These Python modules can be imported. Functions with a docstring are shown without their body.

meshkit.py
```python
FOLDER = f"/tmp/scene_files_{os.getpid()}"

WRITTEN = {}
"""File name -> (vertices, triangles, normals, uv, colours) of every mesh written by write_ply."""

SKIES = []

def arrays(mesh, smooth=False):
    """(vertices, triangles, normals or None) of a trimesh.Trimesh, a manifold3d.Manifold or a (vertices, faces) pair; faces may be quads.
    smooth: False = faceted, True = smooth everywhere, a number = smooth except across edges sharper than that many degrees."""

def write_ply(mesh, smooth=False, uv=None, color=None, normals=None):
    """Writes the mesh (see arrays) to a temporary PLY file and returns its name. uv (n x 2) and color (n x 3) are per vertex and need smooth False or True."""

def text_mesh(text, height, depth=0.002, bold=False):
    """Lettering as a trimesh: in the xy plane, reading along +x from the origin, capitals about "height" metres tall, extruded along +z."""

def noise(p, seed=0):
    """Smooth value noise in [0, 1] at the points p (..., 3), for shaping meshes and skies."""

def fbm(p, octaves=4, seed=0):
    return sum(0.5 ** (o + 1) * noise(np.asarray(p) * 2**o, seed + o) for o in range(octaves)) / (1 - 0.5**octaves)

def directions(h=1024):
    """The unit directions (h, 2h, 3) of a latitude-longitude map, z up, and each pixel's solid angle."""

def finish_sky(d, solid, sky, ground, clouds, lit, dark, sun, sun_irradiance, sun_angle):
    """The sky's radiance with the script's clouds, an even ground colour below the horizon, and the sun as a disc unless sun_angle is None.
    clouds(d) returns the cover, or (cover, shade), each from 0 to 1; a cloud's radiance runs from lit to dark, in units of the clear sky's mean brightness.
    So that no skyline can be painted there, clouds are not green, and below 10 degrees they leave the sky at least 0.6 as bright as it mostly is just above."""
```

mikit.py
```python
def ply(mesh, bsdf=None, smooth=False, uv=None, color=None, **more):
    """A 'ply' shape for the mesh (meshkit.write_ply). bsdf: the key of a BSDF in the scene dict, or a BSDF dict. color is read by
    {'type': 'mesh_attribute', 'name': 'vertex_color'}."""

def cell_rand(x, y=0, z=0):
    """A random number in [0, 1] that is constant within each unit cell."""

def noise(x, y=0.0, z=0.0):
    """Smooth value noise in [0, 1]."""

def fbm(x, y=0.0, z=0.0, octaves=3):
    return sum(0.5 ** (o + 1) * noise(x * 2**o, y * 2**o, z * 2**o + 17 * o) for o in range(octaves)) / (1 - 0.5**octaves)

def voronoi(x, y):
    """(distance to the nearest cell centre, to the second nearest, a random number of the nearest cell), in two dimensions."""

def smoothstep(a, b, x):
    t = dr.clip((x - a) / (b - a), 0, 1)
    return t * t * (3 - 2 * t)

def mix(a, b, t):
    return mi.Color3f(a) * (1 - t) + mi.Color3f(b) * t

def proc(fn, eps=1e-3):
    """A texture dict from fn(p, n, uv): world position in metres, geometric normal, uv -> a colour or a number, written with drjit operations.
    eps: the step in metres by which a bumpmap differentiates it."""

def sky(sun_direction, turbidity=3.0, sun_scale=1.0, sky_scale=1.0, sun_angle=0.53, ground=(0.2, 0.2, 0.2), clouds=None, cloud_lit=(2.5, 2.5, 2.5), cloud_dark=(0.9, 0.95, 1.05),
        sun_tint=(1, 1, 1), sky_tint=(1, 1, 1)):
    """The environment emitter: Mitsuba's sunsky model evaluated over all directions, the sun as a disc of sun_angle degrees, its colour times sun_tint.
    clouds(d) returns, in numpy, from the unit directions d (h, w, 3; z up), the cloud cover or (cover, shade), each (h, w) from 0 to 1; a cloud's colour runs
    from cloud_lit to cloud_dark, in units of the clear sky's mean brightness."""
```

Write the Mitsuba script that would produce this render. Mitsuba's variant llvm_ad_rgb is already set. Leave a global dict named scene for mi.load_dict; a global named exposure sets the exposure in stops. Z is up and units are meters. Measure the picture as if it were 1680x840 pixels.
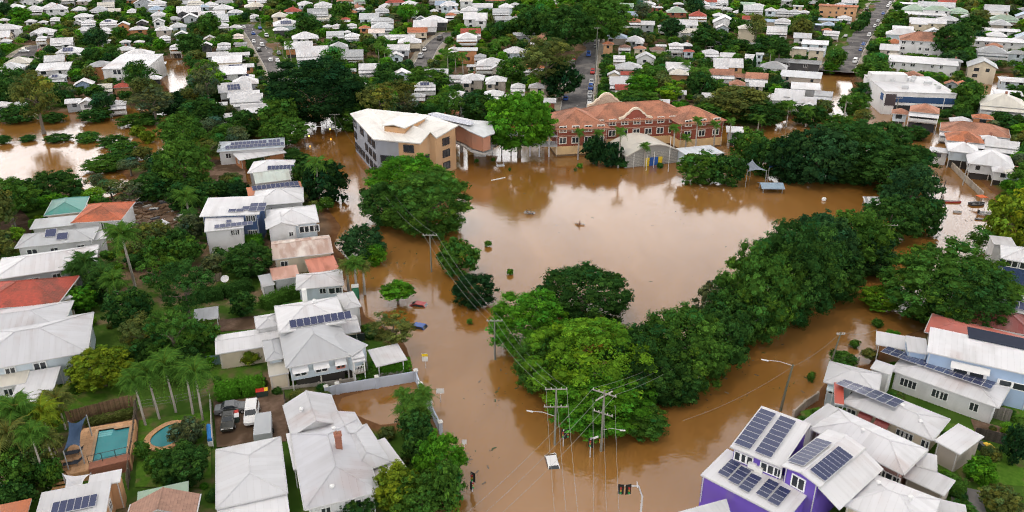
import math, random
import numpy as np, trimesh, shapely
import mitsuba as mi, mikit, meshkit, drjit as dr
from shapely.geometry import Polygon, Point, LineString, box as sbox

# ---------------------------------------------------------------- camera, sky, exposure
rng = np.random.default_rng(11)
random.seed(11)
T = mi.ScalarTransform4f
CAM_H, PITCH, FOC = 62.0, math.radians(24.0), 1250.0          # metres, radians, pixels of a 1680 wide frame
CP, SP = math.cos(PITCH), math.sin(PITCH)
scene, labels = {}, {}
scene['camera'] = {'type': 'perspective', 'fov': math.degrees(2 * math.atan(840 / FOC)), 'fov_axis': 'x', 'near_clip': 1.0, 'far_clip': 6000.0,
                   'to_world': T().look_at(origin=[0, 0, CAM_H], target=[0, CP, CAM_H - SP], up=[0, 0, 1])}


def cloud_cover(d):
    """A closed, thin, bright cloud deck: brightest low down where one looks along it, greyer overhead, with soft billows."""
    n = meshkit.fbm(d * np.array([3.0, 3.0, 7.0]), 4, 5)
    e = np.clip((d[..., 2] - 0.26) / 0.30, 0, 1)
    return np.ones(n.shape), np.clip(0.88 * e * e * (3 - 2 * e) + (n - 0.5) * 0.8, 0, 1)


scene['sky'] = mikit.sky([-0.25, -0.30, 0.92], turbidity=3, sun_scale=0.30, sun_angle=14, clouds=cloud_cover, cloud_lit=(14.5, 14.2, 14.2), cloud_dark=(3.6, 3.6, 3.65))
exposure = 0.92

# ---------------------------------------------------------------- where things stand


def sstep(a, b, x):
    t = np.clip((np.asarray(x, float) - a) / (b - a), 0, 1)
    return t * t * (3 - 2 * t)


def hill(x, y):
    """Dry land: a low flat, then a hillside that climbs away from the flood."""
    x, y = np.asarray(x, float), np.asarray(y, float)
    y = np.minimum(y, 760 + 0 * y)
    far = np.log1p(np.exp(np.clip((y - 350) / 25, -30, 30))) * 25 * 0.045
    knob = 7.0 * sstep(262, 400, y) * np.exp(-((x + 5) / 120) ** 2)
    left = 1.6 * sstep(-50, -110, x) * sstep(190, 140, y)
    return 0.75 + far + knob + left


def ray(px, py):
    u, v = (px - 840) / FOC, (420 - py) / FOC
    return np.array([u, CP + v * SP, -SP + v * CP])


def at(px, py, z=0.0):
    """The point at height z that lies at the photograph's pixel."""
    d = ray(px, py)
    t = (z - CAM_H) / d[2]
    return np.array([d[0] * t, d[1] * t, z])


def on_land(px, py, up=0.0):
    """The point `up` metres above the dry land there."""
    z = 1.0
    for _ in range(12):
        p = at(px, py, z + up)
        z = float(hill(p[0], p[1]))
    return at(px, py, z + up)


def pxm(p):
    """Pixels per metre of the 1680 wide frame at a point."""
    return FOC / (p[1] * CP + (CAM_H - p[2]) * SP)


def to_px(p):
    d = p[1] * CP + (CAM_H - p[2]) * SP
    return 840 + FOC * p[0] / d, 420 - FOC * ((p[2] - CAM_H) * CP + p[1] * SP) / d


def tall(px, yb, yt, z0=0.0):
    """Height of an upright thing that stands at pixel (px, yb) and ends at row yt."""
    p = at(px, yb, z0)
    lo, hi = 0.0, 60.0
    for _ in range(40):
        m = (lo + hi) / 2
        lo, hi = (m, hi) if to_px(p + [0, 0, m])[1] > yt else (lo, m)
    return lo


# ---------------------------------------------------------------- scene bookkeeping
used, pending = {}, []


def numbered(key):
    n = used.get(key, -1) + 1
    used[key] = n
    return key if n == 0 else f'{key}_{n:03d}'


def thing(name, label=None, cat=None, group=None, pos=None, look=None, kind=None):
    key = numbered(name)
    e = labels[key] = {}
    if cat: e['category'] = cat
    if group: e['group'] = group
    if kind: e['kind'] = kind
    if label: e['label'] = label
    else: pending.append((key, look or name.replace('_', ' '), cat, np.asarray(pos, float)))
    return key


def part(owner, name, shape, label=None):
    key = numbered(owner + '__' + name)
    scene[key] = shape
    if label: labels[key] = {'label': label}
    return key


def place(shape, m):
    return {**shape, 'to_world': T(m)}


def mat(o, rz=0.0, s=(1, 1, 1), tilt=None):
    c, n = math.cos(rz), math.sin(rz)
    m = np.array([[c, -n, 0, 0], [n, c, 0, 0], [0, 0, 1, 0], [0, 0, 0, 1.0]])
    if tilt is not None:
        m[:3, :3] = tilt @ m[:3, :3]
    m[:3, :3] = m[:3, :3] * np.asarray(s, float)
    m[:3, 3] = o
    return m


class Frame:
    """Local axes: x along the near eave from left to right, y away, z up."""
    def __init__(self, o, ex):
        self.o = np.array([o[0], o[1], o[2] if len(o) > 2 else 0.0])
        ex = np.array(ex[:2], float)
        self.ex = ex / np.linalg.norm(ex)
        self.ey = np.array([-self.ex[1], self.ex[0]])
        self.rz = math.atan2(self.ex[1], self.ex[0])

    def __call__(self, x, y, z):
        return np.array([self.o[0] + self.ex[0] * x + self.ey[0] * y, self.o[1] + self.ex[1] * x + self.ey[1] * y, self.o[2] + z])


WORLD = Frame((0, 0, 0), (1, 0))


def paint(c):
    """A face colour as two numbers per vertex (meshes that carry only these are joined per material): red in the whole part of u, green in its fraction, blue in v."""
    c = np.clip(np.asarray(c, float), 0, 1)
    return np.stack([np.floor(c[:, 0] * 1023) + 0.002 + c[:, 1] * 0.99, c[:, 2]], 1)


class MB:
    """Collects flat faces, each with a colour."""
    def __init__(self):
        self.v, self.f, self.c, self.n = [], [], [], 0

    def poly(self, pts, col):
        p = np.asarray(pts, float)
        k = len(p)
        self.v.append(p); self.c.append(np.tile(np.asarray(col, float), (k, 1)))
        self.f.append(np.array([[self.n, self.n + i, self.n + i + 1] for i in range(1, k - 1)]))
        self.n += k
        return self

    def box(self, fr, x0, x1, y0, y1, z0, z1, col, bottom=True):
        P = lambda x, y, z: fr(x, y, z)
        self.poly([P(x0, y0, z0), P(x1, y0, z0), P(x1, y0, z1), P(x0, y0, z1)], col)
        self.poly([P(x1, y0, z0), P(x1, y1, z0), P(x1, y1, z1), P(x1, y0, z1)], col)
        self.poly([P(x1, y1, z0), P(x0, y1, z0), P(x0, y1, z1), P(x1, y1, z1)], col)
        self.poly([P(x0, y1, z0), P(x0, y0, z0), P(x0, y0, z1), P(x0, y1, z1)], col)
        self.poly([P(x0, y0, z1), P(x1, y0, z1), P(x1, y1, z1), P(x0, y1, z1)], col)
        if bottom: self.poly([P(x0, y1, z0), P(x1, y1, z0), P(x1, y0, z0), P(x0, y0, z0)], col)
        return self

    def slab(self, faces, thick, col, edge=None):
        """Roof faces (lists of points) given a thickness downwards, with a fascia round their outline."""
        edge = col if edge is None else edge
        count = {}
        q = lambda p: tuple(np.round(p, 3))
        for f in faces:
            self.poly(f, col)
            for i in range(len(f)):
                count[(q(f[i]), q(f[(i + 1) % len(f)]))] = (f[i], f[(i + 1) % len(f)])
        d = np.array([0, 0, thick])
        for (a, b), (p, r) in count.items():
            if (b, a) not in count:
                self.poly([p - d, r - d, r, p], edge)
        for f in faces:
            self.poly([p - d for p in f[::-1]], edge)
        return self

    def prism(self, poly, z0, z1, col, top=True):
        """An upright prism on a counter-clockwise outline of (x, y)."""
        P = [np.asarray(p[:2], float) for p in poly]
        if sum(a[0] * b[1] - b[0] * a[1] for a, b in zip(P, P[1:] + P[:1])) < 0: P = P[::-1]
        for a, b in zip(P, P[1:] + P[:1]):
            self.poly([[*a, z0], [*b, z0], [*b, z1], [*a, z1]], col)
        if top: self.tri2d(P, z1, col)
        return self

    def tri2d(self, P, z, col, fn=None):
        v, f = trimesh.creation.triangulate_polygon(Polygon(P), engine='earcut')
        for t in f:
            q = [np.array([*v[i], fn(*v[i]) if fn else z]) for i in t]
            if np.cross(q[1] - q[0], q[2] - q[0])[2] < 0: q = q[::-1]
            self.poly(q, col)

    def tube(self, pts, radii, col, sides=6):
        p = np.asarray(pts, float)
        r = np.broadcast_to(radii, (len(p),))
        t = np.gradient(p, axis=0)
        t /= np.linalg.norm(t, axis=1, keepdims=True) + 1e-9
        a = np.cross(t, np.where(np.abs(t[:, 2:]) < 0.9, [0, 0, 1.0], [1.0, 0, 0]))
        a /= np.linalg.norm(a, axis=1, keepdims=True) + 1e-9
        b = np.cross(t, a)
        ang = np.arange(sides) * 2 * np.pi / sides
        V = (p[:, None] + r[:, None, None] * (np.cos(ang)[None, :, None] * a[:, None] + np.sin(ang)[None, :, None] * b[:, None])).reshape(-1, 3)
        F = []
        for i in range(len(p) - 1):
            for j in range(sides):
                k = (j + 1) % sides
                F += [[i * sides + j, i * sides + k, (i + 1) * sides + k], [i * sides + j, (i + 1) * sides + k, (i + 1) * sides + j]]
        for e in (0, len(p) - 1):
            for j in range(1, sides - 1): F.append([e * sides, e * sides + j, e * sides + j + 1])
        return self.raw(V, F, col)

    def raw(self, V, F, col):
        V = np.asarray(V, float)
        self.v.append(V); self.c.append(np.broadcast_to(np.asarray(col, float), (len(V), 3)) if np.ndim(col) == 1 else np.asarray(col))
        self.f.append(np.asarray(F, int) + self.n); self.n += len(V)
        return self

    def build(self, bsdf, smooth=False):
        return mikit.ply((np.vstack(self.v), np.vstack(self.f)), bsdf, smooth, paint(np.vstack(self.c)))


# ---------------------------------------------------------------- materials
def own_colour(p, n, uv):
    a = dr.floor(uv.x)
    return mi.Color3f(a / 1023.0, (uv.x - a - 0.002) / 0.99, uv.y)


VC = mikit.proc(own_colour)


def grid(p, n):
    """Metre-scaled coordinates on a face: along the level direction, and up the slope."""
    h = mi.Vector3f(-n.y, n.x, 0)
    q = dr.norm(h)
    h = dr.select(q < 0.02, mi.Vector3f(1, 0, 0), h / dr.maximum(q, 1e-6))
    return mi.Point2f(dr.dot(p, h), dr.dot(p, dr.cross(n, h)))


rgb = lambda *c: {'type': 'rgb', 'value': list(c)}
N, FBM, SS = mikit.noise, mikit.fbm, mikit.smoothstep


def pr(base, rough=0.6, spec=0.3, **k):
    return {'type': 'principled', 'base_color': base, 'roughness': rough, 'specular': spec, **k}


def two(b):
    return {'type': 'twosided', 'bsdf': b}


def blend(fn, a, b):
    return two({'type': 'blendbsdf', 'weight': mikit.proc(fn), 'bsdf_0': a, 'bsdf_1': b})


def metal_wear(p, n, uv):
    uv = grid(p, n)
    sheet = dr.abs(uv.x / 0.76 - dr.floor(uv.x / 0.76) - 0.5) * 2
    line = SS(0.90, 1.0, sheet) * 0.16
    tone = mikit.cell_rand(dr.floor(uv.x / 0.76), dr.floor(uv.y / 4.0)) * 0.10
    streak = SS(0.42, 0.80, FBM(uv.x * 1.4, uv.y * 0.16, 3.0)) * 0.13
    blot = SS(0.48, 0.75, FBM(p.x * 0.16, p.y * 0.16, 1.0, octaves=4)) * 0.20
    return dr.minimum(line + tone + streak + blot, 0.85)


def tile_wear(p, n, uv):
    uv = grid(p, n)
    cx, cy = dr.floor(uv.x / 0.30), dr.floor(uv.y / 0.34)
    tone = mikit.cell_rand(cx, cy) * 0.30
    course = SS(0.72, 1.0, uv.y / 0.34 - cy) * 0.30
    blot = SS(0.45, 0.75, FBM(p.x * 0.35, p.y * 0.35, 2.0, octaves=4)) * 0.40
    return dr.minimum(tone + course + blot, 0.9)


def rust_wear(p, n, uv):
    uv = grid(p, n)
    a = SS(0.40, 0.62, FBM(uv.x * 0.55, uv.y * 0.22, 5.0, octaves=4))
    b = SS(0.45, 0.7, N(uv.x * 1.3, uv.y * 0.3, 9.0))
    return dr.minimum(a * 0.34 + b * 0.22 + metal_wear(p, n, uv) * 0.4, 0.9)


def wall_wear(p, n, uv):
    uv = grid(p, n)
    board = SS(0.75, 1.0, uv.y / 0.19 - dr.floor(uv.y / 0.19)) * 0.12
    return board + SS(0.45, 0.8, FBM(uv.x * 0.5, uv.y * 0.25, 4.0)) * 0.22


def brick_wear(p, n, uv):
    uv = grid(p, n)
    row = dr.floor(uv.y / 0.086)
    cx = dr.floor(uv.x / 0.24 + 0.5 * (row - 2 * dr.floor(row / 2)))
    j = SS(0.82, 1.0, uv.y / 0.086 - row) * 0.2
    return mikit.cell_rand(cx, row) * 0.35 + j + FBM(uv.x * 0.3, uv.y * 0.3, 1.0) * 0.25


def roof_dirt(p, n, uv):
    return mikit.mix([0.25, 0.24, 0.23], [0.20, 0.095, 0.05], SS(0.56, 0.74, FBM(p.x * 0.23, p.y * 0.23, 7.0, octaves=4)))


scene['mat_metal_roof'] = blend(metal_wear, pr(VC, 0.42, 0.4), pr(mikit.proc(roof_dirt), 0.7))
scene['mat_tile_roof'] = blend(tile_wear, pr(VC, 0.7, 0.3), pr(rgb(0.085, 0.055, 0.04), 0.8))
scene['mat_rust_roof'] = blend(rust_wear, pr(VC, 0.6, 0.3), pr(rgb(0.23, 0.085, 0.045), 0.85))
scene['mat_wall'] = blend(wall_wear, pr(VC, 0.6, 0.3), pr(rgb(0.20, 0.18, 0.15), 0.8))
scene['mat_brick'] = blend(brick_wear, pr(VC, 0.8, 0.2), pr(rgb(0.13, 0.07, 0.05), 0.85))
scene['mat_paint'] = two(pr(VC, 0.45, 0.4))
scene['mat_car'] = two(pr(VC, 0.22, 0.6, clearcoat=0.8))
scene['mat_glass'] = two(pr(rgb(0.025, 0.03, 0.035), 0.08, 0.7))
scene['mat_rubber'] = two(pr(rgb(0.02, 0.02, 0.02), 0.8))
scene['mat_bark'] = two(pr(mikit.proc(lambda p, n, uv: mikit.mix([0.09, 0.065, 0.045], [0.20, 0.17, 0.14], FBM(p.x * 2, p.y * 2, p.z * 0.7))), 0.85))
scene['mat_leaf'] = {'type': 'principledthin', 'base_color': VC, 'roughness': 0.45, 'spec_trans': 0.0, 'diff_trans': 0.7, 'eta': 1.4}
scene['mat_cloth'] = two(pr(VC, 0.85, 0.2))
scene['mat_wood'] = two(pr(mikit.proc(lambda p, n, uv: mikit.mix([0.10, 0.075, 0.055], [0.24, 0.19, 0.145], FBM(grid(p, n).x * 6, grid(p, n).y * 0.8, 2.0) * 0.7 + mikit.cell_rand(dr.floor(grid(p, n).x / 0.14)) * 0.3)), 0.8))
scene['mat_concrete'] = blend(lambda p, n, uv: SS(0.35, 0.75, FBM(p.x * 0.6, p.y * 0.6, p.z * 0.6)) * 0.4, pr(VC, 0.8, 0.2), pr(rgb(0.16, 0.13, 0.10), 0.85))


def solar_cells(p, n, uv):
    gx, gy = uv.x * 6, uv.y * 10
    line = dr.maximum(SS(0.93, 1.0, dr.abs(gx - dr.floor(gx) - 0.5) * 2), SS(0.93, 1.0, dr.abs(gy - dr.floor(gy) - 0.5) * 2))
    edge = dr.maximum(SS(0.93, 0.97, dr.abs(uv.x - 0.5) * 2), SS(0.955, 0.98, dr.abs(uv.y - 0.5) * 2))
    return mikit.mix(mikit.mix([0.022, 0.03, 0.085], [0.10, 0.11, 0.17], line * 0.8), [0.5, 0.5, 0.52], edge)


scene['mat_solar'] = two(pr(mikit.proc(solar_cells), 0.22, 0.6))

# ---------------------------------------------------------------- flood water, ground
def poly_at(pts, z=0.0):
    return Polygon([at(x, y, z)[:2] for x, y in pts]).buffer(0)


WATER_PX = [
    [(470, 190), (500, 168), (545, 172), (578, 186), (600, 245), (700, 250), (742, 235), (765, 205), (905, 205), (1200, 205), (1235, 225), (1262, 205), (1300, 195), (1308, 150), (1300, 136), (1322, 122), (1392, 121), (1402, 150),
     (1450, 175), (1490, 190), (1530, 205), (1560, 225), (1575, 262), (1612, 300), (1650, 335), (1650, 400), (1600, 425), (1600, 470), (1560, 500), (1545, 530), (1500, 545), (1440, 570), (1425, 600), (1370, 610), (1345, 640), (1330, 665), (1285, 700), (1240, 690), (1212, 742), (1170, 790),
     (1150, 870), (1150, 960), (1150, 1100), (690, 1100), (735, 850), (742, 780), (708, 700), (690, 645), (676, 606), (668, 570), (640, 540), (600, 520), (585, 480), (560, 475), (575, 430), (548, 402), (560, 372), (528, 330), (505, 300), (470, 292), (420, 262), (400, 262), (430, 225), (470, 235), (480, 215)],
    [(548, 656), (690, 618), (712, 690), (625, 697), (560, 672)],
    [(-60, 195), (60, 186), (120, 188), (200, 178), (232, 178), (262, 186), (300, 185), (300, 200), (280, 235), (262, 262), (225, 270), (175, 290), (95, 300), (-60, 308)],
    [(245, 100), (300, 98), (312, 135), (300, 188), (255, 188), (278, 150)],
    [(128, 296), (150, 286), (200, 284), (215, 300), (185, 322), (150, 328)],
    [(1602, 128), (1655, 122), (1652, 158), (1606, 166)],
    [(338, 262), (400, 268), (410, 300), (350, 305)],
    [(215, 352), (300, 340), (330, 352), (300, 366), (240, 366)],
]
water_area = shapely.union_all([poly_at(w) for w in WATER_PX])

YS = np.concatenate([np.arange(30, 330, 1.5), np.arange(330, 760, 3.5), np.arange(760, 1500, 40), np.arange(1500, 4600, 300)])
XS = np.concatenate([-np.arange(260, 1300, 22)[::-1] , np.arange(-252, 252, 1.75), np.arange(258, 1300, 22)])
XS = np.concatenate([[-3500, -2200], XS, [2200, 3500]])
GX, GY = np.meshgrid(XS, YS)
pts = shapely.points(GX.ravel(), GY.ravel())
inside = shapely.contains(water_area, pts)
near = GY.ravel() < 480
dist = np.full(len(pts), 60.0)
dist[near] = shapely.distance(water_area.boundary, pts[near])
sd = np.where(inside, -dist, dist)
gz = hill(GX, GY).ravel()
gz = gz + (meshkit.fbm(np.stack([GX.ravel() * 0.12, GY.ravel() * 0.12, 0 * gz], -1), 3, 3) - 0.5) * 0.35 * np.clip(sd / 6, 0, 1)
gz = np.where(sd < 0, np.maximum(-1.8, 0.22 * sd), np.minimum(gz, 0.03 + 0.16 * sd))
iy, ix = np.meshgrid(np.arange(len(YS) - 1), np.arange(len(XS) - 1), indexing='ij')
k = iy * len(XS) + ix
quad = np.stack([k, k + 1, k + 1 + len(XS), k + len(XS)], -1).reshape(-1, 4)


def ground_colour(p, n, uv):
    a = FBM(p.x * 0.05, p.y * 0.05, 1.0, octaves=4)
    b = FBM(p.x * 0.6, p.y * 0.6, 3.0)
    grass = mikit.mix([0.035, 0.085, 0.012], [0.075, 0.135, 0.025], b)
    dirt = mikit.mix([0.14, 0.085, 0.05], [0.23, 0.16, 0.11], b)
    mud = mikit.mix([0.12, 0.055, 0.025], [0.19, 0.10, 0.05], b)
    c = mikit.mix(grass, dirt, SS(0.50, 0.62, a * 0.8 + b * 0.2))
    return mikit.mix(c, mud, SS(0.55, 0.2, p.z))


scene['mat_ground'] = two({'type': 'bumpmap', 'bump': mikit.proc(lambda p, n, uv: FBM(p.x * 3, p.y * 3, 0.0) , eps=0.05), 'scale': 0.12, 'bsdf': {'type': 'diffuse', 'reflectance': mikit.proc(ground_colour)}})
scene['ground'] = mikit.ply((np.stack([GX.ravel(), GY.ravel(), gz], 1), quad), 'mat_ground', True)
labels['ground'] = {'label': 'low suburban land of grass, earth and mud that climbs into a hillside', 'kind': 'structure'}


def ripples(p, n, uv):
    a = FBM(p.x * 0.55, p.y * 0.8, 1.0)
    b = N(p.x * 1.7 + p.y * 0.5, p.y * 2.3, 4.0)
    c = FBM(p.x * 0.06, p.y * 0.06, 8.0)
    d = N(p.x * 2.3, p.y * 4.2, 6.0)
    return (a * 0.7 + b * 0.34 + d * 0.26) * (0.25 + 1.6 * SS(.35, .7, c))


def flood_colour(p, n, uv):
    a = FBM(p.x * 0.03, p.y * 0.03, 2.0, octaves=4)
    s = FBM(p.x * 0.11 + a * 3, p.y * 0.030 - p.x * 0.02, 5.0, octaves=4)
    return mikit.mix([0.225, 0.098, 0.018], [0.295, 0.142, 0.042], SS(0.3, 0.7, a * .5 + s * .5))


scene['mat_water'] = {'type': 'bumpmap', 'bump': mikit.proc(ripples, eps=0.05), 'scale': 0.013,
                      'bsdf': {'type': 'roughplastic', 'distribution': 'ggx', 'diffuse_reflectance': mikit.proc(flood_colour), 'int_ior': 1.82, 'alpha': 0.012, 'nonlinear': False}}
wx, wy = np.meshgrid(np.array([-1200, -300, -150, 0, 150, 300, 1200.0]), np.array([20, 120, 220, 320, 430.0]))
m_, n_ = wx.shape
kk = (np.arange(m_ - 1)[:, None] * n_ + np.arange(n_ - 1)[None]).ravel()
scene['flood_water'] = mikit.ply((np.stack([wx.ravel(), wy.ravel(), 0 * wx.ravel()], 1), np.stack([kk, kk + 1, kk + 1 + n_, kk + n_], 1)), 'mat_water', False,
                                 uv=np.stack([wx.ravel(), wy.ravel()], 1))
labels['flood_water'] = {'label': 'still brown flood water over the park and the streets round it', 'kind': 'structure'}
# ---------------------------------------------------------------- house builder
ROOF = {'w': (0.60, 0.60, 0.62), 'c': (0.58, 0.55, 0.48), 'l': (0.44, 0.455, 0.475), 'g': (0.32, 0.335, 0.35), 'd': (0.10, 0.105, 0.11), 'b': (0.30, 0.40, 0.52), 'r': (0.42, 0.075, 0.05),
        'o': (0.50, 0.17, 0.08), 't': (0.44, 0.20, 0.13), 'n': (0.28, 0.155, 0.12), 'e': (0.28, 0.40, 0.30), 'p': (0.62, 0.52, 0.47), 'k': (0.06, 0.27, 0.23), 'v': (0.50, 0.205, 0.12)}
ROOF_WORD = {'w': 'white', 'c': 'cream', 'l': 'light grey', 'g': 'grey', 'd': 'dark', 'b': 'bluish', 'r': 'red', 'o': 'orange', 't': 'terracotta', 'n': 'brown', 'e': 'pale green', 'p': 'pinkish', 'k': 'teal', 'v': 'faded terracotta'}
TYPE_WORD = {'h': 'hipped', 'x': 'gabled', 'y': 'gable-fronted', 's': 'sloping', 'f': 'flat'}
TILED = set('rotnv')
WALL = {'w': (0.62, 0.62, 0.62), 'c': (0.58, 0.50, 0.38), 'b': (0.30, 0.40, 0.55), 'g': (0.36, 0.38, 0.40), 'l': (0.50, 0.57, 0.62), 'n': (0.035, 0.06, 0.15), 'k': (0.05, 0.09, 0.20), 'r': (0.33, 0.10, 0.06), 't': (0.48, 0.27, 0.14), 'p': (0.42, 0.25, 0.22),
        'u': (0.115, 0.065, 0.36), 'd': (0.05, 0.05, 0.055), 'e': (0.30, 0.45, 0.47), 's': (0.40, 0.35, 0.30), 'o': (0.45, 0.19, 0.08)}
TRIM = (0.66, 0.66, 0.65)
UNIT = {}


def unit_box(bsdf, col):
    k = (bsdf, tuple(col))
    if k not in UNIT:
        UNIT[k] = MB().box(WORLD, -0.5, 0.5, -0.5, 0.5, -0.5, 0.5, col).build(bsdf)
    return UNIT[k]


def frame_ring(col):
    """A unit window frame in the xz plane with a glazing bar."""
    if ('ring', col) not in UNIT:
        b = MB()
        for a in ((-0.5, -0.41, -0.5, 0.5), (0.41, 0.5, -0.5, 0.5), (-0.41, 0.41, 0.41, 0.5), (-0.41, 0.41, -0.5, -0.41), (-0.04, 0.04, -0.41, 0.41)):
            b.box(WORLD, a[0], a[1], -0.5, 0.5, a[2], a[3], col)
        UNIT[('ring', col)] = b.build('mat_paint')
    return UNIT[('ring', col)]


def solar_proto():
    if 'solar' not in UNIT:
        b = MB().box(WORLD, -0.5, 0.5, -0.82, 0.82, 0.0, 0.05, (1, 1, 1))
        m = (np.vstack(b.v), np.vstack(b.f))
        UNIT['solar'] = mikit.ply(m, 'mat_solar', False, uv=np.stack([m[0][:, 0] + 0.5, m[0][:, 1] / 1.64 + 0.5], 1))
    return UNIT['solar']


def roof_faces(fr, W, D, typ, z, rise):
    """Roof faces and gable triangles of a W x D block; z = eave height."""
    P = lambda x, y, h: fr(x, y, z + h)
    a, b, c, d = P(0, 0, 0), P(W, 0, 0), P(W, D, 0), P(0, D, 0)
    if typ == 'h':
        k = min(W, D) / 2 * 0.98
        if W >= D:
            r0, r1 = P(k, D / 2, rise), P(W - k, D / 2, rise)
            return [[a, b, r1, r0], [b, c, r1], [c, d, r0, r1], [d, a, r0]], []
        r0, r1 = P(W / 2, k, rise), P(W / 2, D - k, rise)
        return [[a, b, r0], [b, c, r1, r0], [c, d, r1], [d, a, r0, r1]], []
    if typ == 'x':
        r0, r1 = P(0, D / 2, rise), P(W, D / 2, rise)
        return [[a, b, r1, r0], [c, d, r0, r1]], [('x', rise)]
    if typ == 'y':
        r0, r1 = P(W / 2, 0, rise), P(W / 2, D, rise)
        return [[b, c, r1, r0], [d, a, r0, r1]], [('y', rise)]
    if typ == 's':
        return [[a, b, P(W, D, rise), P(0, D, rise)]], [('s', rise)]
    if typ == 'S':                                      # high in front
        return [[P(0, 0, rise), P(W, 0, rise), c, d]], [('S', rise)]
    return [[P(0, 0, 0), P(W, 0, 0), P(W, D, 0.25), P(0, D, 0.25)]], []


def near_slope(fr, W, D, typ, z, rise):
    """(origin, u, v, length along u, length along v) of the roof slope that faces the near eave."""
    o = fr(0, 0, z)
    if typ == 'h': run = min(W, D) / 2
    elif typ == 'x': run = D / 2
    else: run = D
    u = np.array([*fr.ex, 0.0])
    v = np.array([*(fr.ey * run), rise if typ != 'f' else 0.25])
    L = np.linalg.norm(v)
    return o, u, v / L, W, L


def side_slope(fr, W, D, typ, z, rise, right=True):
    run = W / 2
    if typ == 'h': run = min(W, D) / 2
    v = np.array([*(fr.ex * run * (-1 if right else 1)), rise])
    L = np.linalg.norm(v)
    return (fr(W, 0, z), np.array([*fr.ey, 0]), v / L, D, L) if right else (fr(0, D, z), np.array([*(-fr.ey), 0]), v / L, D, L)


def panels(owner, slope, u0, v0, nu, nv, pw=1.05, ph=1.7, gap=0.03, name='solar_panel', flip=False):
    o, u, v, lu, lv = slope
    n = np.cross(u, v)
    R = np.stack([u, v, n], 1)
    sx, sy = (pw, ph / 1.64)
    for i in range(nu):
        for j in range(nv):
            c = o + u * (u0 + (i + 0.5) * (pw + gap)) + v * (v0 + (j + 0.5) * (ph + gap)) + n * 0.16
            m = np.eye(4)
            m[:3, :3] = R * np.array([sx, sy, 1.0])
            m[:3, 3] = c
            part(owner, name, place(solar_proto(), m))


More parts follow.
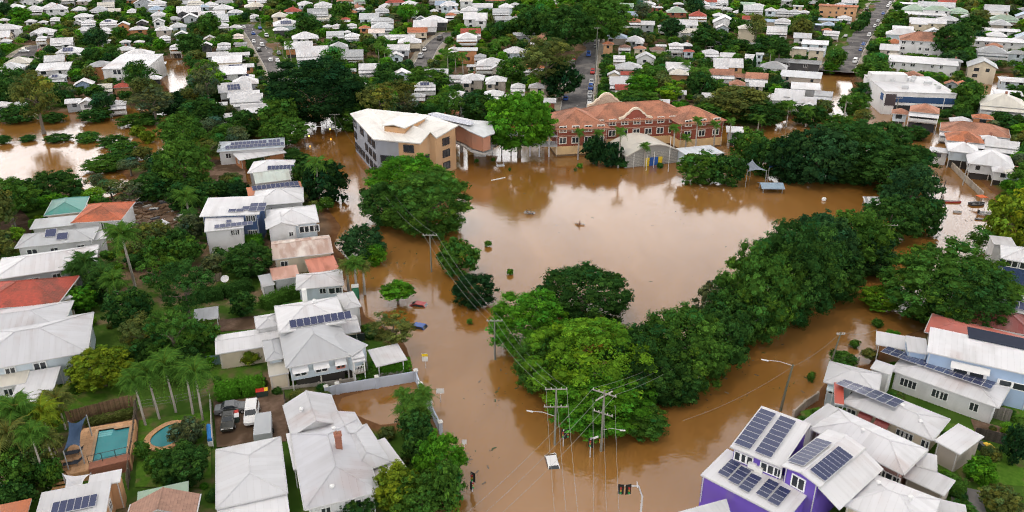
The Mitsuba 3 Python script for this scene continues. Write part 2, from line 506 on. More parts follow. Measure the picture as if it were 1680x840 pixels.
def solve_block(A, B, C, eave, ground=None):
    """Frame, width and depth of a block from the pixels of its near eave A-B and of the eave corner C behind A."""
    pa = on_land(*A, eave) if ground is None else at(*A, ground + eave)
    z = pa[2]
    pb = at(*B, z)
    if C is None or np.isscalar(C):
        depth = 8.0 if C is None else C
    fr = Frame([pa[0], pa[1], 0], pb - pa)
    W = float(np.linalg.norm((pb - pa)[:2]))
    if not (C is None or np.isscalar(C)):
        pc = at(*C, z)
        depth = float((pc - pa)[:2] @ fr.ey)
        depth = max(depth, 2.0)
    return fr, W, depth, z, z - eave


foot = []                                                # every building's outline, for what must keep clear of it


def outline(fr, W, D):
    return Polygon([fr(x, y, 0)[:2] for x, y in ((0, 0), (W, 0), (W, D), (0, D))])


def add_windows(owner, fr, x0, x1, y0, y1, zf, storeys, sh, full, r, wall_col, skip=0.22, big=1.0, trim=TRIM, sides='fblr'):
    L = {'f': (x0, y0, 1, 0, x1 - x0), 'r': (x1, y0, 0, 1, y1 - y0), 'l': (x0, y0, 0, 1, y1 - y0), 'b': (x0, y1, 1, 0, x1 - x0)}
    for s in sides:
        ox, oy, dx, dy, ln = L[s]
        n = max(1, int(ln / (3.3 if full else 4.0)))
        if s == 'b': n = min(n, 2)
        for k in range(storeys):
            for i in range(n):
                if r.random() < skip: continue
                t = (i + 0.5 + r.uniform(-0.12, 0.12)) * ln / n
                w = min(r.choice([1.0, 1.3, 1.8]) * big, ln / n * 0.7)
                h = r.choice([1.1, 1.3]) * big
                sign = -1 if s in 'fl' else 1
                out = 0.03 * sign
                zc = zf + k * sh + 0.95 + h / 2
                c = fr(ox + dx * t + (out if dx == 0 else 0), oy + dy * t + (out if dx == 1 else 0), zc)
                rz = fr.rz + (0 if dx else math.pi / 2)
                key = part(owner, 'window', place(GLASS(), mat(c, rz, (w, 0.10, h))))
                if full:
                    part(key, 'frame', place(frame_ring(trim), mat(c, rz, (w + 0.14, 0.17, h + 0.14))))


def GLASS():
    if 'glass' not in UNIT:
        b = MB().box(WORLD, -0.5, 0.5, -0.5, 0.5, -0.5, 0.5, (0, 0, 0))
        UNIT['glass'] = b.build('mat_glass')
    return UNIT['glass']


def block(owner, fr, W, D, z, g, typ, pitch, rc, wc, storeys=1, over=0.5, stump=0.0, full=True, r=None, wmat='mat_wall', rmat=None, wins='flr', skip=0.22, big=1.0, thick=0.16, posts=False, fascia=None):
    """One roofed block of a building: roof, wall (or posts), windows. z: eave height, g: ground height."""
    r = r or random
    rise = pitch * (min(W, D) / 2 if typ == 'h' else D / 2 if typ == 'x' else W / 2 if typ == 'y' else D)
    faces, gable = roof_faces(fr, W, D, typ, z, rise)
    rmat = rmat or ('mat_tile_roof' if rc in TILED else 'mat_metal_roof')
    jit = 1 + r.uniform(-0.20, 0.04)
    col = np.array(ROOF[rc]) * jit if isinstance(rc, str) else np.array(rc)
    fcol = np.array(fascia if fascia is not None else (0.5, 0.5, 0.5)) if typ != 'f' else col * 0.8
    rb = MB().slab(faces, thick, col, fcol)
    if full and typ in 'hxy':                              # ridge capping
        u = [f for f in faces]
        lines = set()
        for f in u:
            for i in range(len(f)):
                a, b = f[i], f[(i + 1) % len(f)]
                if (a[2] > z + 0.05 or b[2] > z + 0.05) and not (typ in 'xy' and abs(a[2] - b[2]) > 0.1):
                    lines.add(tuple(sorted([tuple(np.round(a, 3)), tuple(np.round(b, 3))])))
        for a, b in lines:
            if np.linalg.norm(np.subtract(a, b)) > 0.3:
                rb.tube([np.array(a) + [0, 0, .02], np.array(b) + [0, 0, .02]], 0.09, col * 0.9, 4)
    rk = part(owner, 'roof', rb.build(rmat))
    if full:
        gb = MB()
        if typ in 'hxsf': gb.box(fr, 0, W, -0.12, -0.01, z - 0.14, z - 0.02, fcol * 0.9)
        if typ in 'hx': gb.box(fr, 0, W, D + 0.01, D + 0.12, z - 0.14, z - 0.02, fcol * 0.9)
        if typ in 'hy':
            gb.box(fr, W + 0.01, W + 0.12, 0, D, z - 0.14, z - 0.02, fcol * 0.9)
            gb.box(fr, -0.12, -0.01, 0, D, z - 0.14, z - 0.02, fcol * 0.9)
        if gb.n: part(rk, 'gutter', gb.build('mat_paint'))
    o = min(over, W * 0.2, D * 0.2)
    x0, x1, y0, y1 = o, W - o, o, D - o
    zt = z - thick + 0.02
    wcol = np.array(WALL[wc] if isinstance(wc, str) else wc) * (1 + r.uniform(-0.08, 0.05))
    if posts:
        n = max(2, int(W / 3.5) + 1)
        for i in range(n):
            for y in (y0, y1):
                c = fr(x0 + (x1 - x0) * i / (n - 1), y, (g - 0.8 + zt) / 2)
                part(owner, 'post', place(unit_box('mat_paint', TRIM), mat(c, fr.rz, (0.12, 0.12, zt - g + 0.8))))
        return rise
    zb = g - 1.2 if stump <= 0 else g + stump
    wb = MB().box(fr, x0, x1, y0, y1, zb, zt, wcol, bottom=True)
    if full and zt - zb > 1.5:
        for x in (x0 + .15, x1 - .15):
            part(owner, 'downpipe', place(unit_box('mat_paint', (.5, .5, .5)), mat(fr(x, y0 - .06, (g + zt) / 2), fr.rz, (.09, .09, zt - g - .2))))
    for t, h in gable:
        P = lambda x, y, q: fr(x, y, zt + q)
        if t == 'x':
            q = h * (1 - o / (D / 2))
            for x, s in ((x0, 1), (x1, -1)):
                tri = [P(x, y1, 0), P(x, y0, 0), P(x, D / 2, q)]
                wb.poly(tri[::s], wcol)
        if t == 'y':
            q = h * (1 - o / (W / 2))
            for y, s in ((y0, 1), (y1, -1)):
                tri = [P(x0, y, 0), P(x1, y, 0), P(W / 2, y, q)]
                wb.poly(tri[::s], wcol)
        if t in 'sS':
            qa, qb = (h * y0 / D, h * y1 / D) if t == 's' else (h * (1 - y0 / D), h * (1 - y1 / D))
            wb.poly([P(x0, y1, 0), P(x0, y0, 0), P(x0, y0, qa), P(x0, y1, qb)], wcol)
            wb.poly([P(x1, y0, 0), P(x1, y1, 0), P(x1, y1, qb), P(x1, y0, qa)], wcol)
            wb.poly([P(x0, y0, 0), P(x1, y0, 0), P(x1, y0, qa), P(x0, y0, qa)], wcol)
            wb.poly([P(x1, y1, 0), P(x0, y1, 0), P(x0, y1, qb), P(x1, y1, qb)], wcol)
    part(owner, 'wall', wb.build(wmat))
    if stump > 0:
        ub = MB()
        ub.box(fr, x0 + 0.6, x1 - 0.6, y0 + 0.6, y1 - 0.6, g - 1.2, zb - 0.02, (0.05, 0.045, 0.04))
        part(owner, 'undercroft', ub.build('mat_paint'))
        n = max(2, int(W / 3) + 1)
        for i in range(n if full else 3):
            n2 = n if full else 3
            c = fr(x0 + 0.1 + (x1 - x0 - 0.2) * i / (n2 - 1), y0 + 0.1, (g - 1 + zb) / 2)
            part(owner, 'stump', place(unit_box('mat_paint', (0.5, 0.47, 0.42)), mat(c, fr.rz, (0.2, 0.2, zb - g + 1))))
    if wins:
        zf = zb if stump > 0 else g + max(0.3, zt - g - storeys * 2.9)
        sh = (zt - zf) / storeys
        if sh > 2.0 and min(x1 - x0, y1 - y0) > 2.2:
            add_windows(owner, fr, x0, x1, y0, y1, zf, storeys, sh, full, r, wcol, skip, big, sides=wins)
    foot.append(outline(fr, W, D))
    return rise


def verandah(owner, fr, W, z, g, floor, depth=2.4, rc='w', x0=0.0, x1=None, full=True, drop=0.7, rail=True):
    """A lean-to roof in front of the near eave, on posts, with a railing."""
    x1 = W if x1 is None else x1
    zt, zl = z - 0.25, z - 0.25 - drop
    P = fr
    part(owner, 'verandah_roof', MB().slab([[P(x0, -depth, zl), P(x1, -depth, zl), P(x1, 0.5, zt), P(x0, 0.5, zt)]], 0.1, ROOF[rc], (0.55, 0.55, 0.55)).build('mat_metal_roof'))
    n = max(2, int((x1 - x0) / 2.6) + 1)
    for i in range(n if full else 2):
        m = n if full else 2
        c = P(x0 + 0.2 + (x1 - x0 - 0.4) * i / (m - 1), -depth + 0.2, (g - 0.8 + zl) / 2)
        part(owner, 'post', place(unit_box('mat_paint', TRIM), mat(c, fr.rz, (0.14, 0.14, zl - g + 0.7))))
    if rail:
        b = MB().box(P, x0 + 0.1, x1 - 0.1, -depth + 0.1, 0.4, floor - 0.2, floor, (0.3, 0.27, 0.24))
        part(owner, 'verandah_floor', b.build('mat_paint'))
        b = MB().box(P, x0 + 0.1, x1 - 0.1, -depth + 0.16, -depth + 0.22, floor + 0.95, floor + 1.03, TRIM)
        if full:
            q = x0 + 0.2
            while q < x1 - 0.2:
                b.box(P, q, q + 0.05, -depth + 0.17, -depth + 0.21, floor + 0.02, floor + 0.95, TRIM, False); q += 0.22
        else:
            b.box(P, x0 + 0.1, x1 - 0.1, -depth + 0.17, -depth + 0.21, floor + 0.1, floor + 0.95, (0.5, 0.5, 0.5))
        part(owner, 'railing', b.build('mat_paint'))


def zone_angle(p):
    """The lie of the streets, which turns from left to right."""
    return float(np.interp(p[0] / max(p[1], 60), [-0.55, -0.3, 0.0, 0.22, 0.45, 0.7], np.radians([20, 17, -3, -8, -26, -26])))


def far_house(cx, cy, wpx, code, extra=''):
    """A house known by the pixel of its roof's middle and its width there."""
    rc, typ = code[0], code[1]
    storeys = int(code[2]) if len(code) > 2 else 1
    r = random.Random(int(cx * 131 + cy * 7))
    stump = 0.0 if storeys > 1 or typ == 'f' else r.choice([0, 1.0, 1.5])
    eave = 2.55 * storeys + (0.2 if stump == 0 else stump)
    p = on_land(cx, cy, eave + 1.0)
    s = pxm(p)
    rot = zone_angle(p) + r.uniform(-0.05, 0.05)
    wall = r.choice(['w', 'w', 'w', 'c', 'l', 'l', 'g', 's', 'g', 'o', 'd']) if 'B' not in extra else 'r'  # grey, tan and dark picks put verandah shadow into the wall colour
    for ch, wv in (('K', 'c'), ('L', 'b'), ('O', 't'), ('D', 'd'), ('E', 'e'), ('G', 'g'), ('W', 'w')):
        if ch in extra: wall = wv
    cosr = abs(math.cos(rot)) + 0.35 * abs(math.sin(rot))
    W = max(5.0, wpx / s / cosr)
    D = W * r.uniform(0.8, 1.15) if W < 14 else max(10.0, W * r.uniform(0.5, 0.65))
    if 'd' in extra: D = W * 1.6
    c = np.array(p[:2])
    for _ in range(9):
        fr = Frame([0, 0, 0], (math.cos(rot), math.sin(rot)))
        o = c - fr.ex * W / 2 - fr.ey * D / 2
        fr = Frame([o[0], o[1], 0], fr.ex)
        pg = outline(fr, W, D)
        hit = [f for f in foot if f.intersects(pg) and f.intersection(pg).area > 0.10 * pg.area]
        if not hit: break
        if D > 5.5: D *= 0.86
        else: W *= 0.88; D *= 0.95
        h = hit[0].centroid
        c = c + (c - np.array([h.x, h.y])) * 0.05
    else:
        if len(hit) > 2: return None
    if W < 3.2: return None
    g = float(hill(c[0], c[1]))
    z = g + eave
    w3 = np.array([c[0], c[1], z])
    kind = 'apartment_building' if storeys > 2 or W > 26 else 'cottage' if W < 9.5 and storeys == 1 else 'house'
    look = f"{'big ' if W > 19 else 'small ' if W < 9 and kind == 'house' else ''}{'two-storey ' if storeys == 2 else ''}{ROOF_WORD[rc]} {TYPE_WORD[typ]}-roofed {'building' if kind[0] == 'a' else kind}"
    look = look.replace('gable-fronted-roofed', 'gable-fronted').replace('gabled-roofed', 'gable-roofed').replace('hipped-roofed', 'hip-roofed')
    key = thing(kind, cat='building' if kind[0] == 'a' else kind, group='houses of the suburb on the hillside and round the flood', pos=w3, look=look)
    full = wpx > 75
    pitch = {'h': r.uniform(0.38, 0.52), 'x': 0.42, 'y': 0.5, 's': 0.08, 'f': 0}[typ]
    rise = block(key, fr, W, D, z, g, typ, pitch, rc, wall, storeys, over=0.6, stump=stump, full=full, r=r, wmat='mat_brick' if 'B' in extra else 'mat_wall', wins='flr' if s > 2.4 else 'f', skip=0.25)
    if ('V' in extra or r.random() < (0.6 if storeys == 2 else 0.4)) and typ in 'hx':
        verandah(key, fr, W, z, g, z - 2.7, 1.9, rc if rc not in TILED else 'w', full=False)
    if typ in 'hyx' and r.random() < 0.35 and W > 8 and s > 1.8 and rc == 'w':   # a lower wing
        w2, d2 = W * 0.45, min(4.5, D * 0.5)
        f2 = Frame(fr(W * r.choice([0.05, 0.5]), -d2 + 0.4, 0), fr.ex)
        if not any(f.intersects(outline(f2, w2, d2 - 0.6)) and f.intersection(outline(f2, w2, d2 - 0.6)).area > 1 for f in foot[:-1]):
            block(key, f2, w2, d2, z - 0.3, g, r.choice('yh'), 0.5, rc, wall, storeys, over=0.4, stump=stump, full=False, r=r, wins='f')
    if 'S' in extra and typ in 'hxsf':
        sl = near_slope(fr, W, D, typ, z, rise)
        nu = max(2, int(W * 0.45 / 1.1)); nv = 2 if sl[4] > 4.4 else 1
        panels(key, sl, W * 0.28, max(0.4, (sl[4] - nv * 1.73) * 0.4), nu, nv)
    if r.random() < 0.2 and s > 1.8 and typ == 'h':
        cm = fr(W * 0.55, D * 0.55, z + rise * 0.9)
        part(key, 'chimney', place(unit_box('mat_brick', (0.3, 0.13, 0.09)), mat(cm, fr.rz, (0.7, 0.7, 1.6))))
    return key


def vents(owner, spots, kind='roof_vent'):
    for x, y, z in spots:
        b = MB().tube([(0, 0, -0.2), (0, 0, 0.25)], 0.16, (0.6, 0.6, 0.6), 8).tube([(0, 0, 0.25), (0, 0, 0.38), (0, 0, 0.5), (0, 0, 0.58)], [0.24, 0.3, 0.24, 0.08], (0.62, 0.62, 0.62), 8)
        if 'vent' not in UNIT: UNIT['vent'] = b.build('mat_paint')
        part(owner, kind, place(UNIT['vent'], mat((x, y, z))))


# ---------------------------------------------------------------- trees
def ico(n):
    m = trimesh.creation.icosphere(subdivisions=n)
    return np.array(m.vertices), np.array(m.faces)


def make_crown(seed, n_leaf, kind):
    """Unit crown (radius 1, half height 1): clumps of leaf-sized faces over twig masses. Returns vertices, faces, relative colour."""
    g = np.random.default_rng(seed)
    K = {150: 8, 400: 12, 1100: 20, 3000: 34, 9000: 56, 26000: 110, 52000: 170}[n_leaf]
    if kind == 'airy': K = int(K * 0.55)
    i = np.arange(K) + 0.5
    ph, cz = i * 2.399963 + g.uniform(0, 6), 1 - 2 * i / K
    d = np.stack([np.cos(ph) * np.sqrt(1 - cz ** 2), np.sin(ph) * np.sqrt(1 - cz ** 2), cz], 1)
    d += g.normal(0, 0.12, d.shape)
    d /= np.linalg.norm(d, axis=1, keepdims=True)
    rr = 1.75 / math.sqrt(K) * g.uniform(0.7, 1.35, K)
    low = meshkit.noise(d * 1.6 + seed * 3.1, seed)                     # uneven outline
    rad = (1.02 - rr * 0.7) * (0.78 + 0.36 * low) * g.uniform(0.86, 1.08, K)
    c = d * rad[:, None]
    if kind == 'umbrella':
        c[:, 2] = np.where(c[:, 2] < 0, c[:, 2] * 0.35, c[:, 2] * 0.9)
    elif kind == 'column':
        c[:, :2] *= (1.0 - 0.62 * (c[:, 2:] * 0.5 + 0.5))
        rr = rr * (1.0 - 0.4 * (c[:, 2] * 0.5 + 0.5))
    elif kind == 'airy':
        c *= g.uniform(0.7, 1.1, K)[:, None]
        rr *= 0.95
    else:
        c[:, 2] = np.where(c[:, 2] < -0.75, -0.75 + (c[:, 2] + 0.75) * 0.5, c[:, 2])
    flat = {'umbrella': 0.42, 'airy': 0.62, 'layer': 0.5}.get(kind, 0.8)
    w = rr ** 2
    own = g.choice(K, n_leaf, p=w / w.sum())
    q = g.normal(size=(n_leaf, 3))
    q /= np.linalg.norm(q, axis=1, keepdims=True)
    out = d[own] * 0.55 + np.array([0, 0, 0.45])
    q = q + out * g.uniform(0.2, 1.0, (n_leaf, 1))
    q /= np.linalg.norm(q, axis=1, keepdims=True)
    if n_leaf >= 3000:                                                   # twig ends: leaves gather on small bunches
        S = 18 if n_leaf >= 20000 else 10
        tw = g.normal(size=(K, S, 3)); tw /= np.linalg.norm(tw, axis=2, keepdims=True)
        best = np.argmax(np.einsum('nsk,nk->ns', tw[own], q), 1)
        q2 = tw[own, best]
        bunch = own * S + best
        q = q2 * 0.46 + q * 0.54
        q /= np.linalg.norm(q, axis=1, keepdims=True)
        bump = g.uniform(0.84, 1.20, K * S)[bunch]
        tone2 = g.uniform(0.78, 1.25, K * S)[bunch]
    else:
        bump, tone2 = g.uniform(0.85, 1.15, n_leaf), g.uniform(0.85, 1.15, n_leaf)
    shell = np.sqrt(g.uniform(0.36, 1.1, n_leaf)) * bump
    pos = c[own] + q * (rr[own] * shell)[:, None] * np.array([1, 1, flat])
    nrm = q * np.array([1, 1, 1 / flat]) + g.normal(0, 0.24, (n_leaf, 3)) + np.array([0, 0, 0.12])
    nrm /= np.linalg.norm(nrm, axis=1, keepdims=True)
    # leave out leaves buried deep in other clumps
    keep = np.ones(n_leaf, bool)
    if n_leaf >= 3000:
        for k in range(K):
            e = np.linalg.norm((pos - c[k]) / np.array([1, 1, flat]), axis=1)
            keep &= ~((e < rr[k] * 0.62) & (own != k))
    s = math.sqrt(12.0 / n_leaf) * ((1.04 if n_leaf < 5000 else 0.98 if n_leaf < 20000 else 0.95) if kind != 'airy' else 0.80)
    a = np.cross(nrm, g.normal(size=(n_leaf, 3)))
    a /= np.linalg.norm(a, axis=1, keepdims=True) + 1e-9
    b = np.cross(nrm, a)
    sz = s * g.uniform(0.7, 1.35, n_leaf)[:, None]
    if kind != 'airy':                                                  # leaves of the inner shell, seen through the gaps
        m_in = int(n_leaf * 0.14)
        e = g.normal(size=(m_in, 3)); e[:, 2] = e[:, 2] * 0.8 + 0.25
        e /= np.linalg.norm(e, axis=1, keepdims=True)
        rin = g.uniform(0.60, 0.74, m_in)[:, None] * (0.78 + 0.36 * meshkit.noise(e * 1.6 + seed * 3.1, seed))[:, None]
        pi = e * rin
        if kind == 'umbrella': pi[:, 2] = np.where(pi[:, 2] < 0, pi[:, 2] * 0.35, pi[:, 2] * 0.9)
        if kind == 'column': pi[:, :2] *= (1.0 - 0.62 * (pi[:, 2:] * 0.5 + 0.5)) * 1.15
        pos[:m_in] = pi
        nrm[:m_in] = e + g.normal(0, 0.5, (m_in, 3)); nrm /= np.linalg.norm(nrm, axis=1, keepdims=True)
        a = np.cross(nrm, g.normal(size=(n_leaf, 3))); a /= np.linalg.norm(a, axis=1, keepdims=True) + 1e-9
        b = np.cross(nrm, a)
        sz[:m_in] *= 1.5
        keep[:m_in] = True
    a, b = a * sz, b * sz * 0.62
    droop = nrm * sz * 0.25
    V = np.stack([pos - a, pos - b + droop * 0.5, pos + a - droop, pos + b + droop * 0.5], 1)[keep]
    tone = (g.uniform(0.62, 1.45, K)[own] * tone2 * g.uniform(0.8, 1.22, n_leaf))[keep]
    warm = (g.normal(0, 0.10, K)[own] + g.normal(0, 0.06, n_leaf))[keep]
    C = np.stack([tone * (1 + warm * 1.6), tone * (1 + warm * 0.4), tone * (1 - warm)], 1)
    m = len(V)
    V, C = V.reshape(-1, 3), np.repeat(np.clip(C, 0.3, 2.2), 4, 0)
    F = np.arange(m * 4).reshape(m, 4)
    F = np.vstack([F[:, [0, 1, 2]], F[:, [0, 2, 3]]])
    # the twig mass inside every clump, so that clumps are not see-through
    iv, if_ = ico(1 if n_leaf > 5000 else 0)
    cv = (c[:, None] + iv[None] * (rr * (0.56 if kind != 'airy' else 0.4))[:, None, None] * np.array([1, 1, flat]) * g.uniform(0.7, 1.25, (K, len(iv), 1))).reshape(-1, 3)
    cf = (if_[None] + (np.arange(K) * len(iv))[:, None, None]).reshape(-1, 3)
    F = np.vstack([F, cf + len(V)]); V = np.vstack([V, cv]); C = np.vstack([C, np.full((len(cv), 3), 0.8)])
    return V, F, C


TINT = {'deep': (0.040, 0.104, 0.022), 'mid': (0.066, 0.155, 0.024), 'bright': (0.078, 0.225, 0.018), 'olive': (0.120, 0.148, 0.038), 'yellow': (0.160, 0.230, 0.020), 'blue': (0.034, 0.090, 0.030), 'grey': (0.100, 0.135, 0.062),
        'dark': (0.019, 0.056, 0.018), 'lime': (0.130, 0.275, 0.022)}
TINT_WORD = {'deep': 'deep green', 'mid': 'mid green', 'bright': 'bright green', 'olive': 'olive green', 'yellow': 'yellow-green', 'blue': 'blue-green', 'grey': 'grey-green', 'dark': 'very dark green', 'lime': 'lime green'}
KIND_WORD = {'round': 'rounded', 'umbrella': 'flat-topped', 'airy': 'loose-crowned', 'column': 'slender', 'layer': 'layered', 'bush': 'low'}
CROWNS = {}
LODS = [(13, 150), (26, 400), (46, 1100), (75, 3000), (120, 9000), (190, 26000), (1e9, 52000)]


def crown_shape(kind, lod, var, tint):
    k = (kind, lod, var, tint)
    if k not in CROWNS:
        base = (kind, lod, var)
        if base not in CROWNS: CROWNS[base] = make_crown(sum(map(ord, kind)) + lod + 17 * var, lod, 'round' if kind == 'bush' else kind)
        V, F, C = CROWNS[base]
        CROWNS[k] = mikit.ply((V, F), 'mat_leaf', False, uv=paint(C * np.array(TINT[tint])))
    return CROWNS[k]


tree_spots = []                                       # (x, y, radius)


def trunk_mesh(base, h, crown_c, r, c, g, kind):
    rad = max(0.12, min(0.55, r * 0.07))
    b = MB()
    top = np.array(crown_c) + [0, 0, -0.1 * c]
    mid = base * 0.5 + top * 0.5 + np.array([g.uniform(-.3, .3), g.uniform(-.3, .3), 0]) * rad * 2
    b.tube([base - [0, 0, 0.8], base + [0, 0, 0.4], mid, top], [rad * 1.5, rad * 1.1, rad * 0.85, rad * 0.4], (1, 1, 1), 7)
    for q in range(4):
        a = g.uniform(0, 6.28)
        e = top + np.array([math.cos(a) * r * 0.55, math.sin(a) * r * 0.55, c * g.uniform(-0.1, 0.35)])
        s = mid * (0.75 - 0.15 * q) + top * (0.25 + 0.15 * q)
        b.tube([s, (s + e) / 2 + [0, 0, 0.08 * c], e], [rad * 0.55, rad * 0.4, rad * 0.15], (1, 1, 1), 5)
    return b.build('mat_bark', True)


def tree_3d(name, cat, kind, tint, p, r, c, base_z, wpx, label=None, look=None, group='trees of the suburb', trunk=True, stuff=None):
    """p: crown centre, r: its radius, c: half its height."""
    lod = next(n for w, n in LODS if wpx < w)
    g = np.random.default_rng(int(abs(p[0]) * 97 + abs(p[1]) * 31) % 99991)
    var = int(g.integers(0, 3 if lod < 20000 else 2))
    m = mat(p, g.uniform(0, 6.28), (r * g.uniform(.94, 1.06), r * g.uniform(.94, 1.06), c))
    crown = crown_shape(kind, lod, var, tint)
    tree_spots.append((p[0], p[1], r))
    if stuff:
        V, F, C = CROWNS[(kind, lod, var)]
        mass.append((V @ m[:3, :3].T + m[:3, 3], F, paint(C * np.array(TINT[tint]))))
        return
    look = look or f"{TINT_WORD[tint]} {KIND_WORD[kind]} {'tree' if cat == 'tree' else cat}"
    key = thing(name, label, cat, group, p, look)
    part(key, 'crown', place(crown, m))
    if trunk:
        part(key, 'trunk', trunk_mesh(np.array([p[0], p[1], base_z]), 0, p, r, c, g, kind))
    return key


mass = []


def wet_at(q):
    return water_area.contains(Point(q[0], q[1]))


def tree(kind, tint, cx, yt, yb, w, label=None, name='tree', cat='tree', lift=None, low=None):
    """A tree from the box of its crown in the photograph. lift: metres of bare trunk below the crown. low: ground height."""
    z0 = low
    b = 0.0
    for _ in range(8):
        if low is None:
            q = on_land(cx, (yt + yb) / 2, 2.0)
            z0 = float(hill(q[0], q[1])) if not water_area.contains(Point(q[0], q[1])) else 0.0
        q = at(cx, (yt + yb) / 2, z0 + b + 3)
        s = pxm(q)
        r = w / 2 / s
        th = math.atan2(CAM_H - q[2], math.hypot(q[0], q[1]))
        E = (yb - yt) / 2 / s
        c = math.sqrt(max(E * E - (r * math.sin(th)) ** 2, 0)) / math.cos(th)
        c = min(max(c, (0.42 if kind != 'bush' else 0.26) * r, 0.5), 1.9 * r if kind != 'column' else 6 * r)
        b = ({'airy': 0.45, 'umbrella': 0.25}.get(kind, -0.12 if low is None and wet_at(q) else 0.0) * c) if lift is None else lift
        q = at(cx, (yt + yb) / 2, z0 + b + c)
    if kind == 'bush': name, cat = ('shrub', 'shrub') if name == 'tree' else (name, cat)
    return tree_3d(name, cat, kind, tint, q, r, c, z0, w, label, trunk=kind != 'bush')


# palms
def frond_mesh(seed, droop, leaflets, col):
    g = np.random.default_rng(seed)
    b = MB()
    t = np.linspace(0, 1, 9)
    x = t * (1 - 0.10 * droop * t)
    z = 0.42 * t - (0.42 + droop) * t ** 2.2
    path = np.stack([x, 0 * t, z], 1)
    V, F, C = [], [], []
    L = leaflets
    for i in range(L):
        u = 0.12 + 0.88 * (i + 0.5) / L
        p = np.array([np.interp(u, t, path[:, k]) for k in range(3)])
        d = np.array([np.interp(min(u + 0.05, 1), t, path[:, k]) - np.interp(u - 0.05, t, path[:, k]) for k in range(3)])
        d /= np.linalg.norm(d)
        ln = 0.34 * math.sin(min(1, u * 1.15 + 0.12) * math.pi) ** 0.6 + 0.05
        for s in (-1, 1):
            tip = p + d * ln * 0.5 + np.array([0, s * ln, -ln * g.uniform(0.35, 0.7)])
            w = d * (0.5 / L + 0.012)
            n = len(V)
            V += [p - w, p + w, tip]
            F.append([n, n + 1, n + 2] if s < 0 else [n + 1, n, n + 2])
            C += [np.array(col) * g.uniform(0.7, 1.3)] * 3
    b.raw(V, F, np.array(C))
    b.tube(path, np.linspace(0.022, 0.006, 9), np.array(col) * [1.6, 1.2, 1.0], 4)
    return b.build('mat_leaf')


FRONDS = {}


def palm(cx, yb, yt, w=None, label=None, tint='mid', n=15, low=None, fine=True, lean=0.0, look=None, name='palm_tree', droop=0.45, thick=0.17, bark=(0.36, 0.33, 0.29)):
    """A palm that stands at pixel (cx, yb); the tip of its crown is at row yt, w: crown width."""
    p0 = on_land(cx, yb) if low is None else at(cx, yb, low)
    h = tall(cx, yb, yt, p0[2])
    s = pxm(p0 + [0, 0, h])
    R = (w / 2 / s) if w else 2.6
    R = R / 0.86
    return palm_3d(p0, max(h - 0.35 * R, 0.5), R, label, tint, n, fine, lean, look, name, droop, thick, bark)


def palm_3d(p0, h, R, label=None, tint='mid', n=15, fine=True, lean=0.0, look=None, name='palm_tree', droop=0.45, thick=0.17, bark=(0.36, 0.33, 0.29), stuff=None):
    g = np.random.default_rng(int(abs(p0[0]) * 57 + abs(p0[1]) * 13))
    top = p0 + np.array([lean * h + g.uniform(-.03, .03) * h, g.uniform(-.04, .04) * h, h])
    key = thing(name, label, 'palm', 'palm trees', p0 + [0, 0, h / 2], look or f"{'tall ' if h > 9 else ''}palm with {TINT_WORD[tint]} fronds")
    b = MB()
    u = np.linspace(0, 1, 7)
    path = p0[None] + (top - p0)[None] * u[:, None] + np.array([lean * h * 0.3, 0, 0])[None] * (u * (1 - u))[:, None] - np.array([0, 0, 0.6]) * (u == 0)[:, None]
    b.tube(path, thick * (1.35 - 0.55 * u), bark, 8)
    part(key, 'trunk', b.build('mat_concrete', True))
    tree_spots.append((p0[0], p0[1], R * 0.8))
    L = 13 if fine else 7
    for j in range(n):
        v = (j % 3, L, tint, droop)
        if v not in FRONDS: FRONDS[v] = frond_mesh(j % 3 + 5, droop * (0.55 + 0.45 * (j % 3)), L, TINT[tint])
        el = [0.75, 0.35, 0.0][j % 3] + g.uniform(-0.12, 0.12)
        az = j * 2.4 + g.uniform(-0.2, 0.2)
        ca, sa, ce, se = math.cos(az), math.sin(az), math.cos(el), math.sin(el)
        Rm = np.array([[ca, -sa, 0], [sa, ca, 0], [0, 0, 1]]) @ np.array([[ce, 0, -se], [0, 1, 0], [se, 0, ce]])
        m = np.eye(4); m[:3, :3] = Rm * R * g.uniform(0.85, 1.1); m[:3, 3] = top
        part(key, 'frond', place(FRONDS[v], m))
    return key
# ---------------------------------------------------------------- the buildings near the camera
R1 = random.Random(5)
LOW = 0.86                                              # the flat-lying houses sit low on their plots


def hb(owner, A, B, C, eave, typ, pitch, rc, wc, ground=None, **kw):
    if ground is None: eave = eave * LOW
    fr, W, D, z, g = solve_block(A, B, C, eave, ground)
    kw.setdefault('r', R1)
    rise = block(owner, fr, W, D, z, g, typ, pitch, rc, wc, **kw)
    return dict(fr=fr, W=W, D=D, z=z, g=g, rise=rise, typ=typ, o=min(kw.get('over', .5), W * .2, D * .2))


def slope_of(b, side='near'):
    a = (b['fr'], b['W'], b['D'], b['typ'], b['z'], b['rise'])
    if side == 'near': return near_slope(*a)
    if side == 'back':
        fr, W, D = b['fr'], b['W'], b['D']
        f2 = Frame(fr(W, D, 0), -fr.ex)
        return near_slope(f2, W, D, b['typ'], b['z'], b['rise'])
    return side_slope(*a, right=side == 'right')


def house(label, name='house', cat='house'):
    return thing(name, label, cat, 'houses of the suburb on the hillside and round the flood')


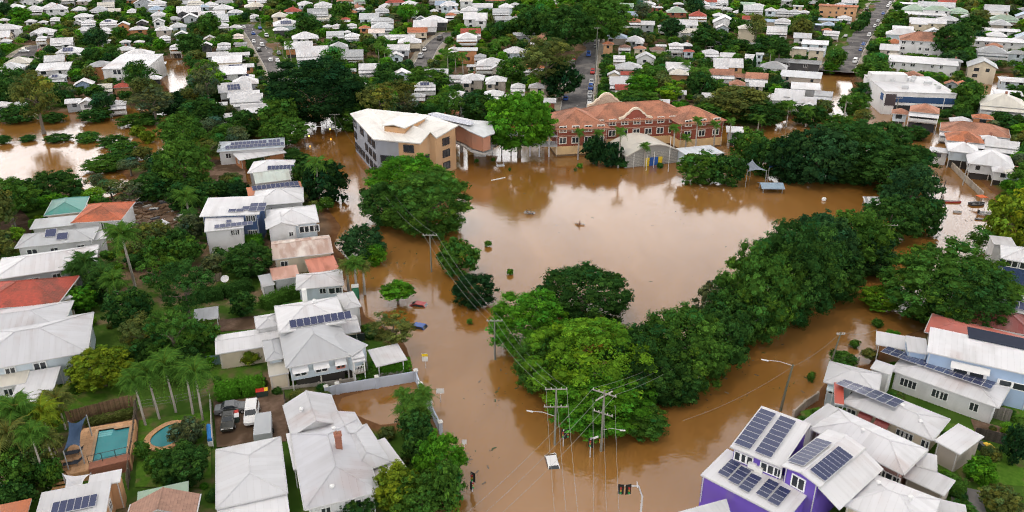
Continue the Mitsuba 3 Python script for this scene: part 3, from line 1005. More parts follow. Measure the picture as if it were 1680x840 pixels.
def chimney(owner, p, col=(0.30, 0.12, 0.08), h=1.8, w=0.75):
    b = MB().box(Frame(p, (0.95, 0.3)), -w / 2, w / 2, -w / 2, w / 2, -0.8, h, col).box(Frame(p, (0.95, 0.3)), -w / 2 - .08, w / 2 + .08, -w / 2 - .08, w / 2 + .08, h, h + 0.16, np.array(col) * 1.2)
    for s in (-0.18, 0.18): b.tube([p + [s, 0, h + 0.1], p + [s, 0, h + 0.5]], 0.11, (0.4, 0.2, 0.12), 8)
    part(owner, 'chimney', b.build('mat_brick'))


def win(owner, b, t, z0, w, h, awn=None, frame=True, side='f', col=TRIM):
    """A window on the near wall of block b at fraction t of its width, sill z0 above the eave's ground."""
    o = b.get('o', .15)
    c = b['fr'](b['W'] * t, o - 0.03, b['g'] + z0 + h / 2)
    rz = b['fr'].rz
    if side == 'l': c, rz = b['fr'](o - 0.03, b['D'] * t, b['g'] + z0 + h / 2), rz + math.pi / 2
    if side == 'r': c, rz = b['fr'](b['W'] - o + 0.03, b['D'] * t, b['g'] + z0 + h / 2), rz + math.pi / 2
    k = part(owner, 'window', place(GLASS(), mat(c, rz, (w, 0.10, h))))
    if frame: part(k, 'frame', place(frame_ring(col), mat(c, rz, (w + 0.16, 0.17, h + 0.16))))
    if awn is not None:
        f = Frame(c, (math.cos(rz), math.sin(rz)))
        s = 1 if side == 'r' else -1
        q = [f(-w / 2 - .25, s * 0.85, h * 0.5 - .35), f(w / 2 + .25, s * 0.85, h * 0.5 - .35), f(w / 2 + .25, s * .03, h * 0.5 + .3), f(-w / 2 - .25, s * .03, h * 0.5 + .3)]
        part(owner, 'awning', MB().slab([q if s < 0 else q[::-1]], 0.05, awn).build('mat_paint'))


# purple building at the flooded corner
h_ = house('two-level purple corner building with white roofs and six rows of solar panels', 'corner_building', 'building')
b1 = hb(h_, (1198, 732), (1284, 767), (1258, 672), 7.2, 's', 0.03, 'w', 'u', wins='', over=0.35)
for t, w in ((.2, 1.3), (.33, 1.3), (.72, 1.5), (.85, 1.5)): win(h_, b1, t, 4.5, w, 1.1)
sl = slope_of(b1)
q_ = b1['D'] * .86 / 8 - .03
print('purple', b1['W'], b1['D'])
for u_ in (.02, .42): panels(h_, (sl[0] + sl[1] * (b1['W'] * u_ + 2.0), sl[2], -sl[1], 0, 0), b1['D'] * .06, 0, 8, 1, q_, 1.9)
for x, z in ((.45, 5.2), (.58, 5.0)):
    part(h_, 'air_conditioner', place(unit_box('mat_paint', (.6, .6, .58)), mat(b1['fr'](b1['W'] * x, 0.15, b1['g'] + z - .5), b1['fr'].rz, (0.9, .4, .7))))
b2 = hb(h_, (1282, 764), (1345, 799), (1350, 700), 7.4, 'y', 0.22, 'w', 'u', wins='', over=0.35)
win(h_, b2, .45, 4.4, 1.5, 1.5, col=(.7, .7, .7))
part(h_, 'air_conditioner', place(unit_box('mat_paint', (.6, .6, .58)), mat(b2['fr'](b2['W'] * .4, 0.1, b2['g'] + 3.6), b2['fr'].rz, (1.0, .45, .8))))
s2 = side_slope(b2['fr'], b2['W'], b2['D'], 'y', b2['z'], b2['rise'], right=False)
fr = b2['fr']
base = [fr(0, 0, b2['z']), np.array([*fr.ey, 0.0])]
vv = np.array([*(fr.ex * b2['W'] / 2), b2['rise']]); Lv = np.linalg.norm(vv); vv /= Lv
q_ = b2['D'] * .62 / 8 - .03
panels(h_, (base[0] + vv * (Lv * .5 + .9), base[1], -vv, 0, 0), b2['D'] * .10, 0, 8, 1, q_, 1.9)
vv2 = np.array([*(fr.ex * b2['W'] / 2), -b2['rise']]); vv2 /= np.linalg.norm(vv2)
top = fr(b2['W'] / 2, 0, b2['z'] + b2['rise'])
panels(h_, (top + vv2 * 2.3, base[1], -vv2, 0, 0), b2['D'] * .10, 0, 8, 1, q_, 1.9)
b3 = hb(h_, (1150, 778), (1292, 852), (1197, 741), 4.6, 'f', 0, 'w', 'u', wins='l', over=0.15, skip=0.0)
f3 = b3['fr']
q_ = b3['D'] * .66 / 5 - .03
for u, n0, n in ((.16, 1, 4), (.30, .6, 4), (.44, .2, 4), (.62, .8, 4), (.76, .5, 4)):
    panels(h_, (f3(b3['W'] * u + 1.0, 0, b3['z'] + .02), np.array([*f3.ey, .25 / b3['D']]), np.array([*(-f3.ex), 0.0]), 0, 0), q_ * n0 + .5, 0, n, 1, q_, b3['W'] * .125)
e_ = b2['fr']
P = [e_(b2['W'] - .2, .1, b2['z'] - .25), e_(b2['W'] - .2, b2['D'], b2['z'] - .25), e_(b2['W'] + 2.4, b2['D'], b2['z'] - 1.5), e_(b2['W'] + 2.4, .1, b2['z'] - 1.5)]
part(h_, 'side_awning', MB().slab([P[::-1] if np.cross(P[1] - P[0], P[2] - P[0])[2] < 0 else P], 0.1, (.55, .55, .56)).build('mat_metal_roof'))
P = [at(1104, 842, 3.6), at(1170, 880, 3.6), at(1200, 845, 3.4), at(1192, 818, 3.6)]
part(h_, 'street_awning', MB().slab([P], 0.15, (.5, .51, .52)).build('mat_metal_roof'))

h_ = house('grey-white hip-roofed house with a pink brick wall behind the purple building')
b = hb(h_, (1330, 703), (1482, 778), (1372, 668), 4.6, 'h', 0.34, 'w', 'p', wins='', wmat='mat_brick')
for t in (.62, .72, .83, .9): win(h_, b, t, 2.0, 1.6, 0.8)
vents(h_, [b['fr'](b['W'] * .45, b['D'] * .4, b['z'] + b['rise'] * .85)])
hb(h_, (1482, 781), (1550, 813), (1503, 760), 3.1, 's', 0.03, 'w', 's', over=0.3, wins='')
hb(h_, (1503, 763), (1538, 772), (1520, 744), 3.4, 's', 0.05, 'w', 's', over=0.2, wins='')
hb(h_, (1318, 690), (1336, 700), (1352, 664), 4.4, 's', 0.1, 'w', 'w', over=0.1, wins='')

h_ = house('cream weatherboard house with a red porch roof and solar panels on its far slope')
b = hb(h_, (1383, 660), (1530, 722), (1420, 632), 3.8, 'h', 0.24, 'w', 'c', wins='')
for t, w in ((.1, 1.2), (.27, 1.2), (.46, 1.2)): win(h_, b, t, 1.3, w, 1.2, awn=(0.22, .04, .04) if t > .2 else None)
for t in (.66, .71, .76, .93): win(h_, b, t, 1.4, .8, 1.1)
sb = slope_of(b, 'back')
panels(h_, sb, sb[3] * .48, .8, 6, 2, 1.25, 1.9)
hb(h_, (1369, 661), (1385, 664), (1394, 634), 4.2, 's', 0.05, 'r', 'c', over=0.1, posts=True, rmat='mat_metal_roof')
hb(h_, (1533, 722), (1576, 745), (1564, 694), 3.6, 's', 0.06, 'w', 's', over=0.3, wins='')
vents(h_, [b['fr'](b['W'] * .55, b['D'] * .55, b['z'] + b['rise'] * .85), b['fr'](b['W'] * .8, b['D'] * .3, b['z'] + b['rise'] * .5)])

h_ = house('long white house with a second small roof over the water and solar along its back')
b = hb(h_, (1462, 607), (1638, 669), (1500, 583), 3.6, 'h', 0.20, 'w', 'w', wins='')
for t in (.14, .22, .45, .52, .8): win(h_, b, t, 1.1, 1.0, 1.2)
sb = slope_of(b, 'back')
panels(h_, sb, 1.6, .5, 12, 2, 1.15, 1.8)
panels(h_, sb, sb[3] * .68, 1.2, 3, 1, 1.15, 1.8)
panels(h_, sb, sb[3] * .80, 2.4, 2, 1, 1.15, 1.8)
hb(h_, (1428, 603), (1461, 614), (1440, 592), 4.4, 's', 0.05, 'w', 'w', over=0.2, wins='')
h_ = house('small blue-grey fronted cottage with white hip roof at the edge of the flood')
b = hb(h_, (1352, 626), (1440, 648), (1385, 598), 4.0, 'h', 0.36, 'w', 'l', wins='')
win(h_, b, .2, 1.6, 1.2, 1.2, awn=(.45, .55, .6))
win(h_, b, .6, 1.6, 1.2, 1.2)

h_ = house('blue-walled building with a long white roof and a dark pool heating mat')
b = hb(h_, (1521, 577), (1702, 618), (1566, 549), 6.6, 's', 0.06, 'w', 'b', wins='', over=0.25)
win(h_, b, .42, 2.6, 4.2, 2.2, awn=(.6, .6, .6)); win(h_, b, .82, 3.0, 3.4, .9)
part(h_, 'heating_mat', MB().slab([[b['fr'](b['W'] * .38, 6.2, b['z'] + .50), b['fr'](b['W'] * .98, 6.2, b['z'] + .50), b['fr'](b['W'] * .98, 9.4, b['z'] + .70), b['fr'](b['W'] * .36, 9.4, b['z'] + .70)]], .03, (.025, .03, .05)).build('mat_cloth'))
hb(h_, (1489, 575), (1524, 581), (1514, 556), 5.4, 's', 0.03, 'w', 'b', wins='', over=0.2)
h_ = house('white flat carport over flooded ground beside the blue-walled building', 'carport', 'carport')
hb(h_, (1437, 564), (1490, 574), (1456, 547), 3.9, 's', 0.03, 'w', 'w', posts=True)

h_ = house('light red metal-roofed house at the right edge above the blue-walled building')
hb(h_, (1517, 544), (1700, 592), (1552, 520), 4.6, 'h', 0.3, (.46, .13, .10), 'c', rmat='mat_metal_roof')
h_ = house('dark red roofed house behind the light red roof at the right edge')
hb(h_, (1568, 526), (1700, 553), (1612, 504), 4.4, 'h', 0.4, (.20, .045, .04), 'c', rmat='mat_metal_roof')
h_ = house('tan-walled house with a grey roof at the right edge behind the big shade tree')
b = hb(h_, (1623, 502), (1710, 520), (1660, 482), 5.6, 'h', 0.4, 'g', 's', storeys=1)
panels(h_, slope_of(b), b['W'] * .4, 0.4, 3, 1)
h_ = house('grey-white hip-roofed house at the bottom edge in front of the pink brick wall')
b = hb(h_, (1380, 826), (1520, 884), (1430, 776), 4.6, 'h', 0.36, 'w', 'c')
vents(h_, [b['fr'](b['W'] * .3, b['D'] * .6, b['z'] + b['rise'] * .7), b['fr'](b['W'] * .7, b['D'] * .5, b['z'] + b['rise'] * .9)])
hb(h_, (1505, 842), (1590, 862), (1500, 812), 3.6, 's', 0.08, 'w', 'c', over=0.2)
h_ = house('deep blue weatherboard house with white roof at the right edge beside the flooded street')
b = hb(h_, (1643, 424), (1712, 436), (1655, 404), 5.4, 'h', 0.42, 'w', 'n', wins='')
for t in (.28, .62): win(h_, b, t, 3.2, 1.9, 1.3)
hb(h_, (1630, 400), (1668, 404), (1636, 389), 4.6, 's', 0.06, 'w', 'w', over=0.2, wins='')

# left bottom
h_ = house('big grey-white house with a brick chimney and several hip roofs at the bottom')
b = hb(h_, (500, 836), (622, 806), (477, 712), 4.0, 'h', 0.40, (.45, .455, .49), 'w')
chimney(h_, b['fr'](b['W'] * .62, b['D'] * .55, b['z'] + b['rise'] * .75))
vents(h_, [b['fr'](b['W'] * .4, b['D'] * .12, b['z'] + b['rise'] * .3), b['fr'](b['W'] * .62, b['D'] * .85, b['z'] + b['rise'] * .4)])
b2 = hb(h_, (479, 716), (561, 696), (470, 663), 3.9, 'y', 0.46, (.47, .475, .50), 'w')
vents(h_, [b2['fr'](b2['W'] * .3, b2['D'] * .5, b2['z'] + b2['rise'] * .6)])
hb(h_, (545, 728), (601, 711), (531, 690), 3.8, 'y', 0.42, (.47, .475, .50), 'w', wins='')
hb(h_, (583, 777), (641, 757), (574, 704), 3.9, 'h', 0.34, (.47, .475, .50), 'w', wins='fr')
hb(h_, (618, 783), (666, 764), (604, 731), 3.3, 's', 0.05, 'w', 'w', posts=True, over=.2)
hb(h_, (481, 770), (506, 764), (471, 714), 3.4, 's', 0.04, 'w', 'w', posts=True, over=.2)
hb(h_, (585, 838), (617, 800), None, 3.7, 's', 0.1, (.47, .475, .50), 'w', wins='', over=.2) if False else None

h_ = house('pale blue raised timber house with white window hoods beside the rendered garden wall')
b = hb(h_, (470, 603), (577, 583), 11.0, 5.0, 'h', 0.46, (.37, .38, .40), 'l', stump=1.7, wins='lr')
for t, w in ((.2, 1.7), (.52, 1.7), (.82, 1.1)): win(h_, b, t, 2.3, w, 1.3, awn=(.62, .62, .63), col=(.55, .2, .15) if t > .8 else TRIM)
hb(h_, (437, 592), (468, 586), 6.0, 4.6, 'h', 0.45, (.37, .38, .40), 'l', stump=1.7, wins='')
hb(h_, (441, 617), (474, 611), 3.0, 3.0, 's', 0.2, 'c', 'c', over=.1, wins='')
b = hb(h_, (577, 588), (598, 584), (571, 564), 4.8, 's', 0.04, 'w', 'l', over=.1, posts=True)
verandah(h_, b['fr'], b['W'], b['z'], b['g'], b['g'] + 1.9, 0.6, drop=.1)
hb(h_, (577, 583), (603, 565), 5.0, 5.2, 's', 0.12, (.37, .38, .40), 'l', over=.2, stump=1.7)

h_ = house('long white hip-roofed house with one row of nine solar panels')
b = hb(h_, (353, 581), (592, 543), (351, 551), 3.5, 'x', 0.20, 'w', 'c', wins='')
for t in (.49, .55, .60): win(h_, b, t, 1.3, 1.5, 1.0)
for t in np.linspace(.66, .97, 6): win(h_, b, t, 1.0, 2.4, 1.3, frame=False)
b = hb(h_, (458, 546), (567, 528), (446, 503), 6.2, 'h', 0.36, 'w', 'w', wins='', over=.6)
panels(h_, slope_of(b), b['W'] * .17, 0.35, 9, 1, 0.98, 1.6)
vents(h_, [b['fr'](b['W'] * .6, b['D'] * .55, b['z'] + b['rise'])])
part(h_, 'chimney', MB().tube([b['fr'](b['W'] * .48, b['D'] * .9, b['z']), b['fr'](b['W'] * .48, b['D'] * .9, b['z'] + 2.6)], .4, (.6, .6, .58), 8).build('mat_paint'))
hb(h_, (421, 540), (462, 533), (420, 519), 5.0, 'h', 0.25, 'w', 'w', wins='', over=.2)
hb(h_, (566, 507), (592, 502), (556, 482), 5.2, 'h', 0.35, 'w', 'w', wins='', over=.2)

h_ = house('white corrugated carport roof beside the clipped hedge at the flood edge', 'carport', 'carport')
hb(h_, (617, 601), (668, 589), (609, 575), 3.0, 's', 0.05, 'w', 'w', posts=True)

h_ = house('long white low-pitched house at the bottom edge between the driveway and the chimney house')
b = hb(h_, (355, 834), (471, 808), (352, 738), 4.0, 'h', 0.24, (.50, .505, .525), 'w')
verandah(h_, b['fr'], b['W'], b['z'], b['g'], b['g'] + .8, 3.2, rail=False, drop=.5)

h_ = house('cream flat-roofed house below the swimming pool with a row of solar panels')
b = hb(h_, (50, 872), (173, 846), (76, 810), 4.4, 's', 0.05, 'w', 't', wins='r', over=.3)
panels(h_, slope_of(b), b['W'] * .22, 1.6, 6, 1, b['W'] * .62 / 6 - .03, 1.9)
hb(h_, (143, 800), (197, 789), (141, 782), 4.6, 's', 0.05, 'w', 't', wins='r', over=.2)
h_ = house('brown tiled gable house with a pale green lean-to at the bottom edge')
hb(h_, (203, 864), (321, 846), (213, 827), 4.0, 'y', 0.45, (.33, .19, .14), 's', rmat='mat_tile_roof', wins='')
hb(h_, (224, 828), (309, 809), (228, 808), 3.4, 's', 0.06, 'e', 's', over=.2, wins='')
h_ = house('orange-red roofed house cut off by the bottom left corner')
hb(h_, (-60, 868), (44, 846), (-40, 838), 3.6, 's', 0.05, 'o', 'c', rmat='mat_metal_roof', wins='')

h_ = house('white house with broad grey-white roof at the left edge above the patio roof')
hb(h_, (-70, 616), (143, 577), (-75, 550), 5.0, 'h', 0.30, (.47, .475, .50), 'l', skip=.1, big=1.2)
hb(h_, (-90, 566), (100, 540), (-92, 520), 4.9, 'h', 0.30, (.47, .475, .50), 'l', wins='')
hb(h_, (-30, 640), (42, 628), (-25, 614), 3.4, 's', 0.05, 'c', 'w', over=.2)
hb(h_, (12, 670), (82, 658), (43, 613), 3.3, 's', 0.04, 'w', 'w', over=.2, posts=True)
hb(h_, (-60, 770), (38, 750), (-30, 706), 3.6, 's', 0.04, 'c', 'p', over=.2)
h_ = house('red tiled house with one white slope at the left edge')
hb(h_, (-45, 509), (95, 498), (-50, 466), 4.6, 'h', 0.42, 'r', 'c')
hb(h_, (92, 497), (119, 486), (60, 463), 4.3, 's', 0.06, 'w', 'c', over=.2, wins='')
h_ = house('broad white roofed house at the left edge with a dark verandah under its eave')
b = hb(h_, (-12, 459), (156, 434), (-14, 426), 4.8, 'h', 0.30, 'w', 'g')
h_ = house('light grey weathered roof with one loose solar panel at the left')
b = hb(h_, (24, 407), (152, 393), (26, 386), 4.4, 'h', 0.34, 'l', 'w')
panels(h_, slope_of(b), b['W'] * .36, 2.0, 1, 1, 1.9, 2.3); panels(h_, slope_of(b), b['W'] * .52, .8, 1, 1, 1.9, 2.0)
hb(h_, (134, 398), (175, 390), (140, 384), 4.0, 's', 0.04, 'w', 'w', over=.2)
h_ = house('long flat light grey shed roof in front of the teal roof', 'shed', 'shed')
hb(h_, (48, 376), (128, 368), 5.0, 3.8, 's', 0.06, 'l', 'w', wins='')
h_ = house('white house with a rust-red dome-like hip roof on the muddy ground')
b = hb(h_, (116, 366), (198, 361), 11.0, 4.8, 'h', 0.36, (.50, .13, .06), 'w', rmat='mat_tile_roof', wins='')
for t in (.62, .66): win(h_, b, t, 2.2, .8, 1.4)
h_ = house('low house with a teal green hip roof at the left')
hb(h_, (72, 354), (136, 347), 10.0, 4.4, 'h', 0.36, 'k', 'c')

h_ = house('long blue-grey roofed building with a double row of solar panels', 'hall', 'building')
b = hb(h_, (356, 249), (467, 241), 10.0, 4.6, 'h', 0.24, (.36, .42, .48), 'w', skip=0.05)
sl = slope_of(b)
for u, n in ((.12, 12), (.76, 4)): panels(h_, sl, b['W'] * u, .8, n, 1, 1.0, 1.7)
for u, n in ((.2, 9), (.76, 3)): panels(h_, sl, b['W'] * u, 2.6, n, 1, 1.0, 1.7)
h_ = house('white lean-to with orange brick wall in front of the long blue-grey roof', 'hall', 'building')
hb(h_, (393, 263), (470, 250), 6.0, 3.2, 's', 0.08, 'w', 'o', wmat='mat_brick')
h_ = house('small white hip-roofed house with seven solar panels beside the palms')
b = hb(h_, (406, 284), (477, 281), 9.5, 4.6, 'h', 0.36, 'w', 'w')
panels(h_, slope_of(b), b['W'] * .45, .7, 7, 1, 0.9, 1.7)
h_ = house('pale green-white gable roof behind the orange tiled roof')
hb(h_, (419, 301), (478, 294), 8.0, 4.6, 'x', 0.34, (.50, .57, .53), 'w')
h_ = house('house with a long orange roof and two rows of solar panels')
b = hb(h_, (407, 322), (497, 311), (412, 308), 4.6, 'x', 0.36, (.52, .17, .07), 'w', rmat='mat_metal_roof')
panels(h_, slope_of(b), 1.2, 1.6, 10, 1, 1.0, 1.6); panels(h_, slope_of(b), 6.5, -.1, 5, 1, 1.0, 1.6)
h_ = house('white hip-roofed house behind the one with the front gable')
hb(h_, (416, 338), (498, 331), 10.0, 5.4, 'h', 0.38, 'w', 'w')
h_ = house('white two-storey house with a front gable and glazed balcony')
b = hb(h_, (439, 373), (523, 364), (429, 345), 6.6, 'h', 0.30, 'w', 'l', storeys=2, wins='', over=.5)
b2 = hb(h_, (437, 376), (489, 370), 6.0, 6.5, 'y', 0.34, 'w', 'w', storeys=2, wins='')
for t in (.70, .80, .90): win(h_, b, t, 3.6, 1.9, 1.3)
win(h_, b2, .75, 3.4, .7, .8)
h_ = house('two-storey house of white and dark blue blocks with solar on both roofs')
b = hb(h_, (327, 355), (425, 351), 8.0, 7.6, 's', 0.14, 'w', 'k', storeys=2, wins='')
for t in (.80, .84, .88): win(h_, b, t, 4.9, .8, 1.2); win(h_, b, t, 1.7, .8, 1.2)
panels(h_, slope_of(b), b['W'] * .46, 1.0, 2, 1, 1.5, 1.2); panels(h_, slope_of(b), b['W'] * .68, 1.6, 1, 1, 1.6, 1.6); panels(h_, slope_of(b), b['W'] * .80, 1.0, 2, 2, 1.6, 1.7)
b = hb(h_, (335, 380), (400, 373), (330, 356), 6.4, 's', 0.10, 'w', 'w', storeys=2, wins='', over=.3)
panels(h_, slope_of(b), b['W'] * .25, .5, 7, 1, 1.0, 1.6); panels(h_, slope_of(b), b['W'] * .55, 2.3, 1, 1, 1.0, 1.4)
for t in (.70, .76, .82): win(h_, b, t, 4.0, .6, 1.1)
h_ = house('low house with a pale roof stained with rust')
hb(h_, (447, 426), (547, 414), (429, 398), 4.2, 'x', 0.26, (.60, .54, .49), 'c', rmat='mat_rust_roof')
h_ = house('tumbledown lean-to of rusty roof sheets', 'shed', 'shed')
hb(h_, (447, 460), (492, 453), (447, 442), 3.2, 's', 0.06, (.50, .30, .24), 'w', rmat='mat_rust_roof', wins='')
hb(h_, (508, 449), (557, 441), (508, 428), 3.0, 's', 0.08, (.52, .20, .14), 'w', rmat='mat_rust_roof', wins='')
h_ = house('small white hip-roofed cottage beside the flooded street')
b = hb(h_, (486, 475), (563, 467), (479, 451), 3.8, 'h', 0.34, 'w', 'l', wins='')
win(h_, b, .55, 1.8, 1.0, .9); win(h_, b, .82, 1.6, 2.4, 1.0)
h_ = house('small grey shed roof under the tree beside the rusty lean-to', 'shed', 'shed')
hb(h_, (430, 470), (451, 466), (428, 453), 2.8, 's', 0.05, 'l', 'w', wins='', over=.2)
h_ = house('pale flat carport roof beside the round bush', 'carport', 'carport')
hb(h_, (317, 527), (358, 521), (322, 508), 2.8, 's', 0.03, 'l', 'w', posts=True, over=.2)
h_ = house('white garden shed with a small gable on the muddy ground', 'shed', 'shed')
hb(h_, (247, 374), (267, 374), 3.2, 2.3, 'y', 0.6, 'w', 'w', wins='', over=.2)

# ---------------------------------------------------------------- brick school
school = thing('school_building', 'long two-storey red brick school with terracotta tiled roofs and cream curved gables', 'school building')
SG = 0.0
SE = tall(915, 258, 213, 0.0)


def school_block(A, B, D, eave, pitch, typ='h', wins=True):
    fr, W, _, z, g = solve_block(A, B, D, eave, SG)
    rise = block(school, fr, W, D, z, SG, typ, pitch, 'v', (.28, .068, .042), 1, over=0.7, r=R1, wmat='mat_brick', wins='', fascia=(.4, .2, .14))
    o = 0.7
    bb = MB().box(fr, o - .06, W - o + .06, o - .06, D - o + .06, -1.0, 2.9, (.62, .43, .22)); part(school, 'base_band', bb.build('mat_wall'))
    bb = MB().box(fr, o - .09, W - o + .09, o - .09, D - o + .09, -1.0, .55, (.16, .10, .055)); part(school, 'mud_band', bb.build('mat_concrete'))
    bb = MB().box(fr, o - .12, W - o + .12, o - .12, o - .01, 5.75, 6.0, (.42, .25, .18)).box(fr, o - .12, W - o + .12, o - .12, o - .01, z - .75, z - .45, (.42, .25, .18)); part(school, 'string_course', bb.build('mat_paint'))
    if wins:
        n = int((W - 2) / 3.4)
        for k in (3.7, 6.9):
            for i in range(n):
                t = (i + .5) / n
                c = fr(o + (W - 2 * o) * t, o - .04, k + .85)
                key = part(school, 'window', place(GLASS(), mat(c, fr.rz, (2.0, .12, 1.6))))
                part(key, 'frame', place(frame_ring((.68, .66, .6)), mat(c, fr.rz, (2.2, .22, 1.9))))
                part(key, 'sill', place(unit_box('mat_paint', (.6, .56, .48)), mat(fr(o + (W - 2 * o) * t, o - .1, k - .05), fr.rz, (2.3, .3, .14))))
    return fr, W, D, z, rise


f1 = school_block((910, 213), (1001, 209.5), 18, SE, .46)
f2 = school_block((972, 201.0), (1138, 191.9), 16, SE + .3, .44)
f3 = school_block((1116, 203.5), (1193, 197.5), 16, SE, .40)
prof = [(-8.4, 0), (-8.4, .5), (-6.4, 1.0), (-5.4, 1.6), (-4.6, 2.6), (-3.6, 3.0), (-2.6, 4.2), (-1.4, 5.0), (0, 5.3), (1.4, 5.0), (2.6, 4.2), (3.6, 3.0), (4.6, 2.6), (5.4, 1.6), (6.4, 1.0), (8.4, .5), (8.4, 0)]


def parapet(fr, xc, y, z, s, front_col):
    P = [fr(xc + a * s, y, z + b * s) for a, b in prof]
    Q = [fr(xc + a * s, y + .5, z + b * s) for a, b in prof]
    b = MB().poly(P[::-1] if np.cross(P[1] - P[0], P[8] - P[0]) @ np.array([*fr.ey, 0]) > 0 else P, front_col)
    v, f = trimesh.creation.triangulate_polygon(Polygon(prof), engine='earcut')
    b = MB()
    for t in f:
        b.poly([fr(xc + v[i][0] * s, y, z + v[i][1] * s) for i in t], front_col)
        b.poly([fr(xc + v[i][0] * s, y + .5, z + v[i][1] * s) for i in t][::-1], front_col)
    k = part(school, 'gable', b.build('mat_brick'))
    c = MB()
    for i in range(len(prof) - 1):
        a0, a1 = prof[i], prof[i + 1]
        for w, dy in ((.0, 0),):
            d = [fr(xc + a0[0] * s, y - .15, z + a0[1] * s), fr(xc + a1[0] * s, y - .15, z + a1[1] * s), fr(xc + a1[0] * s, y + .65, z + a1[1] * s), fr(xc + a0[0] * s, y + .65, z + a0[1] * s)]
            up = np.array([0, 0, .35])
            c.slab([[p + up for p in d]], .62, (.62, .52, .40))
    part(k, 'coping', c.build('mat_paint'))


m0 = f2[0]
parapet(m0, f2[1] * .425, .55, f2[3] + .1, .60, (.29, .07, .045))
parapet(m0, f2[1] * .30, 15.2, f2[3] + .9, .72, (.55, .46, .36))
h_ = thing('school_hall', 'low hall with a curved pale roof and blue and yellow doors before the brick school', 'hall')
# curved roof: an arc across, axis away
A, B = at(1028, 257, 3.4), at(1117, 248, 3.4)
fr = Frame([A[0], A[1], 0], B - A); W = float(np.linalg.norm((B - A)[:2])); D = 13.0
arc = [(W * t, 3.4 + 2.6 * math.sin(math.pi * t) * 1.0 + .0) for t in np.linspace(0, 1, 13)]
rb = MB().slab([[fr(a[0], 0, a[1]), fr(b[0], 0, b[1]), fr(b[0], D, b[1]), fr(a[0], D, a[1])] for a, b in zip(arc, arc[1:])], .25, (.46, .43, .37), (.4, .37, .33))
part(h_, 'roof', rb.build('mat_metal_roof'))
wb = MB()
for a, b in zip(arc, arc[1:]):
    wb.poly([fr(a[0], .8, -1), fr(b[0], .8, -1), fr(b[0], .8, b[1] - .2), fr(a[0], .8, a[1] - .2)], (.30, .29, .27))
wb.box(fr, .5, W - .5, .85, D - .8, -1, 3.1, (.3, .29, .27)); part(h_, 'wall', wb.build('mat_wall'))
for i in range(9):
    part(h_, 'batten', place(unit_box('mat_paint', (.42, .40, .36)), mat(fr(W / 2, .62, .3 + i * .42), fr.rz, (W - 1.4, .12, .10))))
for x, c in ((.40, (.62, .45, .03)), (.48, (.03, .09, .30)), (.56, (.03, .10, .34)), (.64, (.62, .45, .03))):
    part(h_, 'door', place(unit_box('mat_paint', c), mat(fr(W * x, .45, 1.1), fr.rz, (W * .075, .1, 2.4))))
foot.append(outline(fr, W, D))
h_ = thing('shelter', 'grey flat roofed shelter on posts before the right wing of the brick school', 'shelter')
hb(h_, (1130, 257), (1188, 251), 7.0, 3.4, 's', 0.06, (.52, .56, .60), 'l', ground=0.0, wins='', over=.3)

# ---------------------------------------------------------------- grey and tan school block
blk = thing('school_block', 'three-storey grey and tan school block with folded white roofs standing in the flood', 'school building')


def poly_roof(owner, pts, thick, col, wall=None, wcol=None, inset=0.6, z0=-1.0):
    """A roof over pixel corners with their own heights; walls under it, set in."""
    P = [at(x, y, z) for x, y, z in pts]
    if sum(a[0] * b[1] - b[0] * a[1] for a, b in zip(P, P[1:] + P[:1])) < 0: P = P[::-1]
    v, f = trimesh.creation.triangulate_polygon(Polygon([p[:2] for p in P]), engine='earcut')
    zs = [min(P, key=lambda p: (p[0] - q[0]) ** 2 + (p[1] - q[1]) ** 2)[2] for q in v]
    fs = []
    for t in f:
        q = [np.array([*v[i], zs[i]]) for i in t]
        if np.cross(q[1] - q[0], q[2] - q[0])[2] < 0: q = q[::-1]
        fs.append(q)
    part(owner, 'roof', MB().slab(fs, thick, col, np.array(col) * .7).build('mat_metal_roof'))
    poly = Polygon([p[:2] for p in P])
    foot.append(poly)
    return P, poly


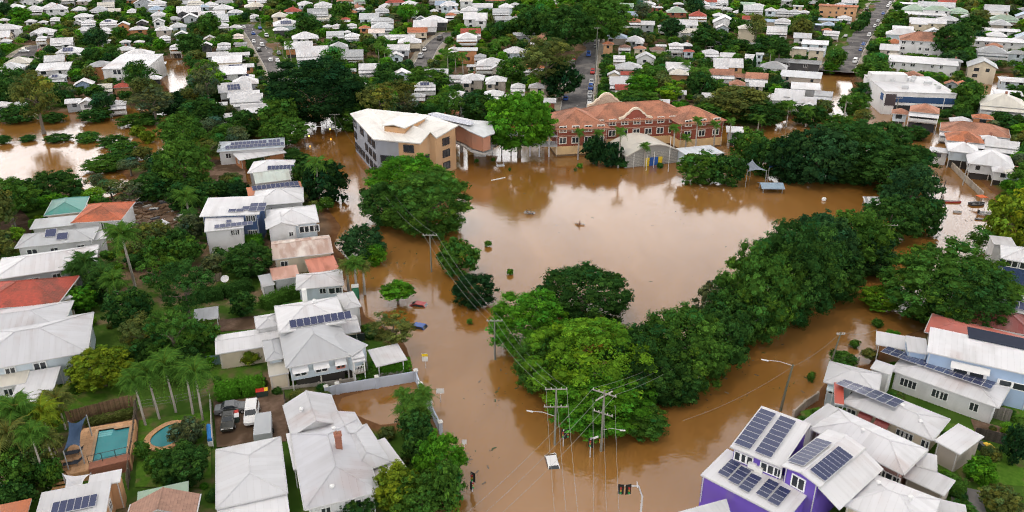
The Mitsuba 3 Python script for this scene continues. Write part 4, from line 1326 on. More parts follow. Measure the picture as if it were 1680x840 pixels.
main_px = [(574, 186, 11.0), (612, 228, 10.6), (690, 235, 10.4), (706, 216, 12.2), (716, 226, 10.6), (752, 205, 12.0), (700, 188, 11.6), (628, 181, 11.0), (603, 178, 11.4)]
P, pg = poly_roof(blk, main_px, .3, (.64, .62, .58))
ring = list(pg.buffer(-.7, join_style=2).exterior.coords)[:-1]
if Polygon(ring).exterior.is_ccw is False: ring = ring[::-1]
wall_faces = {}
for a, b in zip(ring, ring[1:] + ring[:1]):
    ax, _ = to_px(np.array([*a, 5])); bx, _ = to_px(np.array([*b, 5]))
    za = min(P, key=lambda p: (p[0] - a[0]) ** 2 + (p[1] - a[1]) ** 2)[2] - .28
    zb = min(P, key=lambda p: (p[0] - b[0]) ** 2 + (p[1] - b[1]) ** 2)[2] - .28
    L = math.hypot(b[0] - a[0], b[1] - a[1])
    tan = min(ax, bx) > 655 or max(ax, bx) > 695
    f = Frame([*a, 0], (b[0] - a[0], b[1] - a[1]))
    parts_ = [(0, L, (.45, .28, .15) if tan else (.235, .25, .285))]
    if 60 < abs(bx - ax) and ax < bx and ax < 640: parts_ = [(0, L * .52, (.235, .25, .285)), (L * .52, L, (.45, .28, .15))]
    for x0, x1, c in parts_:
        za_, zb_ = za + (zb - za) * x0 / L, za + (zb - za) * x1 / L
        part(blk, 'wall', MB().poly([f(x0, 0, -1), f(x1, 0, -1), f(x1, 0, zb_), f(x0, 0, za_)], c).poly([f(x1, .2, -1), f(x0, .2, -1), f(x0, .2, za_), f(x1, .2, zb_)], c).build('mat_wall'))
    if L > 3:
        n = max(1, int(L / 4.2))
        for k in (1.1, 4.4, 7.6):
            for i in range(n):
                if R1.random() < .18: continue
                c = f(L * (i + .5) / n, -.06, k + .95)
                w = min(R1.choice([2.4, 2.4, 3.4]), L / n * .8)
                key = part(blk, 'window', place(GLASS(), mat(c, f.rz, (w, .14, 1.5))))
                part(key, 'frame', place(frame_ring((.03, .03, .035)), mat(c, f.rz, (w + .4, .3, 2.0))))
mon, _ = poly_roof(blk, [(626, 206, 12.3), (645, 204, 13.0), (664, 210, 12.3), (701, 192, 12.6), (683, 185, 13.0), (655, 190, 12.6)], .25, (.66, .64, .60))
mp = Polygon([p[:2] for p in mon]).buffer(-.5)
part(blk, 'clerestory', MB().prism(list(mp.exterior.coords)[:-1], 9.5, 12.05, (.48, .27, .13)).build('mat_wall'))
wing, wp = poly_roof(blk, [(702, 186, 10.6), (753, 205, 10.4), (768, 214, 10.4), (793, 225, 9.6), (812, 218, 9.8), (806, 199, 10.2), (778, 197, 10.4), (716, 184, 10.6)], .25, (.50, .52, .54))
wq = wp.buffer(-1.2)
part(blk, 'wall', MB().prism(list(wq.exterior.coords)[:-1], 5.2, 9.4, (.42, .20, .13)).build('mat_wall'))
for i in range(12):
    for j in range(2):
        c = at(708 + i * 5.6 + j * 2, 187.5 + i * 1.15 + j * 3.2, 10.8)
        part(blk, 'solar_panel', place(solar_proto(), mat(c, math.radians(-20), (1.3, 1.5, 1))))
part(blk, 'floor_slab', MB().prism(list(wp.buffer(-.6).exterior.coords)[:-1], 4.4, 4.8, (.42, .43, .43)).build('mat_concrete'))
for x, yb, w, h, c in ((734, 259, 1.3, 6.0, (.5, .5, .5)), (757, 250, .9, 4.6, (.5, .5, .5)), (773, 254, 2.2, 9.6, (.52, .33, .14)), (787, 257, 3.4, 8.0, (.58, .58, .57))):
    p = at(x, yb, 0)
    part(blk, 'pier', MB().box(Frame(p, (1, -.1)), -w / 2, w / 2, 0, 1.0, -1.5, h, c).build('mat_concrete'))
p = at(799, 252, 0)
part(blk, 'glass_tower', MB().box(Frame(p, (1, -.1)), -1.6, 1.6, .2, 4, 2.2, 6.0, (.1, .16, .2)).build('mat_car'))
part(blk, 'tower_slab', MB().box(Frame(p, (1, -.1)), -2.2, 2.6, -.2, 4.2, 1.9, 2.2, (.5, .5, .5)).box(Frame(p, (1, -.1)), -2.2, 3.2, -.3, 4.2, 6.0, 6.3, (.5, .5, .5)).build('mat_concrete'))
walk = thing('walkway', 'raised covered walkway with steel railing between the two school buildings', 'walkway')
pa, pb = at(805, 236, 3.4), at(914, 239, 3.4)
fr = Frame([pa[0], pa[1], 0], pb - pa); L = float(np.linalg.norm((pb - pa)[:2]))
part(walk, 'deck', MB().box(fr, 0, L, 0, 4.2, 3.0, 3.4, (.42, .42, .42)).build('mat_concrete'))
part(walk, 'roof', MB().box(fr, 0, L, -.3, 4.8, 5.9, 6.1, (.55, .55, .56)).build('mat_metal_roof'))
for i in range(7):
    part(walk, 'post', place(unit_box('mat_paint', (.5, .5, .5)), mat(fr(L * (i + .15) / 7, .3, 2.5), fr.rz, (.35, .35, 6.8))))
rb = MB()
for zz in (3.7, 4.0, 4.3, 4.6): rb.box(fr, 0, L, .02, .07, zz, zz + .06, (.4, .42, .44))
for i in range(28): rb.box(fr, L * i / 27, L * i / 27 + .06, .0, .08, 3.4, 4.65, (.4, .42, .44))
part(walk, 'railing', rb.build('mat_paint'))
# ---------------------------------------------------------------- roads that stay dry
def road(name, label, pts, width, line=True, kerb=True):
    P = [on_land(*p)[:2] for p in pts]
    ls = LineString(P)
    n = max(2, int(ls.length / 4))
    C = np.array([ls.interpolate(i / n, normalized=True).coords[0] for i in range(n + 1)])
    for _ in range(4): C[1:-1] = (C[:-2] + 2 * C[1:-1] + C[2:]) / 4
    t = np.gradient(C, axis=0); t /= np.linalg.norm(t, axis=1, keepdims=True)
    nn = np.stack([-t[:, 1], t[:, 0]], 1)

    def strip(o0, o1, up, col, a=0, b=None):
        m = MB(); idx = range(len(C))[a:b]
        z = hill(C[:, 0], C[:, 1])
        for i, j in zip(idx, idx[1:]):
            q = [[*(C[i] + nn[i] * o1), z[i] + up], [*(C[i] + nn[i] * o0), z[i] + up], [*(C[j] + nn[j] * o0), z[j] + up], [*(C[j] + nn[j] * o1), z[j] + up]]
            m.poly(q[::-1] if np.cross(np.subtract(q[1], q[0]), np.subtract(q[2], q[0]))[2] < 0 else q, col)
        return m
    h = width / 2
    scene[name] = strip(-h, h, .10, (.15, .145, .145)).build('mat_asphalt')
    labels[name] = {'label': label, 'kind': 'structure'}
    if kerb:
        for s in (-1, 1):
            part(name, 'footpath', strip(s * (h + .25), s * (h + 3.0), .17, (.27, .24, .19)).build('mat_concrete'))
            part(name, 'kerb', strip(s * h, s * (h + .28), .21, (.42, .41, .39)).build('mat_concrete'))
    if line:
        m = MB()
        for i in range(1, len(C) - 2, 3):
            z = float(hill(*C[i])) + .115
            f = Frame([*C[i], z], t[i])
            m.poly([f(0, -.1, 0), f(3.4, -.1, 0), f(3.4, .1, 0), f(0, .1, 0)], (.7, .7, .68))
        k = part(name, 'line_marking', m.build('mat_paint')); labels[k] = {'kind': 'stuff'}
    foot.append(LineString(C).buffer(h + 1.2))
    return C, t, nn


def asphalt(p, n, uv):
    a = FBM(p.x * 0.25, p.y * 0.25, 1.0, octaves=4)
    return mikit.mix([0.115, 0.110, 0.112], [0.20, 0.19, 0.185], SS(.3, .7, a))


scene['mat_asphalt'] = two({'type': 'diffuse', 'reflectance': mikit.proc(asphalt)})
ROADS = {
    'right': road('sloping_road', 'long straight asphalt road that climbs the hill at the right', [(1345, 118), (1393, 95), (1420, 50), (1455, -8), (1475, -40)][1:] if False else [(1372, 118), (1398, 72), (1422, 38), (1450, 0), (1470, -25)], 13),
    'centre': road('school_road', 'asphalt road that climbs from behind the brick school', [(945, 192), (948, 160), (955, 120), (960, 85), (964, 62)], 11),
    'left': road('street_road', 'asphalt street that runs down to the dark spreading tree', [(408, 40), (425, 62), (440, 85), (456, 110), (470, 142)], 10),
    'middle': road('lane_road', 'narrow lane that bends up through gardens', [(688, 112), (700, 92), (708, 76), (724, 62), (740, 54)], 6.5, False),
    'court': road('court_road', 'short dead-end asphalt street at the left', [(36, 98), (52, 84), (72, 74)], 11, False),
}

# ---------------------------------------------------------------- houses up the hillside
FAR = '''
1590 205 0 -
85 8 30 wh2 V|56 12 30 wh2 V|24 9 30 wh2 V|92 11 34 wh2|130 13 26 wh1|163 13 28 lh1|188 15 20 cx1 K|256 12 25 bh1|216 14 13 wh1|6 30 17 wh1|50 32 18 wh1|70 33 13 wh1|90 27 15 wh1|127 34 18 wy1|145 33 22 wh2|178 33 26 wh2 S
202 37 20 wy2|233 34 20 gy1|260 32 20 wy2|227 44 30 wh1|138 46 25 wh1|172 47 23 wh1|268 45 28 wh2|8 64 20 wh1|62 60 30 wh2|52 69 18 ws1|102 65 35 wx1|115 80 42 wh1 S|90 94 32 wx1|88 107 52 ws1|93 122 28 lh1 S|205 77 30 wh1|227 85 50 wh1|230 93 40 wx1
172 63 14 wh1|205 65 16 wh1|228 65 12 wh1|270 58 18 wh1|10 118 20 lh1|253 124 22 wh1|262 100 18 wf1|137 133 32 wy1 L|200 137 30 rh1 O|172 138 22 cx1
345 5 25 wh1|333 8 20 bh1|366 11 34 wh1|310 15 40 wx2|312 25 25 wy2|347 21 44 wx1|357 28 36 lx1|386 17 26 wh1|418 7 36 ch1|286 28 22 lh1|292 40 28 lh1|298 53 24 wy2|288 72 14 wh1|344 60 22 wy1 K|365 38 20 wh1|386 41 20 wh1|338 70 14 wy2|367 69 22 wh1|394 68 22 df1|390 55 18 ph1|364 77 20 gh1
357 87 36 wx1|384 86 42 wx1|372 95 50 ws1|384 104 58 wx1 S|380 113 50 ws1|398 120 44 wh1 S|402 130 44 wh1|417 23 14 wh1|459 23 28 ch1|470 36 46 wh1 S|460 45 26 wh1|480 15 30 rh1|530 27 28 cx1|538 40 18 wh1|553 39 16 wh1|550 53 30 lx1|490 73 48 wx1|512 84 56 wx2|526 105 26 wx1|500 3 26 wh1|530 5 30 wh1
575 17 22 oh1|567 28 13 rh1|592 12 15 wh1|633 8 25 wh1|672 3 28 wh1|682 18 18 wh1|690 27 16 wy1|712 15 15 wh1|737 5 30 wh2|745 16 20 wh1|770 13 28 wh1|740 21 18 oh1|792 8 34 wx1|830 8 24 wh2|822 16 28 lx2|780 26 40 wx2|826 28 28 lx1|712 31 46 wh1|698 38 40 wx1|728 32 20 wx1|685 48 34 ox1 K|663 55 60 wx1|672 64 40 wh1|654 76 38 wx1|650 88 26 wy1|618 49 28 px1|598 42 20 oh1
578 55 26 wh1|577 38 12 wh1|627 40 38 lh1|567 49 15 wh1|766 57 34 wh2 V|767 77 34 lf2|745 77 18 wh1|788 88 17 gh1|807 100 50 wh1 V|776 104 18 wf1|606 107 36 wx1|574 112 20 wx1|590 135 18 wy1|716 117 40 wx2 S|745 123 26 wx1|697 135 36 wh2 S|776 123 38 wh2|814 126 36 wh2
845 4 16 wh1|842 26 20 lh1|905 2 44 wx2|955 15 18 lh1|860 53 38 lf1|888 62 36 th1|858 106 34 oh1 W|882 106 24 oh1 W|1064 8 22 wh2 B|1078 9 22 wh2 B|1110 16 34 eh2 B|1037 31 30 oh2|1063 36 24 wx2|1090 40 22 wh1|1012 57 36 bh1|1042 62 32 wh1|998 68 20 oh2 O|1025 73 20 nh1|1050 75 22 th1 K|1078 77 24 nh1 K|1085 71 14 wf1|1109 70 24 wh2|1016 91 18 wx1|1032 106 46 lh1|1008 118 24 wy1|1028 117 26 rx1|1022 131 46 wx1|1028 140 40 rx1 W|850 137 24 wh2|884 137 34 wh2|905 158 18 wx1 B
1155 3 20 wh2|1166 10 40 wx1|1192 12 20 wh1|1145 22 30 rh2 O|1180 22 22 wh1|1212 17 18 wh1|1186 42 24 wy1|1226 42 30 ch3 K|1265 14 20 wh2|1283 15 22 lh2|1304 16 20 lh2|1320 17 18 wh1|1310 7 18 lf2|1264 32 20 bx1|1285 31 26 wh2|1275 47 34 wx1|1308 37 14 oh1|1342 37 14 bf2 D|1360 29 34 bf1|1386 26 24 wh1|1360 37 24 bh1|1382 42 28 wx1|1357 46 16 oh1|1370 57 34 wx2 K|1175 60 26 lx1|1130 80 18 rh1|1166 82 28 wh1|1127 70 14 wh1|1194 88 26 wx1|1236 90 28 wx1|1246 84 18 lf2|1194 102 50 wx1 O|1216 108 22 wh1|1317 57 30 lx1|1338 66 44 wf2|1322 76 60 wf2 K|1318 92 76 df1 D
1315 119 68 ls1|1322 138 48 ws1|1184 116 42 tx1|1212 121 30 tx1|1242 122 38 tx1 W|1210 133 28 th1|1242 135 26 wx1
1497 3 44 wf1|1556 3 34 rx1 W|1536 7 58 lx1|1500 12 38 eh1|1537 13 44 eh1|1573 15 30 eh1|1511 19 78 wf1|1522 33 58 wx2 K|1482 43 34 ws1|1482 52 54 wh2|1467 66 26 oh1|1460 76 32 wx1|1466 85 22 cf1 G|1635 13 38 lx1|1632 20 44 cf1 K|1648 28 44 eh1 O|1642 46 60 wf1|1638 62 80 wf2 W|1632 72 26 th1|1628 80 46 gh2|1664 83 34 gh2
1524 61 92 th3 W|1515 95 108 wf2 W|1612 103 46 gy2|1665 127 46 wf1|1562 133 18 oy1|1579 134 18 oy1
30 167 26 lh1|2 167 16 wh1|120 162 26 wx1|141 163 24 wy1|160 158 18 ws1|192 165 28 wh1
385 141 56 wx1 S|398 150 54 ws1|405 158 54 wx1|415 170 46 wx1|420 177 40 ws1|360 166 18 wf1|367 185 16 wf1|442 181 12 wf1
684 152 28 lh1|754 153 40 wh2|810 149 34 wh1|838 153 20 wf1|740 180 22 oh1
1114 148 26 wx1|1087 163 15 wx1|1163 153 24 wx1|1206 208 26 ws1|1296 150 50 wx1|1268 156 34 wx1|1318 161 44 wx1|1352 150 30 lx1
1655 148 44 wf1 W|1645 163 70 ch2 W|1578 193 36 wh1 E|1609 187 38 oh1|1600 208 104 th1|1583 221 58 oh1|1622 221 28 wh1|1543 241 24 wf1|1581 238 48 wh1|1642 231 52 wx1|1625 256 70 wh1|1660 274 64 ch1|1478 179 20 th1|1518 175 46 th2 D|1560 205 12 wh1
1382 6 64 of3 O|1414 6 12 of2 O
'''
sp = thing('shop_building', 'long white two-storey shop building with blue windows and two poster panels at the flood edge', 'shop')
fr, W, D, z, g = solve_block((1452, 150), (1571, 154), (1436, 124), 7.0)
block(sp, fr, W, D, z, g, 'f', 0, 'w', 'w', 2, over=.15, r=R1, wins='')
wb = dict(fr=fr, W=W, D=D, z=z, g=g)
for t, w in ((.22, 2.6), (.30, 2.6), (.37, 2.6), (.48, 2.6), (.56, 2.6), (.63, 2.6), (.71, 2.6), (.78, 2.6), (.92, 3.2)):
    c = fr(W * t, .1, g + 4.4); part(sp, 'window', place(unit_box('mat_car', (.02, .055, .14)), mat(c, fr.rz, (w, .16, 2.0))))
    c = fr(W * t, .1, g + 1.5); part(sp, 'window', place(GLASS(), mat(c, fr.rz, (w, .16, 2.0))))
part(sp, 'poster', place(unit_box('mat_paint', (.05, .04, .045)), mat(fr(W * .10, .06, g + 4.2), fr.rz, (3.4, .2, 3.9))))
part(sp, 'poster', place(unit_box('mat_paint', (.04, .09, .22)), mat(fr(.06, 2.6, g + 4.8), fr.rz + math.pi / 2, (3.0, .2, 2.2))))
r2 = random.Random(3)
for i in range(14):
    part(sp, 'roof_unit', place(unit_box('mat_paint', (.45, .46, .47)), mat(fr(W * r2.uniform(.1, .95), D * r2.uniform(.2, .9), z + .6), fr.rz, (r2.uniform(1, 2.2), 1.2, 1.0))))
part(sp, 'roof_room', place(unit_box('mat_wall', (.6, .6, .6)), mat(fr(W * .25, D * .7, z + 1.3), fr.rz, (12, 6, 2.6))))
h_ = house('large white two-storey hall with one dark window above the left pond', 'hall', 'building')
b = hb(h_, (166, 113), (240, 112), (178, 98), 6.6, 's', 0.10, 'w', 'w', wins='', over=.3)
win(h_, b, .33, 3.4, 3.4, 1.8); win(h_, b, .4, 1.6, 1.8, .5)
for rec in FAR.replace('\n', '|').split('|'):
    q = rec.split()
    if len(q) >= 4 and q[3] != '-':
        far_house(float(q[0]), float(q[1]), float(q[2]), q[3], q[4] if len(q) > 4 else '')

# the close-packed houses between, further up the hill
rh = random.Random(31)
more = 0
road_mask = shapely.STRtree(foot)
for _ in range(5000):
    y = 300 + 330 * rh.random()
    x = rh.uniform(-.74, .74) * y
    px, py = to_px(np.array([x, y, float(hill(x, y)) + 4]))
    if not (-10 < px < 1690 and -8 < py < 190) or water_area.distance(Point(x, y)) < 8: continue
    if (840 < px < 1010 and py < 70) or (400 < px < 640 and 90 < py < 215) or (860 < px < 945 and py < 160) or (1540 < px and py < 12) or (1180 < px < 1270 and py > 135): continue
    if len(shapely.STRtree(foot).query(shapely.Point(x, y), 'dwithin', 9.0 if rh.random() < .6 else 12.0)): continue
    w = rh.uniform(8, 13.5) * pxm(np.array([x, y, 10]))
    far_house(px, py, w, rh.choice('wwwwwwwwlllcggroetb') + rh.choice('hhhxxy') + rh.choice('1112'))
    more += 1
    if more >= 95: break
print('more houses', more)

# ---------------------------------------------------------------- trees set by hand: kind tint x top bottom width
big_cat = [
    ('round', 'bright', 672, 252, 345, 130, 'broad bright green crown on top of the rain tree beside the brown park'), ('round', 'mid', 698, 282, 388, 152, 'dense mid green rain tree between the flooded street and the park'), ('round', 'deep', 645, 295, 375, 105, 'dark left flank tree of the rain tree clump beside the flooded street'),
    ('round', 'deep', 957, 430, 535, 144, 'neat dark dome tree that stands above the corner clump'),
    ('round', 'lime', 968, 518, 672, 196, 'light green tree at the point of the park corner'), ('round', 'bright', 868, 480, 590, 130, 'bright green tree on the left side of the park corner'), ('round', 'bright', 985, 600, 722, 180, 'bright green hanging crown behind the two corner power poles'), ('round', 'mid', 905, 545, 650, 120, None),
    ('layer', 'mid', 1052, 655, 722, 90, 'low green bough over the brown water right of the corner power pole'), ('round', 'deep', 1060, 530, 660, 130, None), ('round', 'mid', 1120, 500, 640, 140, None), ('round', 'deep', 1105, 575, 668, 104, None), ('round', 'deep', 1180, 505, 618, 100, None),
    ('round', 'grey', 1185, 455, 540, 90, 'grey-green tree within the park rank of trees'), ('round', 'deep', 1205, 470, 570, 110, None), ('round', 'mid', 1245, 405, 560, 130, None), ('round', 'deep', 1300, 365, 530, 140, None), ('round', 'blue', 1345, 350, 480, 110, None), ('round', 'deep', 1365, 400, 500, 100, None), ('round', 'mid', 1405, 345, 450, 104, None), ('round', 'blue', 1425, 380, 455, 90, None),
    ('round', 'deep', 1462, 320, 400, 90, None), ('round', 'blue', 1495, 270, 360, 84, None), ('round', 'deep', 1515, 320, 390, 60, None), ('round', 'deep', 1470, 240, 320, 110, None), ('round', 'deep', 1405, 205, 300, 140, None), ('round', 'blue', 1345, 208, 302, 110, None), ('round', 'deep', 1440, 200, 280, 110, None), ('round', 'dark', 1300, 218, 300, 80, None), ('round', 'deep', 1385, 235, 300, 100, None), ('round', 'deep', 1500, 235, 290, 70, None),
    ('round', 'mid', 750, 388, 455, 72, 'mid green tree on the park bank right of the tall power pole'), ('round', 'dark', 776, 446, 506, 78, 'dark round shrub-like tree at the lower end of the park bank'),
    ('round', 'blue', 596, 366, 432, 78, 'dark blue-green dome tree beside the flooded street'), ('umbrella', 'bright', 652, 456, 500, 62, 'small bright parasol-shaped tree on a bare trunk in the water'), ('airy', 'olive', 642, 508, 572, 84, 'olive loose tree above the blue submerged car'), ('round', 'bright', 614, 398, 438, 40, None),
    ('round', 'mid', 1555, 400, 538, 186, 'big spreading shade tree with yellowish tips at the right street corner'), ('layer', 'lime', 1448, 466, 512, 74, 'light green low branch mass left of the big spreading shade tree'), ('round', 'deep', 1590, 440, 550, 130, None),
    ('round', 'yellow', 1662, 312, 402, 74, 'yellow-tipped tree at the right edge by the moored boats'), ('airy', 'mid', 1608, 368, 408, 42, None),
    ('round', 'dark', 517, 104, 198, 142, 'very dark giant spreading tree where the left street enters the flood'), ('round', 'mid', 464, 190, 240, 78, 'mid green round tree beside the flooded left street with orange lamps'), ('round', 'mid', 572, 168, 216, 56, None),
    ('airy', 'olive', 55, 112, 192, 66, 'tall olive gum tree on the far bank of the left pond'), ('round', 'deep', 28, 170, 202, 62, None), ('round', 'deep', 85, 184, 202, 42, None), ('bush', 'deep', 155, 176, 202, 56, None), ('bush', 'mid', 228, 183, 209, 70, 'large low mound of green shrub standing in the left pond'), ('airy', 'grey', 250, 142, 190, 70, None), ('round', 'dark', 275, 148, 190, 62, None), ('round', 'blue', 168, 150, 190, 40, None),
    ('round', 'yellow', 226, 204, 226, 28, None), ('round', 'yellow', 242, 213, 236, 26, None), ('round', 'olive', 234, 238, 262, 32, None),
    ('bush', 'mid', 143, 216, 234, 44, None), ('bush', 'deep', 186, 220, 242, 52, None), ('bush', 'mid', 203, 230, 250, 52, None), ('bush', 'deep', 200, 245, 266, 60, None), ('bush', 'mid', 175, 254, 284, 80, None), ('airy', 'grey', 212, 257, 282, 40, None), ('round', 'olive', 255, 258, 284, 46, None), ('bush', 'deep', 95, 219, 233, 46, None), ('bush', 'deep', 45, 221, 233, 28, None), ('bush', 'deep', 6, 221, 237, 26, None),
    ('round', 'mid', 300, 228, 312, 84, 'mid green tree on the right bank of the left pond'), ('round', 'deep', 330, 158, 212, 70, None), ('round', 'mid', 372, 200, 240, 54, None), ('round', 'deep', 398, 180, 226, 56, None), ('round', 'blue', 318, 140, 168, 56, None), ('round', 'deep', 352, 140, 166, 50, None), ('round', 'mid', 295, 200, 232, 40, None), ('airy', 'olive', 340, 225, 262, 50, None),
    ('round', 'deep', 34, 290, 348, 60, None), ('round', 'deep', 92, 278, 334, 86, None), ('round', 'mid', 12, 300, 345, 50, None), ('airy', 'olive', 180, 290, 322, 44, None), ('airy', 'grey', 210, 292, 334, 56, None), ('round', 'deep', 250, 280, 330, 70, None), ('round', 'deep', 305, 292, 348, 66, None), ('round', 'deep', 345, 292, 336, 60, None), ('round', 'dark', 385, 296, 332, 54, None), ('airy', 'grey', 160, 282, 310, 36, None), ('round', 'blue', 262, 248, 292, 44, None),
    ('round', 'dark', 535, 262, 336, 70, None), ('round', 'deep', 500, 262, 312, 44, None), ('bush', 'mid', 535, 322, 344, 26, None), ('bush', 'deep', 478, 250, 268, 60, None),
    ('round', 'mid', 258, 385, 440, 50, None), ('round', 'deep', 292, 372, 425, 50, None), ('airy', 'mid', 262, 415, 480, 74, None), ('airy', 'deep', 302, 420, 520, 84, 'large dark leafy tree in the back gardens above the palms'), ('round', 'deep', 210, 470, 545, 74, None), ('round', 'deep', 165, 440, 492, 60, None), ('round', 'bright', 126, 466, 514, 62, 'round glossy bright green tree by the red and white roofs'), ('bush', 'grey', 348, 415, 450, 40, None), ('round', 'deep', 408, 396, 458, 84, None), ('round', 'deep', 397, 476, 520, 46, 'small dense pointed green tree by the pale carport roof'), ('airy', 'olive', 232, 510, 580, 76, None), ('airy', 'mid', 282, 500, 592, 86, None), ('round', 'mid', 330, 520, 582, 60, None), ('round', 'yellow', 165, 566, 642, 96, 'broad yellow-green tree over the left lawn'), ('round', 'deep', 245, 545, 612, 70, None), ('round', 'deep', 292, 560, 622, 84, None), ('round', 'yellow', 410, 568, 600, 40, 'small round yellow-green tree at the corner of the long white house'),
    ('round', 'deep', 300, 725, 800, 86, 'dark thicket tree below the round garden pool'), ('round', 'grey', 304, 684, 736, 58, 'small pale grey-green tree over the round garden pool'), ('bush', 'mid', 232, 722, 756, 30, None), ('round', 'mid', 262, 735, 790, 50, None),
    ('round', 'yellow', 650, 758, 842, 88, 'yellow-green rounded tree in front of the chimney house'), ('round', 'bright', 722, 708, 800, 84, 'bright green tree at the bottom edge of the flooded street'), ('round', 'mid', 690, 768, 850, 90, None), ('round', 'deep', 585, 802, 860, 72, None), ('round', 'mid', 735, 752, 840, 60, None),
    ('bush', 'olive', 42, 676, 790, 100, 'dense mass of yellow-green foliage under the cane palms'), ('bush', 'mid', 25, 720, 810, 90, None), ('bush', 'yellow', 72, 655, 720, 56, None), ('bush', 'mid', 80, 748, 805, 44, None), ('bush', 'deep', 682, 668, 730, 64, 'dark thicket under the feathery palms of the flooded garden'), ('bush', 'deep', 690, 700, 770, 60, None), ('bush', 'deep', 20, 790, 850, 70, None),
    ('bush', 'bright', 1610, 748, 796, 54, 'clipped round bright green shrub in the lower right garden'), ('round', 'dark', 1672, 690, 765, 46, None), ('bush', 'mid', 1384, 574, 604, 50, None), ('bush', 'olive', 1427, 570, 590, 28, None), ('bush', 'mid', 1331, 608, 628, 13, None), ('round', 'olive', 1645, 795, 850, 70, None), ('bush', 'mid', 1580, 820, 850, 50, None), ('bush', 'mid', 1402, 556, 572, 18, None), ('bush', 'bright', 1465, 540, 556, 24, None), ('bush', 'mid', 1440, 522, 538, 18, None),
    ('airy', 'olive', 622, 130, 196, 70, None), ('airy', 'olive', 660, 128, 172, 46, None), ('airy', 'grey', 664, 150, 192, 50, None), ('round', 'mid', 700, 112, 152, 84, None), ('round', 'deep', 640, 100, 134, 60, None), ('airy', 'mid', 735, 140, 196, 50, None), ('round', 'deep', 790, 152, 202, 60, None), ('round', 'blue', 770, 150, 190, 46, None), ('round', 'deep', 815, 178, 206, 40, None), ('round', 'deep', 690, 170, 200, 40, None), ('round', 'deep', 600, 170, 190, 40, None),
    ('airy', 'olive', 897, 60, 130, 84, 'tall pale olive gum tree left of the school road'), ('round', 'dark', 920, 100, 158, 64, 'dark round tree hanging over the school road'), ('round', 'deep', 930, 12, 76, 78, 'big dark tree with yellowish top behind the school road'), ('round', 'mid', 988, 0, 62, 84, None), ('round', 'deep', 872, 15, 58, 50, None), ('round', 'mid', 846, 30, 52, 40, None), ('round', 'deep', 960, 40, 68, 40, None),
    ('round', 'mid', 1045, 150, 182, 88, 'broad green tree rising behind the brick school roof'), ('round', 'mid', 1062, 108, 142, 50, None), ('airy', 'olive', 1085, 115, 150, 40, None), ('round', 'deep', 1150, 116, 160, 50, None), ('round', 'olive', 1215, 140, 196, 110, None), ('round', 'mid', 1170, 168, 200, 70, None), ('round', 'deep', 1250, 162, 205, 80, None), ('round', 'deep', 1160, 45, 78, 50, None), ('round', 'deep', 1205, 62, 86, 46, None), ('round', 'deep', 1263, 58, 84, 50, None), ('airy', 'olive', 1242, 20, 62, 34, None), ('round', 'deep', 1238, 70, 92, 40, None), ('column', 'dark', 1201, 28, 54, 12, None), ('column', 'dark', 1188, 55, 80, 14, None), ('column', 'dark', 1238, 88, 116, 7, None), ('column', 'dark', 1230, 95, 116, 6, None), ('column', 'dark', 1215, 5, 30, 8, None),
    ('round', 'deep', 1305, 38, 58, 28, None), ('round', 'mid', 1372, 78, 112, 34, None), ('round', 'bright', 1364, 98, 122, 26, None), ('round', 'deep', 1418, 18, 44, 22, None), ('round', 'deep', 1408, 32, 52, 22, None), ('round', 'deep', 1565, 38, 92, 56, None), ('round', 'deep', 1595, 25, 54, 44, None), ('round', 'mid', 1582, 76, 106, 36, None), ('round', 'mid', 1545, 76, 90, 26, None), ('round', 'mid', 1589, 132, 186, 48, None), ('round', 'deep', 1425, 134, 168, 56, None), ('round', 'deep', 1662, 186, 222, 50, None), ('round', 'deep', 1500, 205, 232, 50, None), ('round', 'mid', 1432, 95, 120, 30, None), ('round', 'bright', 1540, 118, 132, 22, None), ('round', 'deep', 1640, 182, 206, 40, None),
    ('round', 'mid', 1148, 246, 304, 70, None), ('round', 'deep', 1195, 250, 306, 62, None), ('round', 'mid', 1230, 210, 268, 60, None), ('round', 'deep', 1250, 225, 290, 54, None), ('round', 'mid', 1282, 222, 262, 50, None), ('round', 'dark', 975, 222, 272, 40, None), ('round', 'dark', 1003, 232, 276, 40, None), ('bush', 'deep', 1020, 258, 276, 24, None),
    ('round', 'mid', 1402, 150, 190, 50, None), ('round', 'deep', 1330, 170, 208, 56, None), ('round', 'mid', 1378, 186, 218, 50, None), ('round', 'olive', 1352, 162, 190, 34, None), ('airy', 'olive', 1416, 176, 205, 34, None),
    ('round', 'deep', 1665, 150, 170, 20, None), ('round', 'blue', 575, 120, 150, 40, None), ('airy', 'deep', 222, 100, 140, 40, 'spindly dark tree against the large white hall'),
]
tree('round', 'bright', 852, 152, 246, 104, 'bright green domed tree between the two school buildings', low=0.0, lift=1.5)
for k, t_, x, a, b, w, lab in big_cat:
    tree(k, t_, x, a, b, w, lab)

